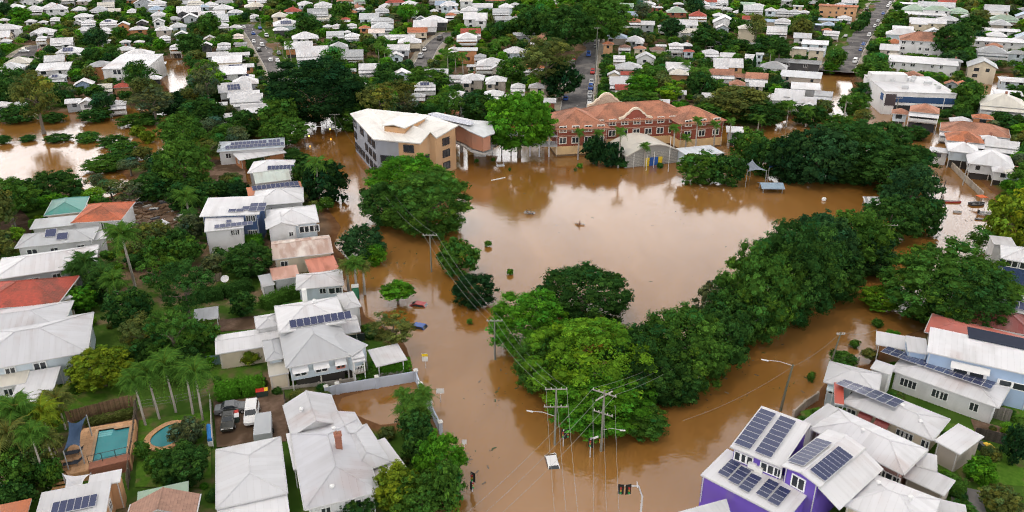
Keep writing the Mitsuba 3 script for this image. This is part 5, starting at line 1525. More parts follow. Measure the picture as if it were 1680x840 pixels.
# palms of the far and middle ground
for x, yb, yt, w in ((948, 262, 213, 22), (1014, 275, 211, 26), (980, 262, 215, 22), (1104, 262, 206, 24), (1124, 250, 222, 22), (1140, 254, 194, 24), (1170, 250, 200, 24), (1195, 240, 196, 20), (1057, 274, 236, 22), (1243, 214, 190, 26), (1290, 205, 168, 30), (1322, 205, 176, 30), (1385, 190, 158, 22), (1520, 172, 140, 18), (1534, 168, 138, 18), (1552, 172, 146, 18), (1502, 172, 146, 18), (1528, 205, 186, 24)):
    palm(x, yb, yt, w, low=0.0 if yb > 240 else None, fine=True, n=13, droop=.6, thick=.2)
for x, yb, yt, w in ((735, 120, 82, 24), (748, 120, 86, 22), (760, 122, 88, 24), (776, 75, 50, 18), (622, 100, 72, 18), (632, 102, 78, 20), (668, 92, 70, 16), (640, 110, 82, 20), (797, 48, 26, 16), (830, 88, 62, 24), (815, 92, 66, 26), (1125, 128, 100, 22), (1135, 150, 112, 26), (1155, 140, 112, 24), (1262, 112, 82, 16), (525, 330, 260, 40), (540, 325, 268, 40), (478, 100, 70, 20)):
    palm(x, yb, yt, w, fine=False, n=11, droop=.6)

# ---------------------------------------------------------------- the rest of the suburb's trees, wherever nothing else stands
foot_tree = shapely.STRtree(foot)
rt = random.Random(77)
made, extra = 0, 0
occ = [(x, y, r) for x, y, r in tree_spots]
cells = {}


def put_cell(x, y, r):
    cells.setdefault((int(x // 14), int(y // 14)), []).append((x, y, r))


def clash(x, y, r, k=0.72):
    for i in range(int(x // 14) - 1, int(x // 14) + 2):
        for j in range(int(y // 14) - 1, int(y // 14) + 2):
            for a, b, q in cells.get((i, j), ()):
                if (a - x) ** 2 + (b - y) ** 2 < ((r + q) * k) ** 2: return True
    return False


for o_ in occ: put_cell(*o_)
cand = []
for _ in range(26000):
    y = 130 + 560 * rt.random() ** 0.8
    x = rt.uniform(-0.78, 0.78) * (y + 20)
    cand.append((x, y))
FILL_KIND = ['round'] * 7 + ['airy'] * 2 + ['umbrella', 'layer']
FILL_TINT = ['deep'] * 4 + ['mid'] * 5 + ['blue', 'olive', 'bright', 'bright', 'grey', 'olive', 'lime']
wa = water_area.buffer(1.5)
cpts = shapely.points(np.array(cand))
wet = shapely.contains(wa, cpts)
named_left = 315 - sum(1 for k in labels if labels[k].get('category') == 'tree')
pool_clear = poly_at([(95, 560), (350, 560), (470, 600), (470, 860), (60, 860)], 1.0)
yard_clear = poly_at([(1270, 640), (1480, 540), (1720, 520), (1720, 900), (1100, 900)], 1.0)
lots_clear = shapely.union_all([poly_at([(-80, 262), (215, 262), (275, 235), (300, 205), (305, 290), (200, 335), (-80, 340)], 1.0), pool_clear, yard_clear, poly_at([(420, 470), (700, 470), (700, 860), (420, 860)], 1.0), poly_at([(170, 318), (345, 318), (345, 392), (200, 392)], 1.0)])
clr = shapely.contains(lots_clear, cpts)
fills = []
for (x, y), wt, cl, cp in zip(cand, wet, clr, cpts):
    if wt or cl: continue
    z0 = float(hill(x, y))
    px, py = to_px(np.array([x, y, z0 + 3]))
    if not (-60 < px < 1740 and py > -25): continue
    r = rt.choice([2.0, 2.6, 3.2, 3.8, 4.6, 5.6, 6.4]) * (1.0 if y < 330 else 0.92)
    big = foot_tree.query(cp, 'dwithin', r * 0.85)
    if len(big):
        r = r * 0.5
        if r < 1.2 or len(foot_tree.query(cp, 'dwithin', r * 0.8)): continue
    top = 99.0
    for dd in (2.5, 5, 8, 12, 17, 24):
        q = shapely.Point(x + x / y * dd, y + dd)
        if len(foot_tree.query(q, 'intersects')): top = 2.6 + 0.17 * dd; break
    if top < 3 + r: r = max(1.1, top * 0.42)
    if clash(x, y, r): continue
    put_cell(x, y, r)
    c = r * rt.uniform(.62, 1.0)
    lift = rt.uniform(.3, 1.2) + (1.5 if r > 4 else 0)
    if 2 * c + lift > top: c = max(.8, top * .42); lift = .1
    fills.append((r * pxm(np.array([x, y, z0])), x, y, r, c, lift, z0, rt.choice(FILL_KIND), rt.choice(FILL_TINT), px, py))
fills.sort(reverse=True)
for i, (rp, x, y, r, c, lift, z0, kd, tn, px, py) in enumerate(fills):
    if kd == 'airy': c *= 1.25
    p = np.array([x, y, z0 + lift + c])
    tree_3d('tree', 'tree', kd, tn, p, r, c, z0, rp * 2, trunk=rp > 6 or kd == 'airy', stuff='hillside_trees' if i >= named_left else None)
at_ = np.cumsum([0] + [len(v) for v, _, _ in mass])
scene['hillside_trees'] = mikit.ply((np.vstack([v for v, _, _ in mass]), np.vstack([f + a for (_, f, _), a in zip(mass, at_)])), 'mat_leaf', False, uv=np.vstack([t for _, _, t in mass]))
labels['hillside_trees'] = {'label': 'small garden trees and shrubs massed between the houses of the hillside', 'kind': 'stuff'}
print('fills', len(fills), 'named', named_left)
# ---------------------------------------------------------------- yards: lawns, drives, decks
def sheet(name, pts, up, bsdf, col, label, wave=0.0):
    P = [on_land(*p)[:2] for p in pts]
    poly = Polygon(P).buffer(0.8).buffer(-0.8)
    m = MB()
    x0, y0, x1, y1 = poly.bounds
    st = 3.0
    for i in np.arange(x0, x1, st):
        for j in np.arange(y0, y1, st):
            c = poly.intersection(sbox(i, j, i + st, j + st))
            for g_ in getattr(c, 'geoms', [c]):
                if g_.geom_type != 'Polygon' or g_.area < 1e-3: continue
                q = [np.array([x, y, float(hill(x, y)) + up]) for x, y in list(g_.exterior.coords)[:-1]]
                if sum(a[0] * b[1] - b[0] * a[1] for a, b in zip(q, q[1:] + q[:1])) < 0: q = q[::-1]
                m.poly(q, col)
    k = numbered(name)
    scene[k] = m.build(bsdf)
    labels[k] = {'label': label, 'kind': 'structure'}
    return poly


def lawn_colour(p, n, uv):
    a, b = FBM(p.x * 0.35, p.y * 0.35, 1.0, octaves=4), FBM(p.x * 3.1, p.y * 3.1, 2.0)
    return mikit.mix(mikit.mix([0.045, 0.120, 0.013], [0.100, 0.195, 0.026], b), [0.15, 0.13, 0.06], SS(.46, .74, a * .6 + N(p.x * 1.1, p.y * 1.1, 7.0) * .4) * .85)


def drive_colour(p, n, uv):
    a, b = FBM(p.x * 0.3, p.y * 0.3, 4.0, octaves=4), FBM(p.x * 2.6, p.y * 2.6, 2.0)
    return mikit.mix(mikit.mix([0.13, 0.082, 0.058], [0.22, 0.155, 0.115], b), [0.09, 0.06, 0.04], SS(.45, .7, a))


scene['mat_lawn'] = two({'type': 'bumpmap', 'bump': mikit.proc(lambda p, n, uv: FBM(p.x * 5, p.y * 5, 0.0), eps=.04), 'scale': .10, 'bsdf': {'type': 'diffuse', 'reflectance': mikit.proc(lawn_colour)}})
scene['mat_drive'] = two({'type': 'diffuse', 'reflectance': mikit.proc(drive_colour)})


def paver_colour(p, n, uv):
    x, y = p.x * .96 + p.y * .28, -p.x * .28 + p.y * .96
    cx, cy = dr.floor(x / .5), dr.floor(y / .5)
    j = dr.maximum(SS(.90, 1.0, dr.abs(x / .5 - cx - .5) * 2), SS(.90, 1.0, dr.abs(y / .5 - cy - .5) * 2))
    c = mikit.mix([0.44, 0.23, 0.11], [0.60, 0.36, 0.20], mikit.cell_rand(cx, cy) * .6 + FBM(p.x, p.y, 0.0) * .4)
    return mikit.mix(c, [0.20, 0.11, 0.06], j * .5 + SS(.6, .8, FBM(p.x * .45, p.y * .45, 7.0)) * .5)


scene['mat_paver'] = two(pr(mikit.proc(paver_colour), .7))
for pts, lab in (([(98, 640), (150, 628), (212, 596), (228, 640), (222, 660), (112, 690)], 'green back lawn behind the brown paling fence'), ([(345, 608), (428, 600), (432, 628), (352, 636)], 'green lawn beside the long white house'),
                 ([(228, 690), (345, 676), (347, 800), (222, 800)], 'green lawn round the garden pool'), ([(318, 478), (380, 466), (384, 482), (322, 494)], 'strip of lawn behind the hedge in the back gardens'),
                 ([(1508, 680), (1600, 706), (1590, 722), (1500, 700)], 'strip of lawn along the grey paling fence'), ([(1570, 735), (1690, 745), (1690, 800), (1580, 790), (1560, 760)], 'green lawn round the clipped shrub'), ([(1312, 676), (1345, 668), (1340, 690), (1318, 690)], 'small green lawn by the flooded kerb'),
                 ([(0, 800), (70, 760), (80, 800), (40, 830), (-20, 835)], 'lawn in the bottom left corner'), ([(172, 400), (205, 398), (205, 432), (176, 436)], 'lawn beside the broad white roof'), ([(1650, 655), (1700, 660), (1700, 690), (1640, 680)], 'lawn at the right edge'), ([(448, 612), (600, 596), (606, 612), (452, 640)], 'green strip below the raised timber house')):
    sheet('lawn', pts, .10, 'mat_lawn', (0, 0, 0), lab)
for pts, lab, c in (([(350, 660), (465, 648), (475, 700), (470, 725), (356, 735)], 'brown gravel drive with parked cars', 'mat_drive'), ([(1592, 688), (1652, 704), (1648, 724), (1600, 712)], 'brown paved yard behind the grey fence', 'mat_drive'), ([(1560, 796), (1608, 806), (1620, 850), (1560, 850)], 'grey asphalt drive at the bottom right', 'mat_asphalt'),
                    ([(358, 526), (425, 518), (428, 540), (362, 545)], 'paved brown yard by the long white house', 'mat_drive'), ([(1110, 90), (1155, 100), (1160, 108), (1110, 112)], 'pale car park on the hillside', 'mat_drive')):
    sheet('driveway', pts, .12, c, (0, 0, 0), lab)

for pts, lab in (([(172, 326), (300, 322), (330, 345), (318, 386), (215, 386), (178, 352)], 'brown mud flat strewn with rubbish where the flood has drained'), ([(-20, 345), (30, 340), (60, 372), (30, 405), (-20, 400)], 'brown mud at the left edge by the wide cross-arm pole'), ([(340, 262), (400, 262), (405, 300), (345, 302)], 'brown mud below the long blue-grey roof')):
    sheet('mud_flat', pts, .09, 'mat_drive', (0, 0, 0), lab)

# swimming pool with its paved deck
DZ = 2.1
deckp = Polygon([at(x, y, DZ)[:2] for x, y in ((137, 703), (223, 688), (213, 757), (111, 779), (100, 765), (112, 735))])
poolp = Polygon([at(x, y, DZ)[:2] for x, y in ((162, 706), (186, 702), (188.5, 704.5), (212.5, 700), (205.7, 750), (151, 761))])


def ring_mesh(outer, inner, z, z0, col, bsdf):
    v, f = trimesh.creation.triangulate_polygon(outer.difference(inner), engine='earcut')
    m = MB()
    for t in f:
        q = [np.array([*v[i], z]) for i in t]
        m.poly(q if np.cross(q[1] - q[0], q[2] - q[0])[2] > 0 else q[::-1], col)
    m.prism(list(outer.exterior.coords)[:-1], z0, z, col, top=False)
    return m.build(bsdf)


def pool_blue(p, n, uv):
    a = FBM(p.x * .5, p.y * .5, 2.0)
    return mikit.mix([0.028, 0.20, 0.23], [0.045, 0.27, 0.29], a)


scene['mat_pool'] = {'type': 'bumpmap', 'bump': mikit.proc(lambda p, n, uv: FBM(p.x * 1.5, p.y * 1.5, 0.0), eps=.05), 'scale': .02, 'bsdf': {'type': 'roughplastic', 'diffuse_reflectance': mikit.proc(pool_blue), 'int_ior': 1.33, 'alpha': .05}}
deck = thing('pool_deck', 'orange-tan paved deck round the turquoise swimming pool', 'deck')
part(deck, 'paving', ring_mesh(deckp, poolp, DZ, .5, (0, 0, 0), 'mat_paver'))
k = thing('swimming_pool', 'rectangular turquoise swimming pool with entry steps in one corner', 'swimming pool')
part(k, 'coping', ring_mesh(poolp.buffer(.35, join_style=2), poolp, DZ + .03, DZ - .02, (.5, .33, .2), 'mat_concrete'))
part(k, 'water', MB().prism(list(poolp.exterior.coords)[:-1], DZ - .4, DZ - .16, (0, 0, 0)).build('mat_pool'))
a, b = at(162, 706, DZ), at(186, 702, DZ)
fr = Frame([a[0], a[1], 0], b - a); L = float(np.linalg.norm((b - a)[:2]))
for i in range(3):
    part(k, 'step', place(unit_box('mat_car', (.10, .38, .40)), mat(fr(L / 2, -.3 - .42 * i, DZ - .15 - .004 * i), fr.rz, (L * .96, .34, .03))))
k = thing('shade_sail', 'dark blue shade sail over the pool deck', 'shade sail', 'shade sails')


def sail(owner, pts, col, posts=True):
    """A four-cornered cloth, its edges hollowed in."""
    C = [at(*p) for p in pts]
    n = 10
    V = []
    for i in range(n + 1):
        for j in range(n + 1):
            u, v = i / n, j / n
            pu, pv = 0.5 + (u - .5) * (1 - .28 * math.sin(math.pi * v)), 0.5 + (v - .5) * (1 - .28 * math.sin(math.pi * u))
            q = (C[0] * (1 - pu) + C[1] * pu) * (1 - pv) + (C[3] * (1 - pu) + C[2] * pu) * pv
            V.append(q - [0, 0, .5 * math.sin(math.pi * u) * math.sin(math.pi * v)])
    F = [[i * (n + 1) + j, (i + 1) * (n + 1) + j, (i + 1) * (n + 1) + j + 1, i * (n + 1) + j + 1] for i in range(n) for j in range(n)]
    F = np.array(F); F = np.vstack([F[:, [0, 1, 2]], F[:, [0, 2, 3]]])
    part(owner, 'cloth', MB().raw(V, F, col).build('mat_cloth', True))
    for c in C if posts else ():
        part(owner, 'post', MB().tube([[c[0], c[1], -1], c + [0, 0, .1]], .07, (.3, .3, .3)).build('mat_paint'))


sail(k, [(142, 682, 5.2), (112, 692, 5.2), (104, 741, 4.8), (131, 733, 4.6)], (.05, .085, .15))
k = thing('shade_sail', 'white shade sail beside the timber steps below the pool', 'shade sail', 'shade sails')
sail(k, [(103, 778, 4.4), (149, 777, 4.4), (136, 797, 4.4), (103, 808, 4.4)], (.55, .55, .57))
k = thing('shade_sail', 'grey shade sail at the far edge of the park beside the dark trees', 'shade sail', 'shade sails')
sail(k, [(1218, 268, 4.5), (1234, 262, 5.5), (1258, 280, 4.5), (1226, 282, 4.0)], (.20, .23, .28))
k = thing('shade_sail', 'deep blue shade sail under the dark park trees', 'shade sail', 'shade sails')
sail(k, [(1248, 260, 4.5), (1284, 257, 4.5), (1295, 272, 4.2), (1262, 276, 4.0)], (.015, .04, .12))
for (x, y), lab in (((123, 762), 'dark sun lounger at the bottom of the pool deck'), ((124, 745), 'dark sun lounger under the edge of the blue shade sail')):
    k = thing('sun_lounger', lab, 'sun lounger', 'sun loungers on the pool deck')
    f = Frame(at(x, y, DZ), (.95, .3))
    part(k, 'seat', MB().box(f, -1.2, .4, -.35, .35, .3, .38, (.05, .055, .07)).build('mat_cloth'))
    q = [f(.4, -.35, .38), f(.4, .35, .38), f(1.0, .35, .85), f(1.0, -.35, .85)]
    part(k, 'backrest', MB().slab([q[::-1]], .06, (.05, .055, .07)).build('mat_cloth'))
    for sx, sy in ((-1.1, -.3), (-1.1, .3), (.35, -.3), (.35, .3)):
        part(k, 'leg', MB().box(f, sx, sx + .06, sy - .03, sy + .03, 0, .3, (.2, .2, .2)).build('mat_paint'))
k = thing('pool_fence', 'dark glass pool fence panels on the low brick edge of the deck', 'fence')
a, b = at(146, 773, DZ), at(213, 757, DZ)
fr = Frame([a[0], a[1], 0], b - a); L = float(np.linalg.norm((b - a)[:2]))
part(k, 'brick_base', MB().box(fr, 0, L, 0, 1.4, .2, DZ + .25, (.34, .14, .09)).build('mat_brick'))
for i in range(4): part(k, 'post', MB().box(fr, L * i / 3 - .03, L * i / 3 + .03, 1.0, 1.06, DZ + .25, DZ + 1.5, (.03, .03, .03)).build('mat_paint'))
for i in range(2): part(k, 'rail', MB().box(fr, 0, L, 1.0, 1.05, DZ + .6 + i * .8, DZ + .65 + i * .8, (.04, .04, .04)).build('mat_paint'))
k = thing('timber_steps', 'flight of orange timber steps down from the pool deck', 'steps')
fr = Frame(at(85, 806, 1.2), (.96, .28))
for i in range(7): part(k, 'tread', MB().box(fr, 0, 1.7, .55 * i, .55 * i + .48, .2 + .2 * i - .06, .2 + .2 * i, (.40, .22, .10)).build('mat_paint'))
for x in (0, 1.66): part(k, 'stringer', MB().slab([[fr(x, 0, .1), fr(x + .06, 0, .1), fr(x + .06, 3.9, 1.5), fr(x, 3.9, 1.5)]], .25, (.28, .16, .08)).build('mat_paint'))

k = thing('garden_pool', 'round green garden pool with a sandy paved rim half under a pale tree', 'garden pool')
c0 = at(276, 714, .95)
gp = Polygon([(c0[0] + 1.9 * math.cos(t) * (1 + .12 * math.sin(2 * t)), c0[1] + 2.4 * math.sin(t)) for t in np.linspace(0, 2 * math.pi, 28)[:-1]])
part(k, 'rim', ring_mesh(gp.buffer(.8), gp, 1.0, .3, (0, 0, 0), 'mat_paver'))
part(k, 'water', MB().prism(list(gp.exterior.coords)[:-1], .6, .88, (0, 0, 0)).build('mat_pool'))
k = thing('pool_roller', 'blue rolled pool cover on white stands at the edge of the garden lawn', 'pool cover')
a, b = at(342, 698, 2.2), at(344, 722, 2.2)
part(k, 'cover', MB().tube([a, b], .28, (.03, .16, .42), 10).build('mat_cloth'))
for q in (a, b): part(k, 'stand', MB().box(Frame(q - [0, 0, .9], (1, 0)), -.3, .3, -.06, .06, 0, .7, (.6, .6, .6)).build('mat_paint'))


# ---------------------------------------------------------------- fences and walls
def fence(label, pts, h, style, low=None, name=None, thick=.06, col=None):
    P = [on_land(*p) if low is None else at(*p, low) for p in pts]
    nm = name or {'paling': 'paling_fence', 'wall': 'garden_wall', 'render': 'garden_wall', 'sheet': 'sheet_fence', 'wire': 'wire_fence'}[style]
    k = thing(nm, label, 'fence' if style not in ('wall', 'render') else 'wall', 'fences and garden walls')
    for i, (a, b) in enumerate(zip(P, P[1:])):
        f = Frame([a[0], a[1], 0], b - a)
        L = float(np.linalg.norm((b - a)[:2]))
        z0, z1 = a[2], b[2]
        Z = lambda t: z0 + (z1 - z0) * t / L
        if style == 'paling':
            r = random.Random(int(a[0] * 10) + i)
            w = .15
            n = int(L / w)
            near = pxm(a) > 8 and n < 150
            m = MB()
            for j in range(n):
                dz, dy = r.uniform(-.05, .05), r.uniform(-.012, .012)
                tone = np.array(col or (.20, .15, .11)) * r.uniform(.65, 1.3)
                m.box(f, j * w, j * w + w * .93, dy, dy + .025, Z(j * w) - .1, Z(j * w) + h + dz, tone, False)
            pk = part(k, 'paling', m.build('mat_paint')); labels[pk] = {'kind': 'stuff'}
            for zz in (.3, h - .35):
                part(k, 'rail', MB().slab([[f(0, .03, Z(0) + zz), f(L, .03, Z(L) + zz), f(L, .09, Z(L) + zz), f(0, .09, Z(0) + zz)]], .09, (.13, .10, .08)).build('mat_paint'))
            for j in range(int(L / 2.6) + 1):
                part(k, 'post', place(unit_box('mat_paint', (.14, .11, .09)), mat(f(min(j * 2.6, L), .12, Z(min(j * 2.6, L)) + h / 2 - .3), f.rz, (.11, .11, h + .4))))
        elif style == 'render':
            part(k, 'wall', MB().slab([[f(0, 0, Z(0) + h), f(L, 0, Z(L) + h), f(L, .18, Z(L) + h), f(0, .18, Z(0) + h)]], h + 1.2, col or (.42, .47, .55)).build('mat_wall'))
            n = max(1, int(round(L / 4.5)))
            for j in range(n + (i == len(P) - 2)):
                x = L * j / n
                pk = part(k, 'pier', MB().box(f, x - .24, x + .24, -.14, .32, Z(x) - 1.2, Z(x) + h + .18, col or (.42, .47, .55)).build('mat_wall'))
                part(pk, 'cap', MB().box(f, x - .32, x + .32, -.22, .40, Z(x) + h + .18, Z(x) + h + .3, (.62, .62, .6)).box(f, x - .17, x + .17, -.07, .25, Z(x) + h + .3, Z(x) + h + .42, (.62, .62, .6)).build('mat_paint'))
        elif style == 'wall':
            part(k, 'wall', MB().slab([[f(0, 0, Z(0) + h), f(L, 0, Z(L) + h), f(L, thick * 3, Z(L) + h), f(0, thick * 3, Z(0) + h)]], h + 1, col or (.40, .37, .33)).build('mat_concrete'))
            for j in range(int(L / 3) + 1):
                part(k, 'pier', place(unit_box('mat_concrete', np.array(col or (.40, .37, .33)) * 1.1), mat(f(min(j * 3.0, L), thick * 1.5, Z(min(j * 3.0, L)) + h / 2 - .3), f.rz, (.3, .3, h + .8))))
        elif style == 'sheet':
            n = max(1, int(L / 2.4))
            for j in range(n):
                x0, x1 = L * j / n + .03, L * (j + 1) / n - .03
                part(k, 'panel', MB().slab([[f(x0, 0, Z(x0) + h), f(x1, 0, Z(x1) + h), f(x1, .05, Z(x1) + h), f(x0, .05, Z(x0) + h)]], h + .1, col or (.13, .22, .22)).build('mat_metal_roof'))
        else:
            for j in range(int(L / 2.2) + 1):
                part(k, 'post', place(unit_box('mat_paint', (.2, .18, .16)), mat(f(min(j * 2.2, L), 0, Z(min(j * 2.2, L)) + h / 2 - .2), f.rz, (.07, .07, h + .4))))
            for zz in (.25, .6, 1.0): part(k, 'wire', MB().tube([f(0, 0, Z(0) + zz * h), f(L, 0, Z(L) + zz * h)], .02, (.2, .19, .18), 4).build('mat_paint'))


fence('brown timber paling fence behind the swimming pool', [(112, 695), (168, 680), (221, 666)], 1.9, 'paling', col=(.20, .12, .075))
fence('weathered paling fence between the pool and the garden lawn', [(224, 672), (221, 720), (214, 765), (210, 806)], 1.7, 'paling', col=(.17, .13, .10))
fence('low wire fence at the foot of the garden palms', [(224, 672), (290, 662), (345, 650)], 1.3, 'wire')
fence('grey weathered paling fence behind the long white house', [(1492, 644), (1560, 664), (1656, 694)], 2.0, 'paling', col=(.17, .155, .14))
fence('dark timber fence above the yellow-lidded bins', [(1598, 718), (1640, 728), (1700, 742)], 1.6, 'paling', col=(.06, .05, .045))
fence('dark fence on the left side of the long low-pitched house drive', [(346, 660), (350, 735)], 1.6, 'sheet', col=(.50, .48, .45))
fence('fence between the drive and the chimney house', [(466, 655), (474, 715)], 1.6, 'paling', col=(.13, .10, .08))
fence('pale blue rendered wall with capped piers round the flooded garden', [(537, 653), (555, 648), (682, 626), (690, 648), (722, 712)], 1.7, 'render', low=0.0)
fence('low concrete wall with piers below the raised timber house', [(453, 648), (560, 634), (674, 617)], 1.1, 'wall', low=0.1)
fence('blue-green sheet fence in front of the long white house', [(338, 600), (372, 596), (402, 590)], 1.6, 'sheet')
fence('short timber fence behind the satellite dish', [(322, 470), (366, 460)], 1.6, 'paling', col=(.20, .16, .12))
fence('low cream kerb wall along the flooded street at the right', [(1303, 681), (1322, 664), (1344, 650)], .7, 'wall', col=(.42, .36, .30))
fence('small cream wall beside the flooded carport', [(1398, 602), (1410, 592)], .8, 'wall', col=(.45, .40, .34))
fence('pale low wall at the bank below the white houses', [(1558, 268), (1580, 290), (1612, 320)], .8, 'wall', col=(.45, .40, .33))


# ---------------------------------------------------------------- hedges
def hedge(label, pts, w, h, tint='mid', name='hedge'):
    g = np.random.default_rng(int(pts[0][0] * 7 + pts[0][1]))
    P = [on_land(*p) for p in pts]
    V, C = [], []
    core = MB()
    for a, b in zip(P, P[1:]):
        f = Frame([a[0], a[1], a[2]], b - a); L = float(np.linalg.norm((b - a)[:2]))
        core.box(f, .2, L - .2, -w / 2 + .2, w / 2 - .2, 0, h - .25, np.array(TINT[tint]) * .8)
        n = int((L * w + 2 * (L + w) * h) * 26)
        side = g.choice(3, n, p=np.array([L * w, 2 * L * h, 2 * w * h]) / (L * w + 2 * (L + w) * h))
        u, v, s = g.uniform(0, 1, n), g.uniform(0, 1, n), np.sign(g.normal(size=n))
        x = np.where(side == 2, (s + 1) / 2 * L, u * L)
        y = np.where(side == 1, s * w / 2, (v - .5) * w)
        y = np.where(side == 2, (u - .5) * w, y)
        z = np.where(side == 0, h, v * h)
        bump = meshkit.noise(np.stack([x * 1.2, y * 1.2, z * 1.2], -1), 3) * .5 - .25
        nr = np.stack([np.where(side == 2, s, 0), np.where(side == 1, s, 0), np.where(side == 0, 1.0, .2)], -1)
        pos = np.stack([x, y, z], -1) + nr * bump[:, None] + g.normal(0, .07, (n, 3))
        nr = nr + g.normal(0, .45, (n, 3)); nr /= np.linalg.norm(nr, axis=1, keepdims=True)
        e = np.cross(nr, g.normal(size=(n, 3))); e /= np.linalg.norm(e, axis=1, keepdims=True)
        d = np.cross(nr, e)
        sz = g.uniform(.10, .2, (n, 1))
        Q = np.stack([pos - e * sz, pos - d * sz * .6, pos + e * sz, pos + d * sz * .6], 1).reshape(-1, 3)
        R = np.array([[f.ex[0], f.ey[0], 0], [f.ex[1], f.ey[1], 0], [0, 0, 1]])
        V.append(Q @ R.T + f.o)
        C.append(np.repeat(np.array(TINT[tint])[None] * (g.uniform(.7, 1.35, (n, 1)) * (0.8 + .4 * meshkit.noise(pos * 1.5, 5)[:, None])), 4, 0))
    V = np.vstack(V); F = np.arange(len(V)).reshape(-1, 4)
    core.raw(V, np.vstack([F[:, [0, 1, 2]], F[:, [0, 2, 3]]]), np.vstack(C))
    k = thing(name, label, 'hedge', 'garden hedges')
    part(k, 'foliage', core.build('mat_leaf'))


hedge('clipped bright green hedge in front of the white carport', [(624, 612), (674, 607)], 1.8, 1.7, 'bright')
hedge('two-part low hedge on the wall below the raised timber house', [(588, 625), (620, 620)], 1.4, 1.2, 'mid')
hedge('long dark hedge between the back gardens', [(325, 494), (368, 488), (412, 474)], 2.4, 2.0, 'deep')
hedge('low hedge along the pool deck under the brown fence', [(140, 700), (222, 684)], .9, 1.1, 'olive')
hedge('dense hedge between the lawn and the drive', [(356, 655), (395, 648), (434, 640)], 2.4, 2.2, 'bright')
hedge('hedge of bright shrubs behind the long white house', [(432, 508), (478, 488), (545, 478)], 2.2, 2.0, 'mid')
hedge('row of broad-leaved shrubs before the white and dark blue house', [(352, 412), (395, 408), (432, 404)], 2.6, 2.4, 'bright')
hedge('dark hedge by the long blue-grey roof', [(402, 276), (440, 268), (490, 258)], 3.0, 2.6, 'deep')
hedge('row of red-green shrubs under the red tiled roof', [(-10, 520), (40, 516), (80, 510)], 2.4, 1.8, 'olive')
hedge('strip of shrubs under the glazed balcony house', [(440, 392), (470, 388)], 1.6, 2.0, 'mid')
hedge('dark hedge at the near right garden corner', [(1540, 800), (1580, 815)], 2.0, 1.8, 'mid')

# ---------------------------------------------------------------- near palms, canes
for x, yb, yt, w, lab in ((289, 676, 588, 56, 'tall garden palm in the middle of the row of five with a slim pale trunk'), (317, 680, 600, 44, 'fourth garden palm of the row beside the dense tree'), (333, 690, 604, 50, 'garden palm at the right end of the row over the wire fence'), (262, 688, 604, 46, 'second garden palm of the row with drooping fronds'), (239, 698, 616, 46, 'garden palm at the left end of the row by the paling fence')):
    palm(x, yb, yt - 4, w * 1.3, lab, tint='mid', n=17, droop=.7, thick=.13)
for i, (x, yb, yt, w) in enumerate(((25, 775, 672, 70), (60, 770, 658, 72), (95, 760, 664, 66), (40, 800, 700, 66), (80, 802, 700, 60), (10, 740, 668, 60), (108, 705, 645, 56), (5, 800, 716, 60), (62, 740, 676, 60), (100, 790, 712, 46), (35, 740, 690, 60))):
    palm(x, yb, yt, w, tint=('olive', 'mid', 'yellow')[i % 3], n=17, droop=.5, thick=.1, look='golden cane palm with yellowish arching fronds', name='cane_palm')
for x, yb, yt, w in ((664, 700, 642, 40), (698, 690, 640, 44), (680, 705, 652, 40), (692, 710, 664, 44), (668, 718, 668, 44), (684, 728, 680, 46)):
    palm(x, yb, yt, w, tint='mid', n=14, droop=.7, thick=.12, low=0.0, look='feathery palm in the flooded garden')
for x, yb, yt, w, t in ((222, 470, 372, 64, 'mid'), (150, 478, 420, 56, 'deep'), (132, 480, 436, 48, 'deep'), (178, 490, 440, 56, 'deep'), (196, 500, 450, 50, 'mid'), (98, 460, 428, 32, 'mid'), (312, 360, 314, 44, 'mid'), (318, 385, 348, 36, 'deep'), (310, 392, 360, 32, 'bright'), (585, 478, 424, 40, 'mid'), (572, 476, 430, 36, 'olive'), (598, 478, 432, 30, 'olive'), (482, 384, 372, 26, 'deep')):
    palm(x, yb, yt, w, tint=t, n=17, droop=.6, thick=.2, look=f'full-crowned {TINT_WORD[t]} palm')

# ---------------------------------------------------------------- poles, cables, signals, signs
POLES = {}


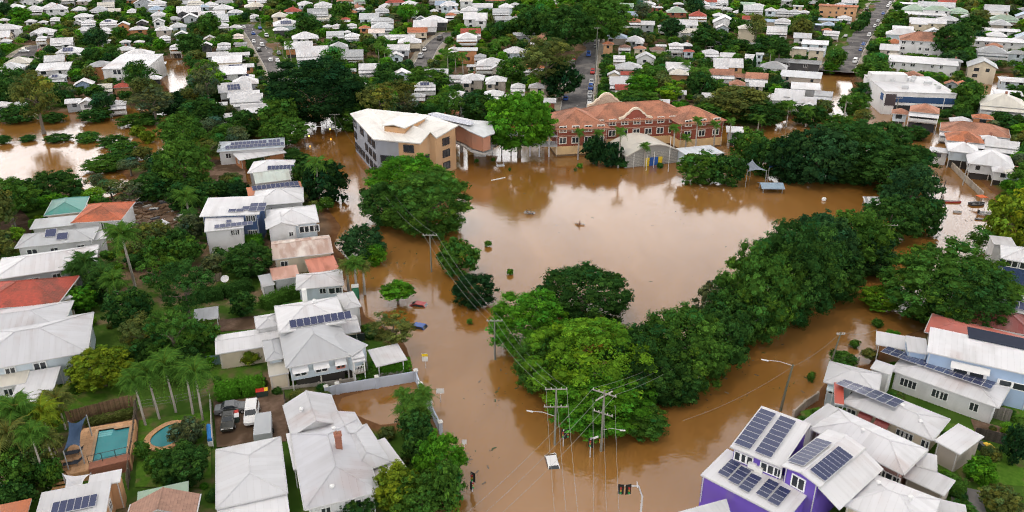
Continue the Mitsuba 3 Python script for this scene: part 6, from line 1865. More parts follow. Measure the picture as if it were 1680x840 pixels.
def pole(tag, px_, yb, yt, top=None, arms=((0, 1.2),), lamp=None, low=0.0, r=.13, label=None, dirx=(1, 0), lean=0.0, col=(.17, .175, .15), name='power_pole', cat='power pole', look=None):
    b = at(px_, yb, low) if low is not None else on_land(px_, yb)
    h = tall(px_, yb, yt, b[2])
    k = thing(name, label, cat, 'power poles' if name == 'power_pole' else 'street lamps', b + [0, 0, h / 2], look or 'timber power pole with cross-arm')
    tp = b + np.array([lean * h, 0, h])
    part(k, 'shaft', MB().tube([b - [0, 0, 1.8], b + [lean * h * .5, 0, h * .5], tp], [r * 1.2, r, r * .75], col, 9).build('mat_concrete', True))
    f = Frame([tp[0], tp[1], 0], dirx)
    ends = []
    for dz, hw in arms:
        z = tp[2] - .25 - dz
        part(k, 'cross_arm', MB().box(f, -hw, hw, -.055, .055, z - .06, z + .06, (.25, .24, .22)).build('mat_paint'))
        for s in (-.92, -.45, .45, .92):
            part(k, 'insulator', MB().tube([f(s * hw, 0, z + .06), f(s * hw, 0, z + .28)], .06, (.5, .48, .45), 6).build('mat_paint'))
        if dz == arms[0][0]: ends = [f(s * hw, 0, z + .28) for s in (-.92, 0, .92)]
    if lamp:
        lx, ly, lz = lamp
        e = np.array([tp[0] + lx, tp[1] + ly, tp[2] + lz])
        s = np.array([tp[0], tp[1], tp[2] + lz - .5])
        part(k, 'lamp_arm', MB().tube([s, (s + e) / 2 + [0, 0, .25], e], .04, (.45, .45, .44), 6).build('mat_paint'))
        part(k, 'lamp_head', MB().tube([e - (e - s) * .12, e + (e - s) * .14], [.11, .09], (.5, .5, .49), 8).build('mat_paint'))
    POLES[tag] = (k, tp, ends)
    return k


pole('a', 708, 446, 384, arms=((0, 1.35),), label='power pole standing in the flood beside the park bank', lamp=None)
pole('b', 812, 590, 524, arms=((0, 1.2),), label='power pole at the left edge of the park corner trees')
pole('c', 910, 730, 636, arms=((0, 1.4), (2.6, 1.5)), lamp=(-3.2, .4, -3.8), label='left of the two corner power poles with two cross-arms and a lamp')
pole('d', 986, 740, 640, arms=((.2, 1.6), (3.2, 1.3)), lamp=(2.4, -.8, -5.4), label='right of the two corner power poles with crossed arms and a lamp', dirx=(.85, -.5), r=.16)
part(POLES['d'][0], 'cross_arm', MB().box(Frame([*POLES['d'][1][:2], 0], (.75, .66)), -1.5, 1.5, -.07, .07, POLES['d'][1][2] - .9, POLES['d'][1][2] - .78, (.36, .34, .31)).build('mat_paint'))
pole('e', 1151, 612, 560, arms=((0, 1.1),), label='slim power pole rising out of the park rank of trees')
pole('f', 1285, 542, 466, arms=((.1, 1.7), (.7, 1.7)), label='power pole with curved star-like arms among the park trees', dirx=(.8, -.5))
pole('g', 1279, 674, 598, arms=(), lamp=(-3.6, 0.6, .3), label='leaning bare power pole with a long lamp arm over the flooded street', lean=.10, r=.16, col=(.10, .10, .07))
pole('h', 1357, 613, 545, arms=((.1, .6),), label='bare power pole at the far side of the flooded street', lean=.12, col=(.12, .12, .09))
pole('i', 1452, 412, 368, arms=((0, 1.5),), label='power pole with a wide cross-arm above the dark park trees')
pole('j', 1541, 335, 296, arms=(), label='dark leaning pole at the near end of the boats', lean=.04, col=(.08, .07, .06))
pole('k', 1579, 304, 272, arms=(), low=0.0, label='pale pole in front of the white houses at the far right', col=(.4, .4, .38))
pole('l', 27, 376, 337, arms=((0, 2.0),), low=None, label='power pole with a wide cross-arm at the left edge above the mud')
pole('m', 552, 224, 187, arms=((0, 1.6),), lamp=(-2.6, 0, -3.2), label='power pole with lamp beside the grey school block')
pole('n', 535, 200, 179, arms=(), lamp=(-2.6, 0, .2), label='street lamp arching over the dark water', name='street_lamp', cat='street lamp', r=.1)
pole('o', 482, 197, 172, arms=(), label='bare pale pole in front of the dark giant tree', r=.12, col=(.4, .4, .38))
pole('p', 501, 240, 212, arms=(), lamp=(2.4, 0, .2), label='street lamp beside the green round tree on the flooded left street', name='street_lamp', cat='street lamp', r=.1)
for x, yb, yt in ((977, 118, 45), (978, 180, 122), (707, 178, 160), (786, 178, 158), (465, 96, 76), (457, 90, 70), (417, 38, 22), (1128, 25, 5), (1164, 92, 76), (1422, 200, 176), (1468, 192, 160), (978, 80, 58), (428, 45, 30), (1210, 60, 42), (1440, 64, 46), (1412, 96, 74), (110, 122, 100), (82, 72, 54)):
    pole('z', x, yb, yt, arms=((0, 1.2),), low=None, r=.15)


def cable(label, a, b, sag, r=.015, n=14):
    t = np.linspace(0, 1, n)[:, None]
    p = np.asarray(a) * (1 - t) + np.asarray(b) * t - np.array([0, 0, 4 * sag]) * t * (1 - t)
    k = thing('power_cable', label, 'cable', 'overhead power cables', pos=p[n // 2], look='thin overhead power cable')
    scene[k] = MB().tube(p, r, (.24, .235, .23), 4).build('mat_paint')


def ends(tag): return POLES[tag][2]


off = [at(915, 905, 8.5), at(935, 905, 8.5), at(955, 905, 8.5)]
for i in range(3):
    cable(None, ends('a')[i], ends('b')[i], 1.2)
    cable(None, ends('b')[i], ends('c')[i], 1.2)
    cable(None, ends('c')[i], off[i], .8, .017)
    cable(None, ends('d')[i], at(690 + 30 * i, 905, 9.0), 1.0, .017)
    cable(None, ends('d')[i], ends('e')[i], 1.0)
    cable(None, ends('e')[i], ends('f')[i], 1.2)
    cable(None, ends('d')[i] - [0, 0, 1.5], at(975 + 22 * i, 905, 8.0), .6, .016)
tp = POLES['g'][1]
cable(None, tp - [0, 0, .3], POLES['h'][1], .6)
cable(None, tp - [0, 0, .3], at(1120, 690, 6.5), .8, .015)
cable(None, POLES['h'][1], at(1440, 540, 7.0), .6, .015)
up = at(630, 318, 9.0)
for i in range(2): cable(None, ends('a')[i * 2], up + np.array([i * 2.0, 0, 0]), 1.0)
mm = POLES['m'][1]
cable(None, mm, at(600, 262, 4.0), .6); cable(None, mm, at(500, 214, 9), .6)


def signal_head(owner, f, z, col=(.02, .02, .016)):
    k = part(owner, 'signal_head', MB().box(f, -.17, .17, -.13, .13, z - .5, z + .5, col).build('mat_paint'))
    for i, c in enumerate(((.25, .02, .02), (.25, .15, .02), (.02, .2, .05))):
        part(k, 'lens', MB().tube([f(0, -.13, z + .33 - .33 * i), f(0, -.30, z + .36 - .33 * i)], .11, np.array(c), 10).build('mat_car'))
    part(k, 'backing_board', MB().box(f, -.32, .32, .0, .03, z - .68, z + .68, (.015, .015, .015)).build('mat_paint'))


k = thing('traffic_light', 'traffic light on a grey mast arm at the bottom edge of the flooded crossing', 'traffic light', 'traffic lights')
b0 = at(1050, 856, 0); tp = b0 + [0, 0, 6.2]
arm = at(1024, 803, 5.6)
part(k, 'mast', MB().tube([b0 - [0, 0, 1.5], b0 + [0, 0, 3.6], (b0 + [0, 0, 5.2]) * .75 + arm * .25, arm + [0, 0, .5]], [.13, .11, .09, .06], (.45, .46, .46), 9).build('mat_paint', True))
part(k, 'lamp_arm', MB().tube([arm * .35 + tp * .65, at(1046, 800, 6.6)], .05, (.5, .5, .5), 6).build('mat_paint'))
for dx in (-.35, .45): signal_head(k, Frame([arm[0] + dx, arm[1], 0], (.9, .45 * dx)), arm[2])
k = thing('traffic_light', 'traffic light on a short pole in the flood at the left of the crossing', 'traffic light', 'traffic lights')
b0 = at(775, 806, 0)
part(k, 'mast', MB().tube([b0 - [0, 0, 1.5], b0 + [0, 0, 2.6]], .07, (.5, .5, .5), 8).build('mat_paint'))
signal_head(k, Frame([b0[0] + .1, b0[1], 0], (.8, -.5)), 2.1); signal_head(k, Frame([b0[0] - .1, b0[1], 0], (.2, .9)), .9)
k = thing('traffic_light', 'dark traffic light at the foot of the left corner power pole', 'traffic light', 'traffic lights')
b0 = at(924, 732, 0)
part(k, 'mast', MB().tube([b0 - [0, 0, 1.5], b0 + [0, 0, 2.6]], .07, (.4, .4, .4), 8).build('mat_paint'))
signal_head(k, Frame([b0[0], b0[1], 0], (.9, -.4)), 1.9); signal_head(k, Frame([b0[0] + .45, b0[1] + .1, 0], (.9, .4)), 1.9)
k = thing('traffic_light', 'signal post with a small side sign between the corner trees and the crossing', 'traffic light', 'traffic lights')
b0 = at(968, 750, 0)
part(k, 'mast', MB().tube([b0 - [0, 0, 1.5], b0 + [0, 0, 3.0]], .07, (.4, .4, .4), 8).build('mat_paint'))
signal_head(k, Frame([b0[0], b0[1], 0], (.9, -.4)), 2.2)
part(k, 'side_sign', MB().box(Frame(b0, (.9, .5)), .1, 1.1, -.02, .02, 2.6, 2.9, (.6, .6, .6)).build('mat_paint'))
for x, yb, yt, w, h, c, lab in ((698, 604, 580, .9, 1.3, (.62, .62, .6), 'white street sign with a yellow top panel in the flooded street'), (723, 660, 637, 1.1, .8, (.62, .62, .6), 'plain white street sign tilted in the flooded street'), (762, 738, 721, .6, .7, (.6, .6, .6), 'small white sign plate low over the water'), (986, 730, 718, .5, .8, (.62, .3, .08), 'small orange and white notice at the foot of the right corner pole')):
    b0 = at(x, yb, 0); hh = tall(x, yb, yt, 0)
    k = thing('street_sign', lab, 'sign', 'street signs in the water')
    part(k, 'post', MB().tube([b0 - [0, 0, 1.5], b0 + [0, 0, hh]], .04, (.5, .5, .5), 6).build('mat_paint'))
    part(k, 'plate', MB().box(Frame(b0, (1, .05)), -w / 2, w / 2, -.08, -.05, hh - h, hh, c).build('mat_paint'))
    if 'yellow' in lab: part(k, 'top_panel', MB().box(Frame(b0, (1, .05)), -w / 2, w / 2, -.12, -.09, hh - .45, hh - .02, (.65, .45, .02)).build('mat_paint'))
for x, y, z, lab in ((508, 232, 1.6, 'small glowing amber warning lamp nearer the green round tree'), (542, 220, 1.6, 'small glowing amber warning lamp beside the lamp pole')):
    p = at(x, y, 0)
    k = thing('warning_lamp', lab, 'warning lamp', 'amber warning lamps')
    part(k, 'post', MB().tube([p - [0, 0, 1.5], p + [0, 0, z - .3]], .05, (.3, .25, .1), 6).build('mat_paint'))
    iv, if_ = ico(1)
    part(k, 'lens', {**mikit.ply((iv * .25 + p + [0, 0, z], if_), 'mat_rubber', True), 'emitter': {'type': 'area', 'radiance': rgb(6.0, 2.4, 0.16)}})

# ---------------------------------------------------------------- vehicles
CARS = {}


def car_parts(kind, col):
    """Shapes of a car along +x: body, cabin panes, wheels, lamps."""
    if (kind, col) in CARS: return CARS[(kind, col)]
    L, W, H, hood, tail, z0 = {'sedan': (4.5, .90, 1.45, 1.25, .85, .55), 'hatch': (4.1, .88, 1.48, 1.05, .15, .55), 'suv': (4.7, .95, 1.80, 1.2, .12, .65), 'van': (5.0, .97, 2.1, .6, .1, .65)}[kind]
    belt = z0 + (.42 if kind != 'van' else .6)
    S = [(-L / 2, z0 - .22, belt - .18, W * .80), (-L / 2 + .12, z0 - .3, belt - .02, W * .93), (-L / 2 + tail + .2, z0 - .32, belt + .02, W), (0, z0 - .32, belt, W), (L / 2 - hood, z0 - .32, belt, W), (L / 2 - .25, z0 - .3, belt - .16, W * .94), (L / 2, z0 - .22, belt - .30, W * .78)]
    b = MB()
    ring = lambda s: [np.array([s[0], y, z]) for y, z in ((-s[3] * .9, s[1]), (-s[3], (s[1] + s[2]) / 2), (-s[3] * .93, s[2] - .05), (-s[3] * .8, s[2]), (s[3] * .8, s[2]), (s[3] * .93, s[2] - .05), (s[3], (s[1] + s[2]) / 2), (s[3] * .9, s[1]))]
    R = [ring(s) for s in S]
    for a, c in zip(R, R[1:]):
        for i in range(8):
            j = (i + 1) % 8
            b.poly([a[i], a[j], c[j], c[i]], col)
    b.poly(R[0][::-1], col); b.poly(R[-1], col)
    xb, xf = -L / 2 + tail, L / 2 - hood
    rb, rf = xb + (.25 if kind in ('suv', 'van') else .55 if kind == 'sedan' else .4), xf - (.75 if kind != 'van' else .5)
    wt = W * .76
    lo = [np.array([xb, -W * .86, belt - .01]), np.array([xf, -W * .86, belt - .01]), np.array([xf, W * .86, belt - .01]), np.array([xb, W * .86, belt - .01])]
    hi = [np.array([rb, -wt, H - .05]), np.array([rf, -wt, H - .05]), np.array([rf, wt, H - .05]), np.array([rb, wt, H - .05])]
    for i in range(4): b.poly([lo[i], lo[(i + 1) % 4], hi[(i + 1) % 4], hi[i]], col)
    top = [h * [.96, .88, 1] + [0, 0, .05] for h in hi]
    for i in range(4): b.poly([hi[i], hi[(i + 1) % 4], top[(i + 1) % 4], top[i]], col)
    b.poly(top, col)
    out = {'body': b.build('mat_car')}
    for i, nm in enumerate(('side_window', 'windscreen', 'side_window', 'rear_window')):
        q = [lo[i], lo[(i + 1) % 4], hi[(i + 1) % 4], hi[i]]
        c = sum(q) / 4
        nrm = np.cross(q[1] - q[0], q[3] - q[0]); nrm /= np.linalg.norm(nrm)
        m = MB().slab([[c + (p - c) * np.array([.86, .88, .78]) + nrm * .015 for p in q]], .0, (.02, .025, .03))
        out[nm + ('_001' if nm in out else '')] = m.build('mat_glass')
    i = 0
    for sx in (-1, 1):
        for sy in (-1, 1):
            x, y = sx * L * .30, sy * (W - .10)
            w = MB()
            ang = np.linspace(0, 2 * np.pi, 13)[:-1]
            A = [np.array([x + .33 * math.cos(t), y + sy * .12, .33 + .33 * math.sin(t)]) for t in ang]; B = [p - [0, sy * .22, 0] for p in A]
            w.poly(A if sy < 0 else A[::-1], (.02, .02, .02))
            for j in range(12): w.poly([A[j], A[(j + 1) % 12], B[(j + 1) % 12], B[j]], (.015, .015, .015))
            w.poly([np.array([x + .19 * math.cos(t), y + sy * .13, .33 + .19 * math.sin(t)]) for t in ang], (.4, .4, .42))
            out['wheel' + (f'_{i:03d}' if i else '')] = w.build('mat_paint'); i += 1
    for j, sy in enumerate((-1, 1)):
        out['headlight' + ('_001' if j else '')] = MB().box(WORLD, L / 2 - .16, L / 2 - .02, sy * W * .62 - .17, sy * W * .62 + .17, belt - .36, belt - .24, (.6, .6, .6)).build('mat_car')
        out['tail_light' + ('_001' if j else '')] = MB().box(WORLD, -L / 2 + .0, -L / 2 + .12, sy * W * .66 - .14, sy * W * .66 + .14, belt - .30, belt - .14, (.4, .02, .02)).build('mat_car')
    CARS[(kind, col)] = out
    return out


CARCOL = {'white': (.62, .62, .62), 'silver': (.38, .39, .40), 'grey': (.14, .145, .15), 'black': (.02, .02, .016), 'red': (.35, .02, .015), 'blue': (.02, .07, .28), 'yellow': (.55, .36, .02)}


def car(kind, colour, p, rz, label=None, small=False, tilt=None, group='cars parked along the roads'):
    k = thing('car', label, 'car', group, p, f"{colour} {'four-wheel drive' if kind == 'suv' else 'hatchback' if kind == 'hatch' else kind} parked on the road")
    for nm, s in car_parts(kind, CARCOL[colour]).items():
        if small and nm.startswith(('headlight', 'tail_light')): continue
        scene[f'{k}__{nm}'] = place(s, mat(p, rz, tilt=tilt))
    return k


def rot_xy(ax, ay):
    ca, sa, cb, sb = math.cos(ax), math.sin(ax), math.cos(ay), math.sin(ay)
    return np.array([[1, 0, 0], [0, ca, -sa], [0, sa, ca]]) @ np.array([[cb, 0, sb], [0, 1, 0], [-sb, 0, cb]])


fl = 'flooded cars'
car('hatch', 'red', at(684, 508, -.98), math.radians(165), 'red hatchback drowned to its windows in the street', tilt=rot_xy(0, .05), group=fl)
car('hatch', 'blue', at(683, 544, -1.0), math.radians(160), 'blue hatchback drowned to its windows beside the olive tree', group=fl)
car('hatch', 'white', at(905, 764, -1.0), math.radians(98), 'white hatchback drowned to its windows at the crossing', group=fl, tilt=rot_xy(.05, -.05))
drv = 'cars in the gravel drive'
z_ = lambda x, y: on_land(x, y) + np.array([0, 0, .12])
car('sedan', 'grey', z_(382, 676), math.radians(14), 'dark blue-grey sedan parked across the top of the gravel drive', group=drv)
car('sedan', 'black', z_(376, 696), math.radians(284), 'black sedan parked in front of the crosswise sedan', group=drv)
car('suv', 'white', z_(414, 686), math.radians(284), 'white four-wheel drive in the gravel drive', group=drv)
k = thing('covered_trailer', 'trailer under a pale grey cover beside the drive', 'trailer')
p = z_(434, 713)
f = Frame(p, (.97, .25))
part(k, 'cover', MB().slab([[f(-1.1, -2.2, 1.6), f(1.1, -2.2, 1.6), f(1.0, 2.1, 1.9), f(-1.0, 2.1, 1.9)]], 1.3, (.40, .42, .44)).build('mat_cloth'))
for s in (-1, 1): part(k, 'wheel', MB().tube([f(s * 1.0, 0, .33), f(s * 1.22, 0, .33)], .33, (.02, .02, .02), 12).build('mat_rubber'))
part(k, 'drawbar', MB().tube([f(0, -2.2, .5), f(0, -3.2, .45)], .06, (.2, .2, .2), 6).build('mat_paint'))

rc = random.Random(21)
for rd, spans in (('right', [(.08, 1), (.13, -1), (.17, 1), (.22, 1), (.27, -1), (.30, 1), (.36, -1), (.39, 1), (.45, 1), (.49, -1), (.54, 1), (.58, -1), (.63, 1), (.68, 1), (.72, -1), (.79, 1), (.83, -1), (.9, 1)]), ('centre', [(.06, 1), (.12, 1), (.17, 1), (.22, 1), (.28, 1), (.34, 1), (.40, 1), (.20, -1), (.52, 1), (.60, -1), (.66, -1), (.74, .4), (.86, 1)]), ('left', [(.08, 1), (.15, -1), (.24, .4), (.32, -1), (.4, 1), (.47, .3), (.56, 1), (.62, -1), (.70, .4), (.74, -.3), (.82, -1), (.92, -1)]), ('middle', [(.30, -1), (.45, -1), (.75, .3)]), ('court', [(.5, 1), (.75, -1)])):
    C, t, nn = ROADS[rd]
    w = {'right': 13, 'centre': 11, 'left': 10, 'middle': 6.5, 'court': 11}[rd]
    for u, s in spans:
        i = min(int(u * (len(C) - 1)), len(C) - 2)
        q = C[i] + nn[i] * -s * (w / 2 - 1.2)
        colr = 'blue' if rd == 'centre' and u == .2 else rc.choice(['white', 'white', 'white', 'silver', 'grey', 'black', 'red', 'blue'])
        sl_ = math.atan2(float(hill(*(C[i + 1]))) - float(hill(*C[i])), np.linalg.norm(C[i + 1] - C[i]))
        car(rc.choice(['sedan', 'hatch', 'suv', 'van']), colr, np.array([*q, float(hill(*q)) + .11]), math.atan2(t[i][1], t[i][0]) + (math.pi if s > 0 else 0), small=True)
for x, y, c in ((1096, 88, 'white'), (1108, 89, 'blue'), (1120, 90, 'black'), (1158, 96, 'white'), (1166, 97, 'white'), (40, 86, 'white')):
    car('sedan', c, z_(x, y), math.radians(20), small=True)

# ---------------------------------------------------------------- boats and people
def person(label, p, rz, shirt, seated=True, arm=0.4):
    """A small figure, one continuous body; shirt as a child."""
    import manifold3d as m3
    J = lambda x, y, z, r: (np.array([x, y, z]), r)
    hip = .12 if seated else .88
    ch = hip + .48
    S = lambda a: m3.Manifold.sphere(a[1], 12).translate(a[0].tolist())
    hull = lambda *q: m3.Manifold.batch_hull([S(a) for a in q])
    B = [hull(J(0, -.09, hip, .12), J(0, .09, hip, .12), J(0, -.14, ch - .04, .10), J(0, .14, ch - .04, .10)), hull(J(0, 0, ch, .07), J(.02, 0, ch + .12, .06)), hull(J(.03, 0, ch + .22, .10), J(.02, 0, ch + .28, .105))]
    for s in (-1, 1):
        sh, el, ha = J(0, s * .19, ch - .02, .06), J(.18 * arm, s * .25, ch - .28, .05), J(.38 * arm + .1, s * .2, ch - .34 + .25 * arm, .038)
        B += [hull(sh, el), hull(el, ha), hull(ha, J(.48 * arm + .14, s * .19, ch - .35 + .28 * arm, .03))]
        if seated: kn, an = J(.42, s * .13, hip + .10, .07), J(.50, s * .13, hip - .28, .05)
        else: kn, an = J(.04, s * .11, .47, .07), J(0, s * .11, .07, .05)
        B += [hull(J(0, s * .09, hip, .1), kn), hull(kn, an), hull(an, J(an[0][0] + .16, s * .13, an[0][2] - .04, .035))]
    body = m3.Manifold.batch_boolean(B, m3.OpType.Add)
    k = thing('person', label, 'person')
    V, F, _ = meshkit.arrays(body)
    m = mat(p, rz)
    c = np.where((V[:, 2] < hip + .06)[:, None], (.05, .06, .09), (.42, .26, .19))
    part(k, 'body', place(mikit.ply((V[F].reshape(-1, 3), np.arange(F.size).reshape(-1, 3)), 'mat_cloth', False, uv=paint(np.repeat(c[F[:, 0]], 3, 0))), m))
    t = hull(J(0, -.09, hip + .06, .13), J(0, .09, hip + .06, .13), J(0, -.15, ch - .03, .115), J(0, .15, ch - .03, .115))
    V, F, _ = meshkit.arrays(t)
    part(k, 'shirt', place(MB().raw(V, F, shirt).build('mat_cloth'), m))
    V, F = ico(1)
    V = V * [.115, .112, .10] + [.0, 0, ch + .295]
    part(k, 'hair', place(MB().raw(V, F, (.03, .02, .015)).build('mat_cloth'), m))


def boat(name, label, p, rz, L, W, H, col, inner=(.3, .3, .3), seats=2, cat='boat'):
    k = thing(name, label, cat, 'small boats on the flood')
    st = np.linspace(0, 1, 11)
    prof = lambda u: (math.sin(min(1, u * 2.2) * math.pi / 2) * .25 + .75) if u < .5 else math.cos((u - .5) * math.pi) ** .6 if u < .999 else .03
    R, I = [], []
    for u in st:
        w = W / 2 * prof(u); x = (u - .5) * L; zz = H + .25 * H * max(0, u - .6)
        R.append([np.array([x, -w, zz]), np.array([x, -w * .7, -.12]), np.array([x, w * .7, -.12]), np.array([x, w, zz])])
        I.append([np.array([x, -w * .88, zz]), np.array([x, -w * .6, .0]), np.array([x, w * .6, .0]), np.array([x, w * .88, zz])])
    b, q = MB(), MB()
    for a, c in zip(R, R[1:]):
        for i in range(3): b.poly([a[i], c[i], c[i + 1], a[i + 1]], col)
    for a, c in zip(I, I[1:]):
        for i in range(3): q.poly([a[i], a[i + 1], c[i + 1], c[i]], inner)
    for a, c, d, e in zip(R, R[1:], I, I[1:]):
        b.poly([a[0], d[0], e[0], c[0]], col); b.poly([a[3], c[3], e[3], d[3]], col)
    b.poly(R[0], col); q.poly(I[0][::-1], inner)
    m = mat(p, rz)
    part(k, 'hull', place(b.build('mat_car'), m))
    part(k, 'inside', place(q.build('mat_paint'), m))
    for i in range(seats):
        u = .25 + .3 * i
        part(k, 'seat', place(MB().box(WORLD, (u - .5) * L - .15, (u - .5) * L + .15, -W * .40 * prof(u), W * .40 * prof(u), H * .62, H * .7, np.array(inner) * 1.3).build('mat_paint'), m))
    return k, m


k, m = boat('rowing_boat', 'small grey dinghy with two people on the open brown park water', at(869, 350, 0), math.radians(-12), 2.6, 1.1, .35, (.45, .46, .44), seats=2)
person('person in a dark shirt sitting at the back of the grey dinghy', at(869, 350, .25) + [-.6, .13, 0], math.radians(-12), (.04, .05, .06))
person('person in an olive shirt sitting forward in the grey dinghy', at(869, 350, .25) + [.25, -.05, 0], math.radians(-12), (.10, .11, .06))
k, m = boat('canoe', 'thin tan canoe with a lone paddler in the middle of the park water', at(951, 369, 0), math.radians(160), 2.2, .7, .25, (.42, .25, .12), seats=1)
person('lone paddler in a brown shirt in the tan canoe', at(951, 369, .1), math.radians(160), (.20, .10, .06))
k, m = boat('canoe', 'long red canoe beside the dark leaning pole', at(1557, 332, 0), math.radians(-6), 5.4, 1.0, .38, (.42, .04, .04), seats=2)
person('person in a grey shirt standing at the end of the red canoe', at(1557, 332, .05) + [-1.6, .15, 0], math.radians(-6), (.25, .22, .2), seated=False, arm=.2)
k, m = boat('pontoon_boat', 'dark pontoon boat with an orange canopy at the flooded kerb', at(1603, 336, 0), math.radians(8), 3.8, 2.0, .5, (.04, .05, .06), inner=(.1, .1, .1), seats=1)
part(k, 'canopy', place(MB().box(WORLD, -.3, 1.6, -.95, .95, 2.0, 2.12, (.60, .14, .05)).build('mat_cloth'), m))
for sx in (-.2, 1.5):
    for sy in (-.85, .85): part(k, 'canopy_post', place(MB().box(WORLD, sx - .03, sx + .03, sy - .03, sy + .03, .4, 2.0, (.4, .4, .4)).build('mat_paint'), m))
k, m = boat('motor_boat', 'white and grey tinny moored under the yellow-tipped tree', at(1625, 354, 0), math.radians(-25), 4.6, 1.8, .6, (.45, .46, .48), seats=2)
part(k, 'outboard_motor', place(MB().box(WORLD, -2.7, -2.3, -.2, .2, .2, 1.0, (.03, .03, .03)).build('mat_paint'), m))
boat('canoe', 'slim dark kayak near the moored tinny', at(1613, 361, 0), math.radians(-12), 3.4, .8, .28, (.08, .08, .09), seats=0)
boat('upturned_boat', 'small white plastic tub drifting between the boats', at(1571, 349, 0), math.radians(-10), 1.8, 1.0, .35, (.6, .6, .6), seats=0)

# ---------------------------------------------------------------- things standing in or drifting on the park water
k = thing('shelter_roof', 'blue-grey picnic shelter roof just above the far park water', 'shelter')
f = Frame(at(1268, 318, 0), (1, -.05))
part(k, 'roof', MB().slab([[f(-2.8, 0, 1.3), f(2.8, 0, 1.3), f(2.8, 2.4, 2.1), f(-2.8, 2.4, 2.1)], [f(-2.8, 2.4, 2.1), f(2.8, 2.4, 2.1), f(2.8, 4.6, 1.3), f(-2.8, 4.6, 1.3)]], .12, (.24, .33, .42)).build('mat_metal_roof'))
for sx in (-2.3, 2.3):
    for sy in (.4, 4.2): part(k, 'post', MB().box(f, sx - .06, sx + .06, sy, sy + .12, -1.5, 1.3, (.3, .3, .3)).build('mat_paint'))
k = thing('grandstand', 'white and grey striped roof of a small stand half under water', 'stand')
f = Frame(at(1440, 343, 0), (1, -.06))
part(k, 'roof', MB().slab([[f(-2.7, 0, .5), f(2.7, 0, .5), f(2.7, 3.0, 2.0), f(-2.7, 3.0, 2.0)]], .12, (.6, .6, .6)).build('mat_metal_roof'))
for i in range(4): part(k, 'stripe', MB().slab([[f(-2.4 + i * 1.35, .02, .53), f(-1.8 + i * 1.35, .02, .53), f(-1.8 + i * 1.35, 2.98, 2.02), f(-2.4 + i * 1.35, 2.98, 2.02)]], .02, (.30, .31, .33)).build('mat_metal_roof'))
for sx in (-2.4, 2.4): part(k, 'post', MB().box(f, sx - .06, sx + .06, 2.7, 2.85, -1.5, 1.8, (.3, .3, .3)).build('mat_paint'))
k = thing('float_ball', 'white round float on the far right park water', 'float')
iv, if_ = ico(2)
scene[k] = MB().raw(iv * .55 + at(1352, 327, .3), if_, (.62, .62, .6)).build('mat_paint', True)
k = thing('drifting_pole', 'long white pole drifting on the water left of the park centre', 'pole')
scene[k] = MB().tube([at(806, 296, .05), at(829, 291, .1)], .13, (.6, .6, .58), 8).build('mat_paint')
k = thing('drifting_table', 'white upturned plastic table adrift before the grey and tan school', 'table')
f = Frame(at(821, 272, 0), (1, .2))
part(k, 'top', MB().box(f, -1.1, 1.1, -.7, .7, .05, .14, (.62, .62, .62)).build('mat_paint'))
for sx in (-.9, .9):
    for sy in (-.5, .5): part(k, 'leg', MB().box(f, sx - .05, sx + .05, sy - .05, sy + .05, .14, .7, (.6, .6, .6)).build('mat_paint'))
for i, (x, y) in enumerate(((1060, 280), (1072, 276), (1096, 282), (1039, 276))):
    k = thing('flag_pole', ('white goal post pole before the school hall', 'second white goal post pole before the school hall', 'tall thin flagpole whose foot stands in the park water', 'left white goal post pole by the palms')[i], 'pole', 'thin poles before the hall')
    p = at(x, y, 0)
    scene[k] = MB().tube([p - [0, 0, 1.5], p + [0, 0, (4.6, 4.6, 9.5, 4.0)[i]]], .08, (.6, .6, .58), 6).build('mat_paint')
for x, y, w, t in ((782, 264, 8, 'mid'), (836, 278, 5, 'deep'), (809, 262, 8, 'mid'), (951, 272, 10, 'bright'), (1083, 272, 12, 'deep'), (837, 446, 12, 'bright'), (800, 400, 12, 'mid'), (362 + 409, 528, 10, 'mid'), (944, 278, 6, 'olive')):
    tree('bush', t, x, y - w * .5, y + w * .4, w, low=0.0)


def bin_(label, p, lid, rz=.3):
    k = thing('wheelie_bin', label, 'bin', 'wheelie bins')
    m = mat(p, rz)
    b = MB()
    lo = [np.array(q) for q in ((-.24, -.28, .05), (.24, -.28, .05), (.24, .28, .05), (-.24, .28, .05))]; hi = [np.array(q) for q in ((-.29, -.36, 1.0), (.29, -.36, 1.0), (.29, .36, 1.0), (-.29, .36, 1.0))]
    for i in range(4): b.poly([lo[i], lo[(i + 1) % 4], hi[(i + 1) % 4], hi[i]], (.04, .06, .05))
    b.poly(lo[::-1], (.04, .06, .05))
    part(k, 'body', place(b.build('mat_paint'), m))
    part(k, 'lid', place(MB().slab([[np.array(q) for q in ((-.32, -.42, 1.03), (.32, -.42, 1.03), (.32, .40, 1.12), (-.32, .40, 1.12))]], .06, lid).build('mat_paint'), m))
    for s in (-1, 1): part(k, 'wheel', place(MB().tube([(s * .22, .3, .1), (s * .3, .3, .1)], .1, (.02, .02, .02), 8).build('mat_rubber'), m))


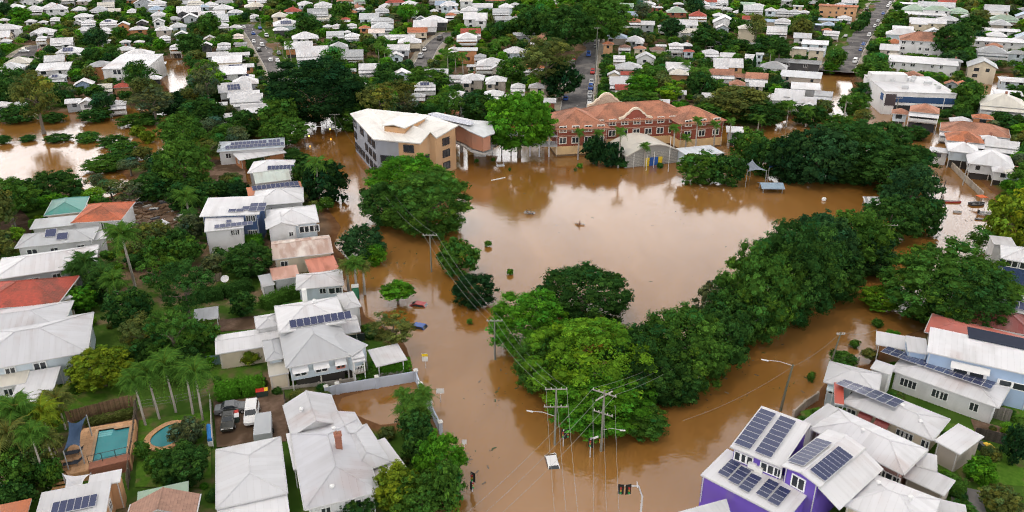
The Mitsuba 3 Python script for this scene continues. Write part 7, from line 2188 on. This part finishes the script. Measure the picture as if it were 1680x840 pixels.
RED, YEL = (.45, .03, .02), (.62, .40, .02)
for x, y, c, lab in ((425, 652, RED, 'red-lidded bin at the left of the bins by the hedge'), (431, 651, RED, 'red-lidded bin in the middle of the bins by the hedge'), (437, 650, YEL, 'yellow-lidded bin by the hedge'), (389, 688, RED, 'red-lidded bin between the parked cars'), (390, 693, (.6, .6, .6), 'white-lidded bin between the parked cars'), (1608, 740, (.05, .05, .05), 'black bin beside the two-tone fence'), (1616, 742, YEL, 'yellow-lidded bin near the clipped shrub'), (1621, 744, YEL, 'second yellow-lidded bin nearest the clipped shrub'), (1658, 657, YEL, 'left yellow-lidded bin at the right edge'), (1674, 661, YEL, 'right yellow-lidded bin at the right edge')):
    bin_(lab, z_(x, y), c)
k = thing('satellite_dish', 'white garden satellite dish on a post by the short timber fence', 'satellite dish')
p = on_land(371, 470)
part(k, 'post', MB().tube([p, p + [0, 0, 1.4]], .06, (.5, .5, .5), 6).build('mat_paint'))
g_ = [(r * math.cos(a), r * math.sin(a), .28 * r * r) for r in (0.01, .3, .55, .72) for a in np.linspace(0, 2 * math.pi, 17)[:-1]]
F = [[i * 16 + j, i * 16 + (j + 1) % 16, (i + 1) * 16 + (j + 1) % 16] for i in range(3) for j in range(16)] + [[i * 16 + j, (i + 1) * 16 + (j + 1) % 16, (i + 1) * 16 + j] for i in range(3) for j in range(16)]
V = np.array(g_) @ rot_xy(.7, .1).T + p + [0, 0, 1.5]
part(k, 'dish', MB().raw(V, F, (.6, .6, .6)).build('mat_paint'))
k = thing('portable_toilet', 'green portable toilet cabin under the palms by the flooded street', 'cabin')
f = Frame(at(584, 488, .3), (1, .2))
part(k, 'cabin', MB().box(f, -.6, .6, -.6, .6, 0, 2.2, (.03, .16, .09)).build('mat_paint')); part(k, 'roof', MB().box(f, -.66, .66, -.66, .66, 2.2, 2.35, (.55, .57, .55)).build('mat_paint')); part(k, 'door', MB().box(f, -.4, .4, -.64, -.605, .15, 2.0, (.05, .22, .12)).build('mat_paint'))
# debris left on the mud
rd_ = random.Random(4)
m = MB()
dp = poly_at([(205, 330), (330, 326), (330, 384), (210, 380)], .8)
x0, y0, x1, y1 = dp.bounds
n = 0
while n < 260:
    x, y = rd_.uniform(x0, x1), rd_.uniform(y0, y1)
    if not dp.contains(Point(x, y)): continue
    n += 1
    a = rd_.uniform(0, 3.1); s = rd_.choice([.2, .3, .5, .9])
    m.box(Frame([x, y, float(hill(x, y)) + .05], (math.cos(a), math.sin(a))), -s, s, -s * .4, s * .4, 0, s * .4, rd_.choice([(.4, .38, .35), (.12, .07, .04), (.2, .13, .08), (.5, .5, .5), (.08, .08, .09), (.15, .09, .05), (.10, .06, .03)]))
scene['debris'] = m.build('mat_paint')
labels['debris'] = {'label': 'planks and rubbish strewn over the brown mud flat', 'kind': 'stuff'}

# flotsam on the flood
fr_ = random.Random(8)
m = MB()
n = 0
while n < 420:
    a = fr_.choice([(690, 470, 90), (640, 560, 40), (830, 640, 60), (1230, 610, 120), (1000, 330, 220), (760, 760, 60), (1590, 350, 60), (540, 260, 40), (1000, 280, 180), (640, 420, 60), (1330, 150, 40), (100, 240, 120)])
    x, y = fr_.gauss(a[0], a[2] * .5), fr_.gauss(a[1], a[2] * .3)
    p = at(x, y, 0)
    if not water_area.contains(Point(p[0], p[1])) or water_area.boundary.distance(Point(p[0], p[1])) < 1.5: continue
    n += 1
    t = fr_.uniform(0, 3.1); s = fr_.choice([.06, .1, .1, .16, .3])
    m.box(Frame([p[0], p[1], -.02], (math.cos(t), math.sin(t))), -s, s, -s * .35, s * .35, 0, .05, fr_.choice([(.10, .07, .04), (.05, .06, .02), (.20, .15, .10), (.12, .09, .06), (.04, .07, .02)]), False)
scene['flotsam'] = m.build('mat_paint')
labels['flotsam'] = {'label': 'leaves, sticks and small rubbish afloat on the brown flood', 'kind': 'stuff'}

# shrubs of the near gardens, along walls and fences
rg = random.Random(19)
ft = shapely.STRtree(foot)
n = 0
for _ in range(4000):
    zone = rg.choice([(340, 690, 470, 840), (430, 700, 480, 660), (1290, 1680, 560, 840), (1290, 1680, 560, 840), (60, 360, 560, 830), (0, 340, 420, 640)])
    x, y = rg.uniform(zone[0], zone[1]), rg.uniform(zone[2], zone[3])
    p = on_land(x, y)
    q = shapely.Point(p[0], p[1])
    if water_area.buffer(1.0).contains(q) or deckp.buffer(1).contains(q) or gp.buffer(1.6).contains(q): continue
    r = rg.choice([.5, .7, .9, 1.2])
    if len(ft.query(q, 'dwithin', r * .8)) or not len(ft.query(q, 'dwithin', 3.2)): continue
    if poly_at([(350, 650), (470, 645), (480, 725), (350, 735)], .8).contains(q) or clash(p[0], p[1], r): continue
    put_cell(p[0], p[1], r)
    s_ = r * pxm(p)
    tree_3d('garden_shrub', 'shrub', 'bush', rg.choice(['mid', 'deep', 'bright', 'olive', 'lime', 'mid']), p + [0, 0, r * .55], r, r * rg.uniform(.6, 1.0), p[2], max(s_ * 2, 30), trunk=False, group='small shrubs of the near gardens')
    n += 1
    if n >= 90: break
print('garden shrubs', n)
# ---------------------------------------------------------------- labels that single each thing out
MARKS = [('the red brick school', 1045, 215), ('the grey and tan school block', 665, 215), ('the left pond', 90, 245), ('the long sloping road', 1410, 62), ('the dead-end street', 52, 86), ('the school road', 952, 130), ('the dark giant tree', 517, 150), ('the turquoise swimming pool', 182, 730),
         ('the purple building', 1280, 760), ('the white shop with blue windows', 1510, 160), ('the large white hall', 205, 110), ('the garden lane', 705, 80), ('the park corner poles', 950, 690), ('the rain tree', 680, 320), ('the big shade tree', 1555, 470), ('the park rank of trees', 1300, 440), ('the chimney house', 565, 760),
         ('the nine-panel long house', 500, 530), ('the rust-red hip roof', 155, 355), ('the terracotta apartment block', 1524, 62), ('the blue-walled building', 1600, 600), ('the orange brick block', 1382, 6), ('the moored boats', 1610, 340), ('the street junction light', 465, 110), ('the flood inlet', 285, 130), ('the back-garden palms', 285, 650)]
ORD = ['nearest', 'second', 'third', 'fourth', 'fifth', 'sixth', 'seventh', 'eighth', 'ninth', 'tenth', 'eleventh', 'twelfth', 'thirteenth', 'fourteenth', 'fifteenth', 'sixteenth', 'seventeenth', 'eighteenth', 'nineteenth', 'twentieth']
buckets = {}
for key, look, cat, pos in pending:
    x, y = to_px(pos)
    m = min(MARKS, key=lambda m: (m[1] - x) ** 2 + (1.8 * (m[2] - y)) ** 2)
    dx, dy = x - m[1], 1.6 * (y - m[2])
    if abs(dx) > abs(dy): side = 'right of' if dx > 0 else 'left of'
    else: side = 'below' if dy > 0 else 'above'
    buckets.setdefault((look, m[0], side), []).append((math.hypot(dx, dy), key, cat))
for (look, mark, side), items in buckets.items():
    for i, (_, key, cat) in enumerate(sorted(items)):
        if len(items) == 1: labels[key]['label'] = f'{look} {side} {mark}'
        else: labels[key]['label'] = f"{look} {side} {mark}, {ORD[i] if i < 20 else str(i + 1) + 'th'} from it"
print('entries', len(scene), 'things', sum(1 for v in labels.values() if 'category' in v))
from collections import Counter
print(Counter(v.get('category') for v in labels.values()).most_common(12))
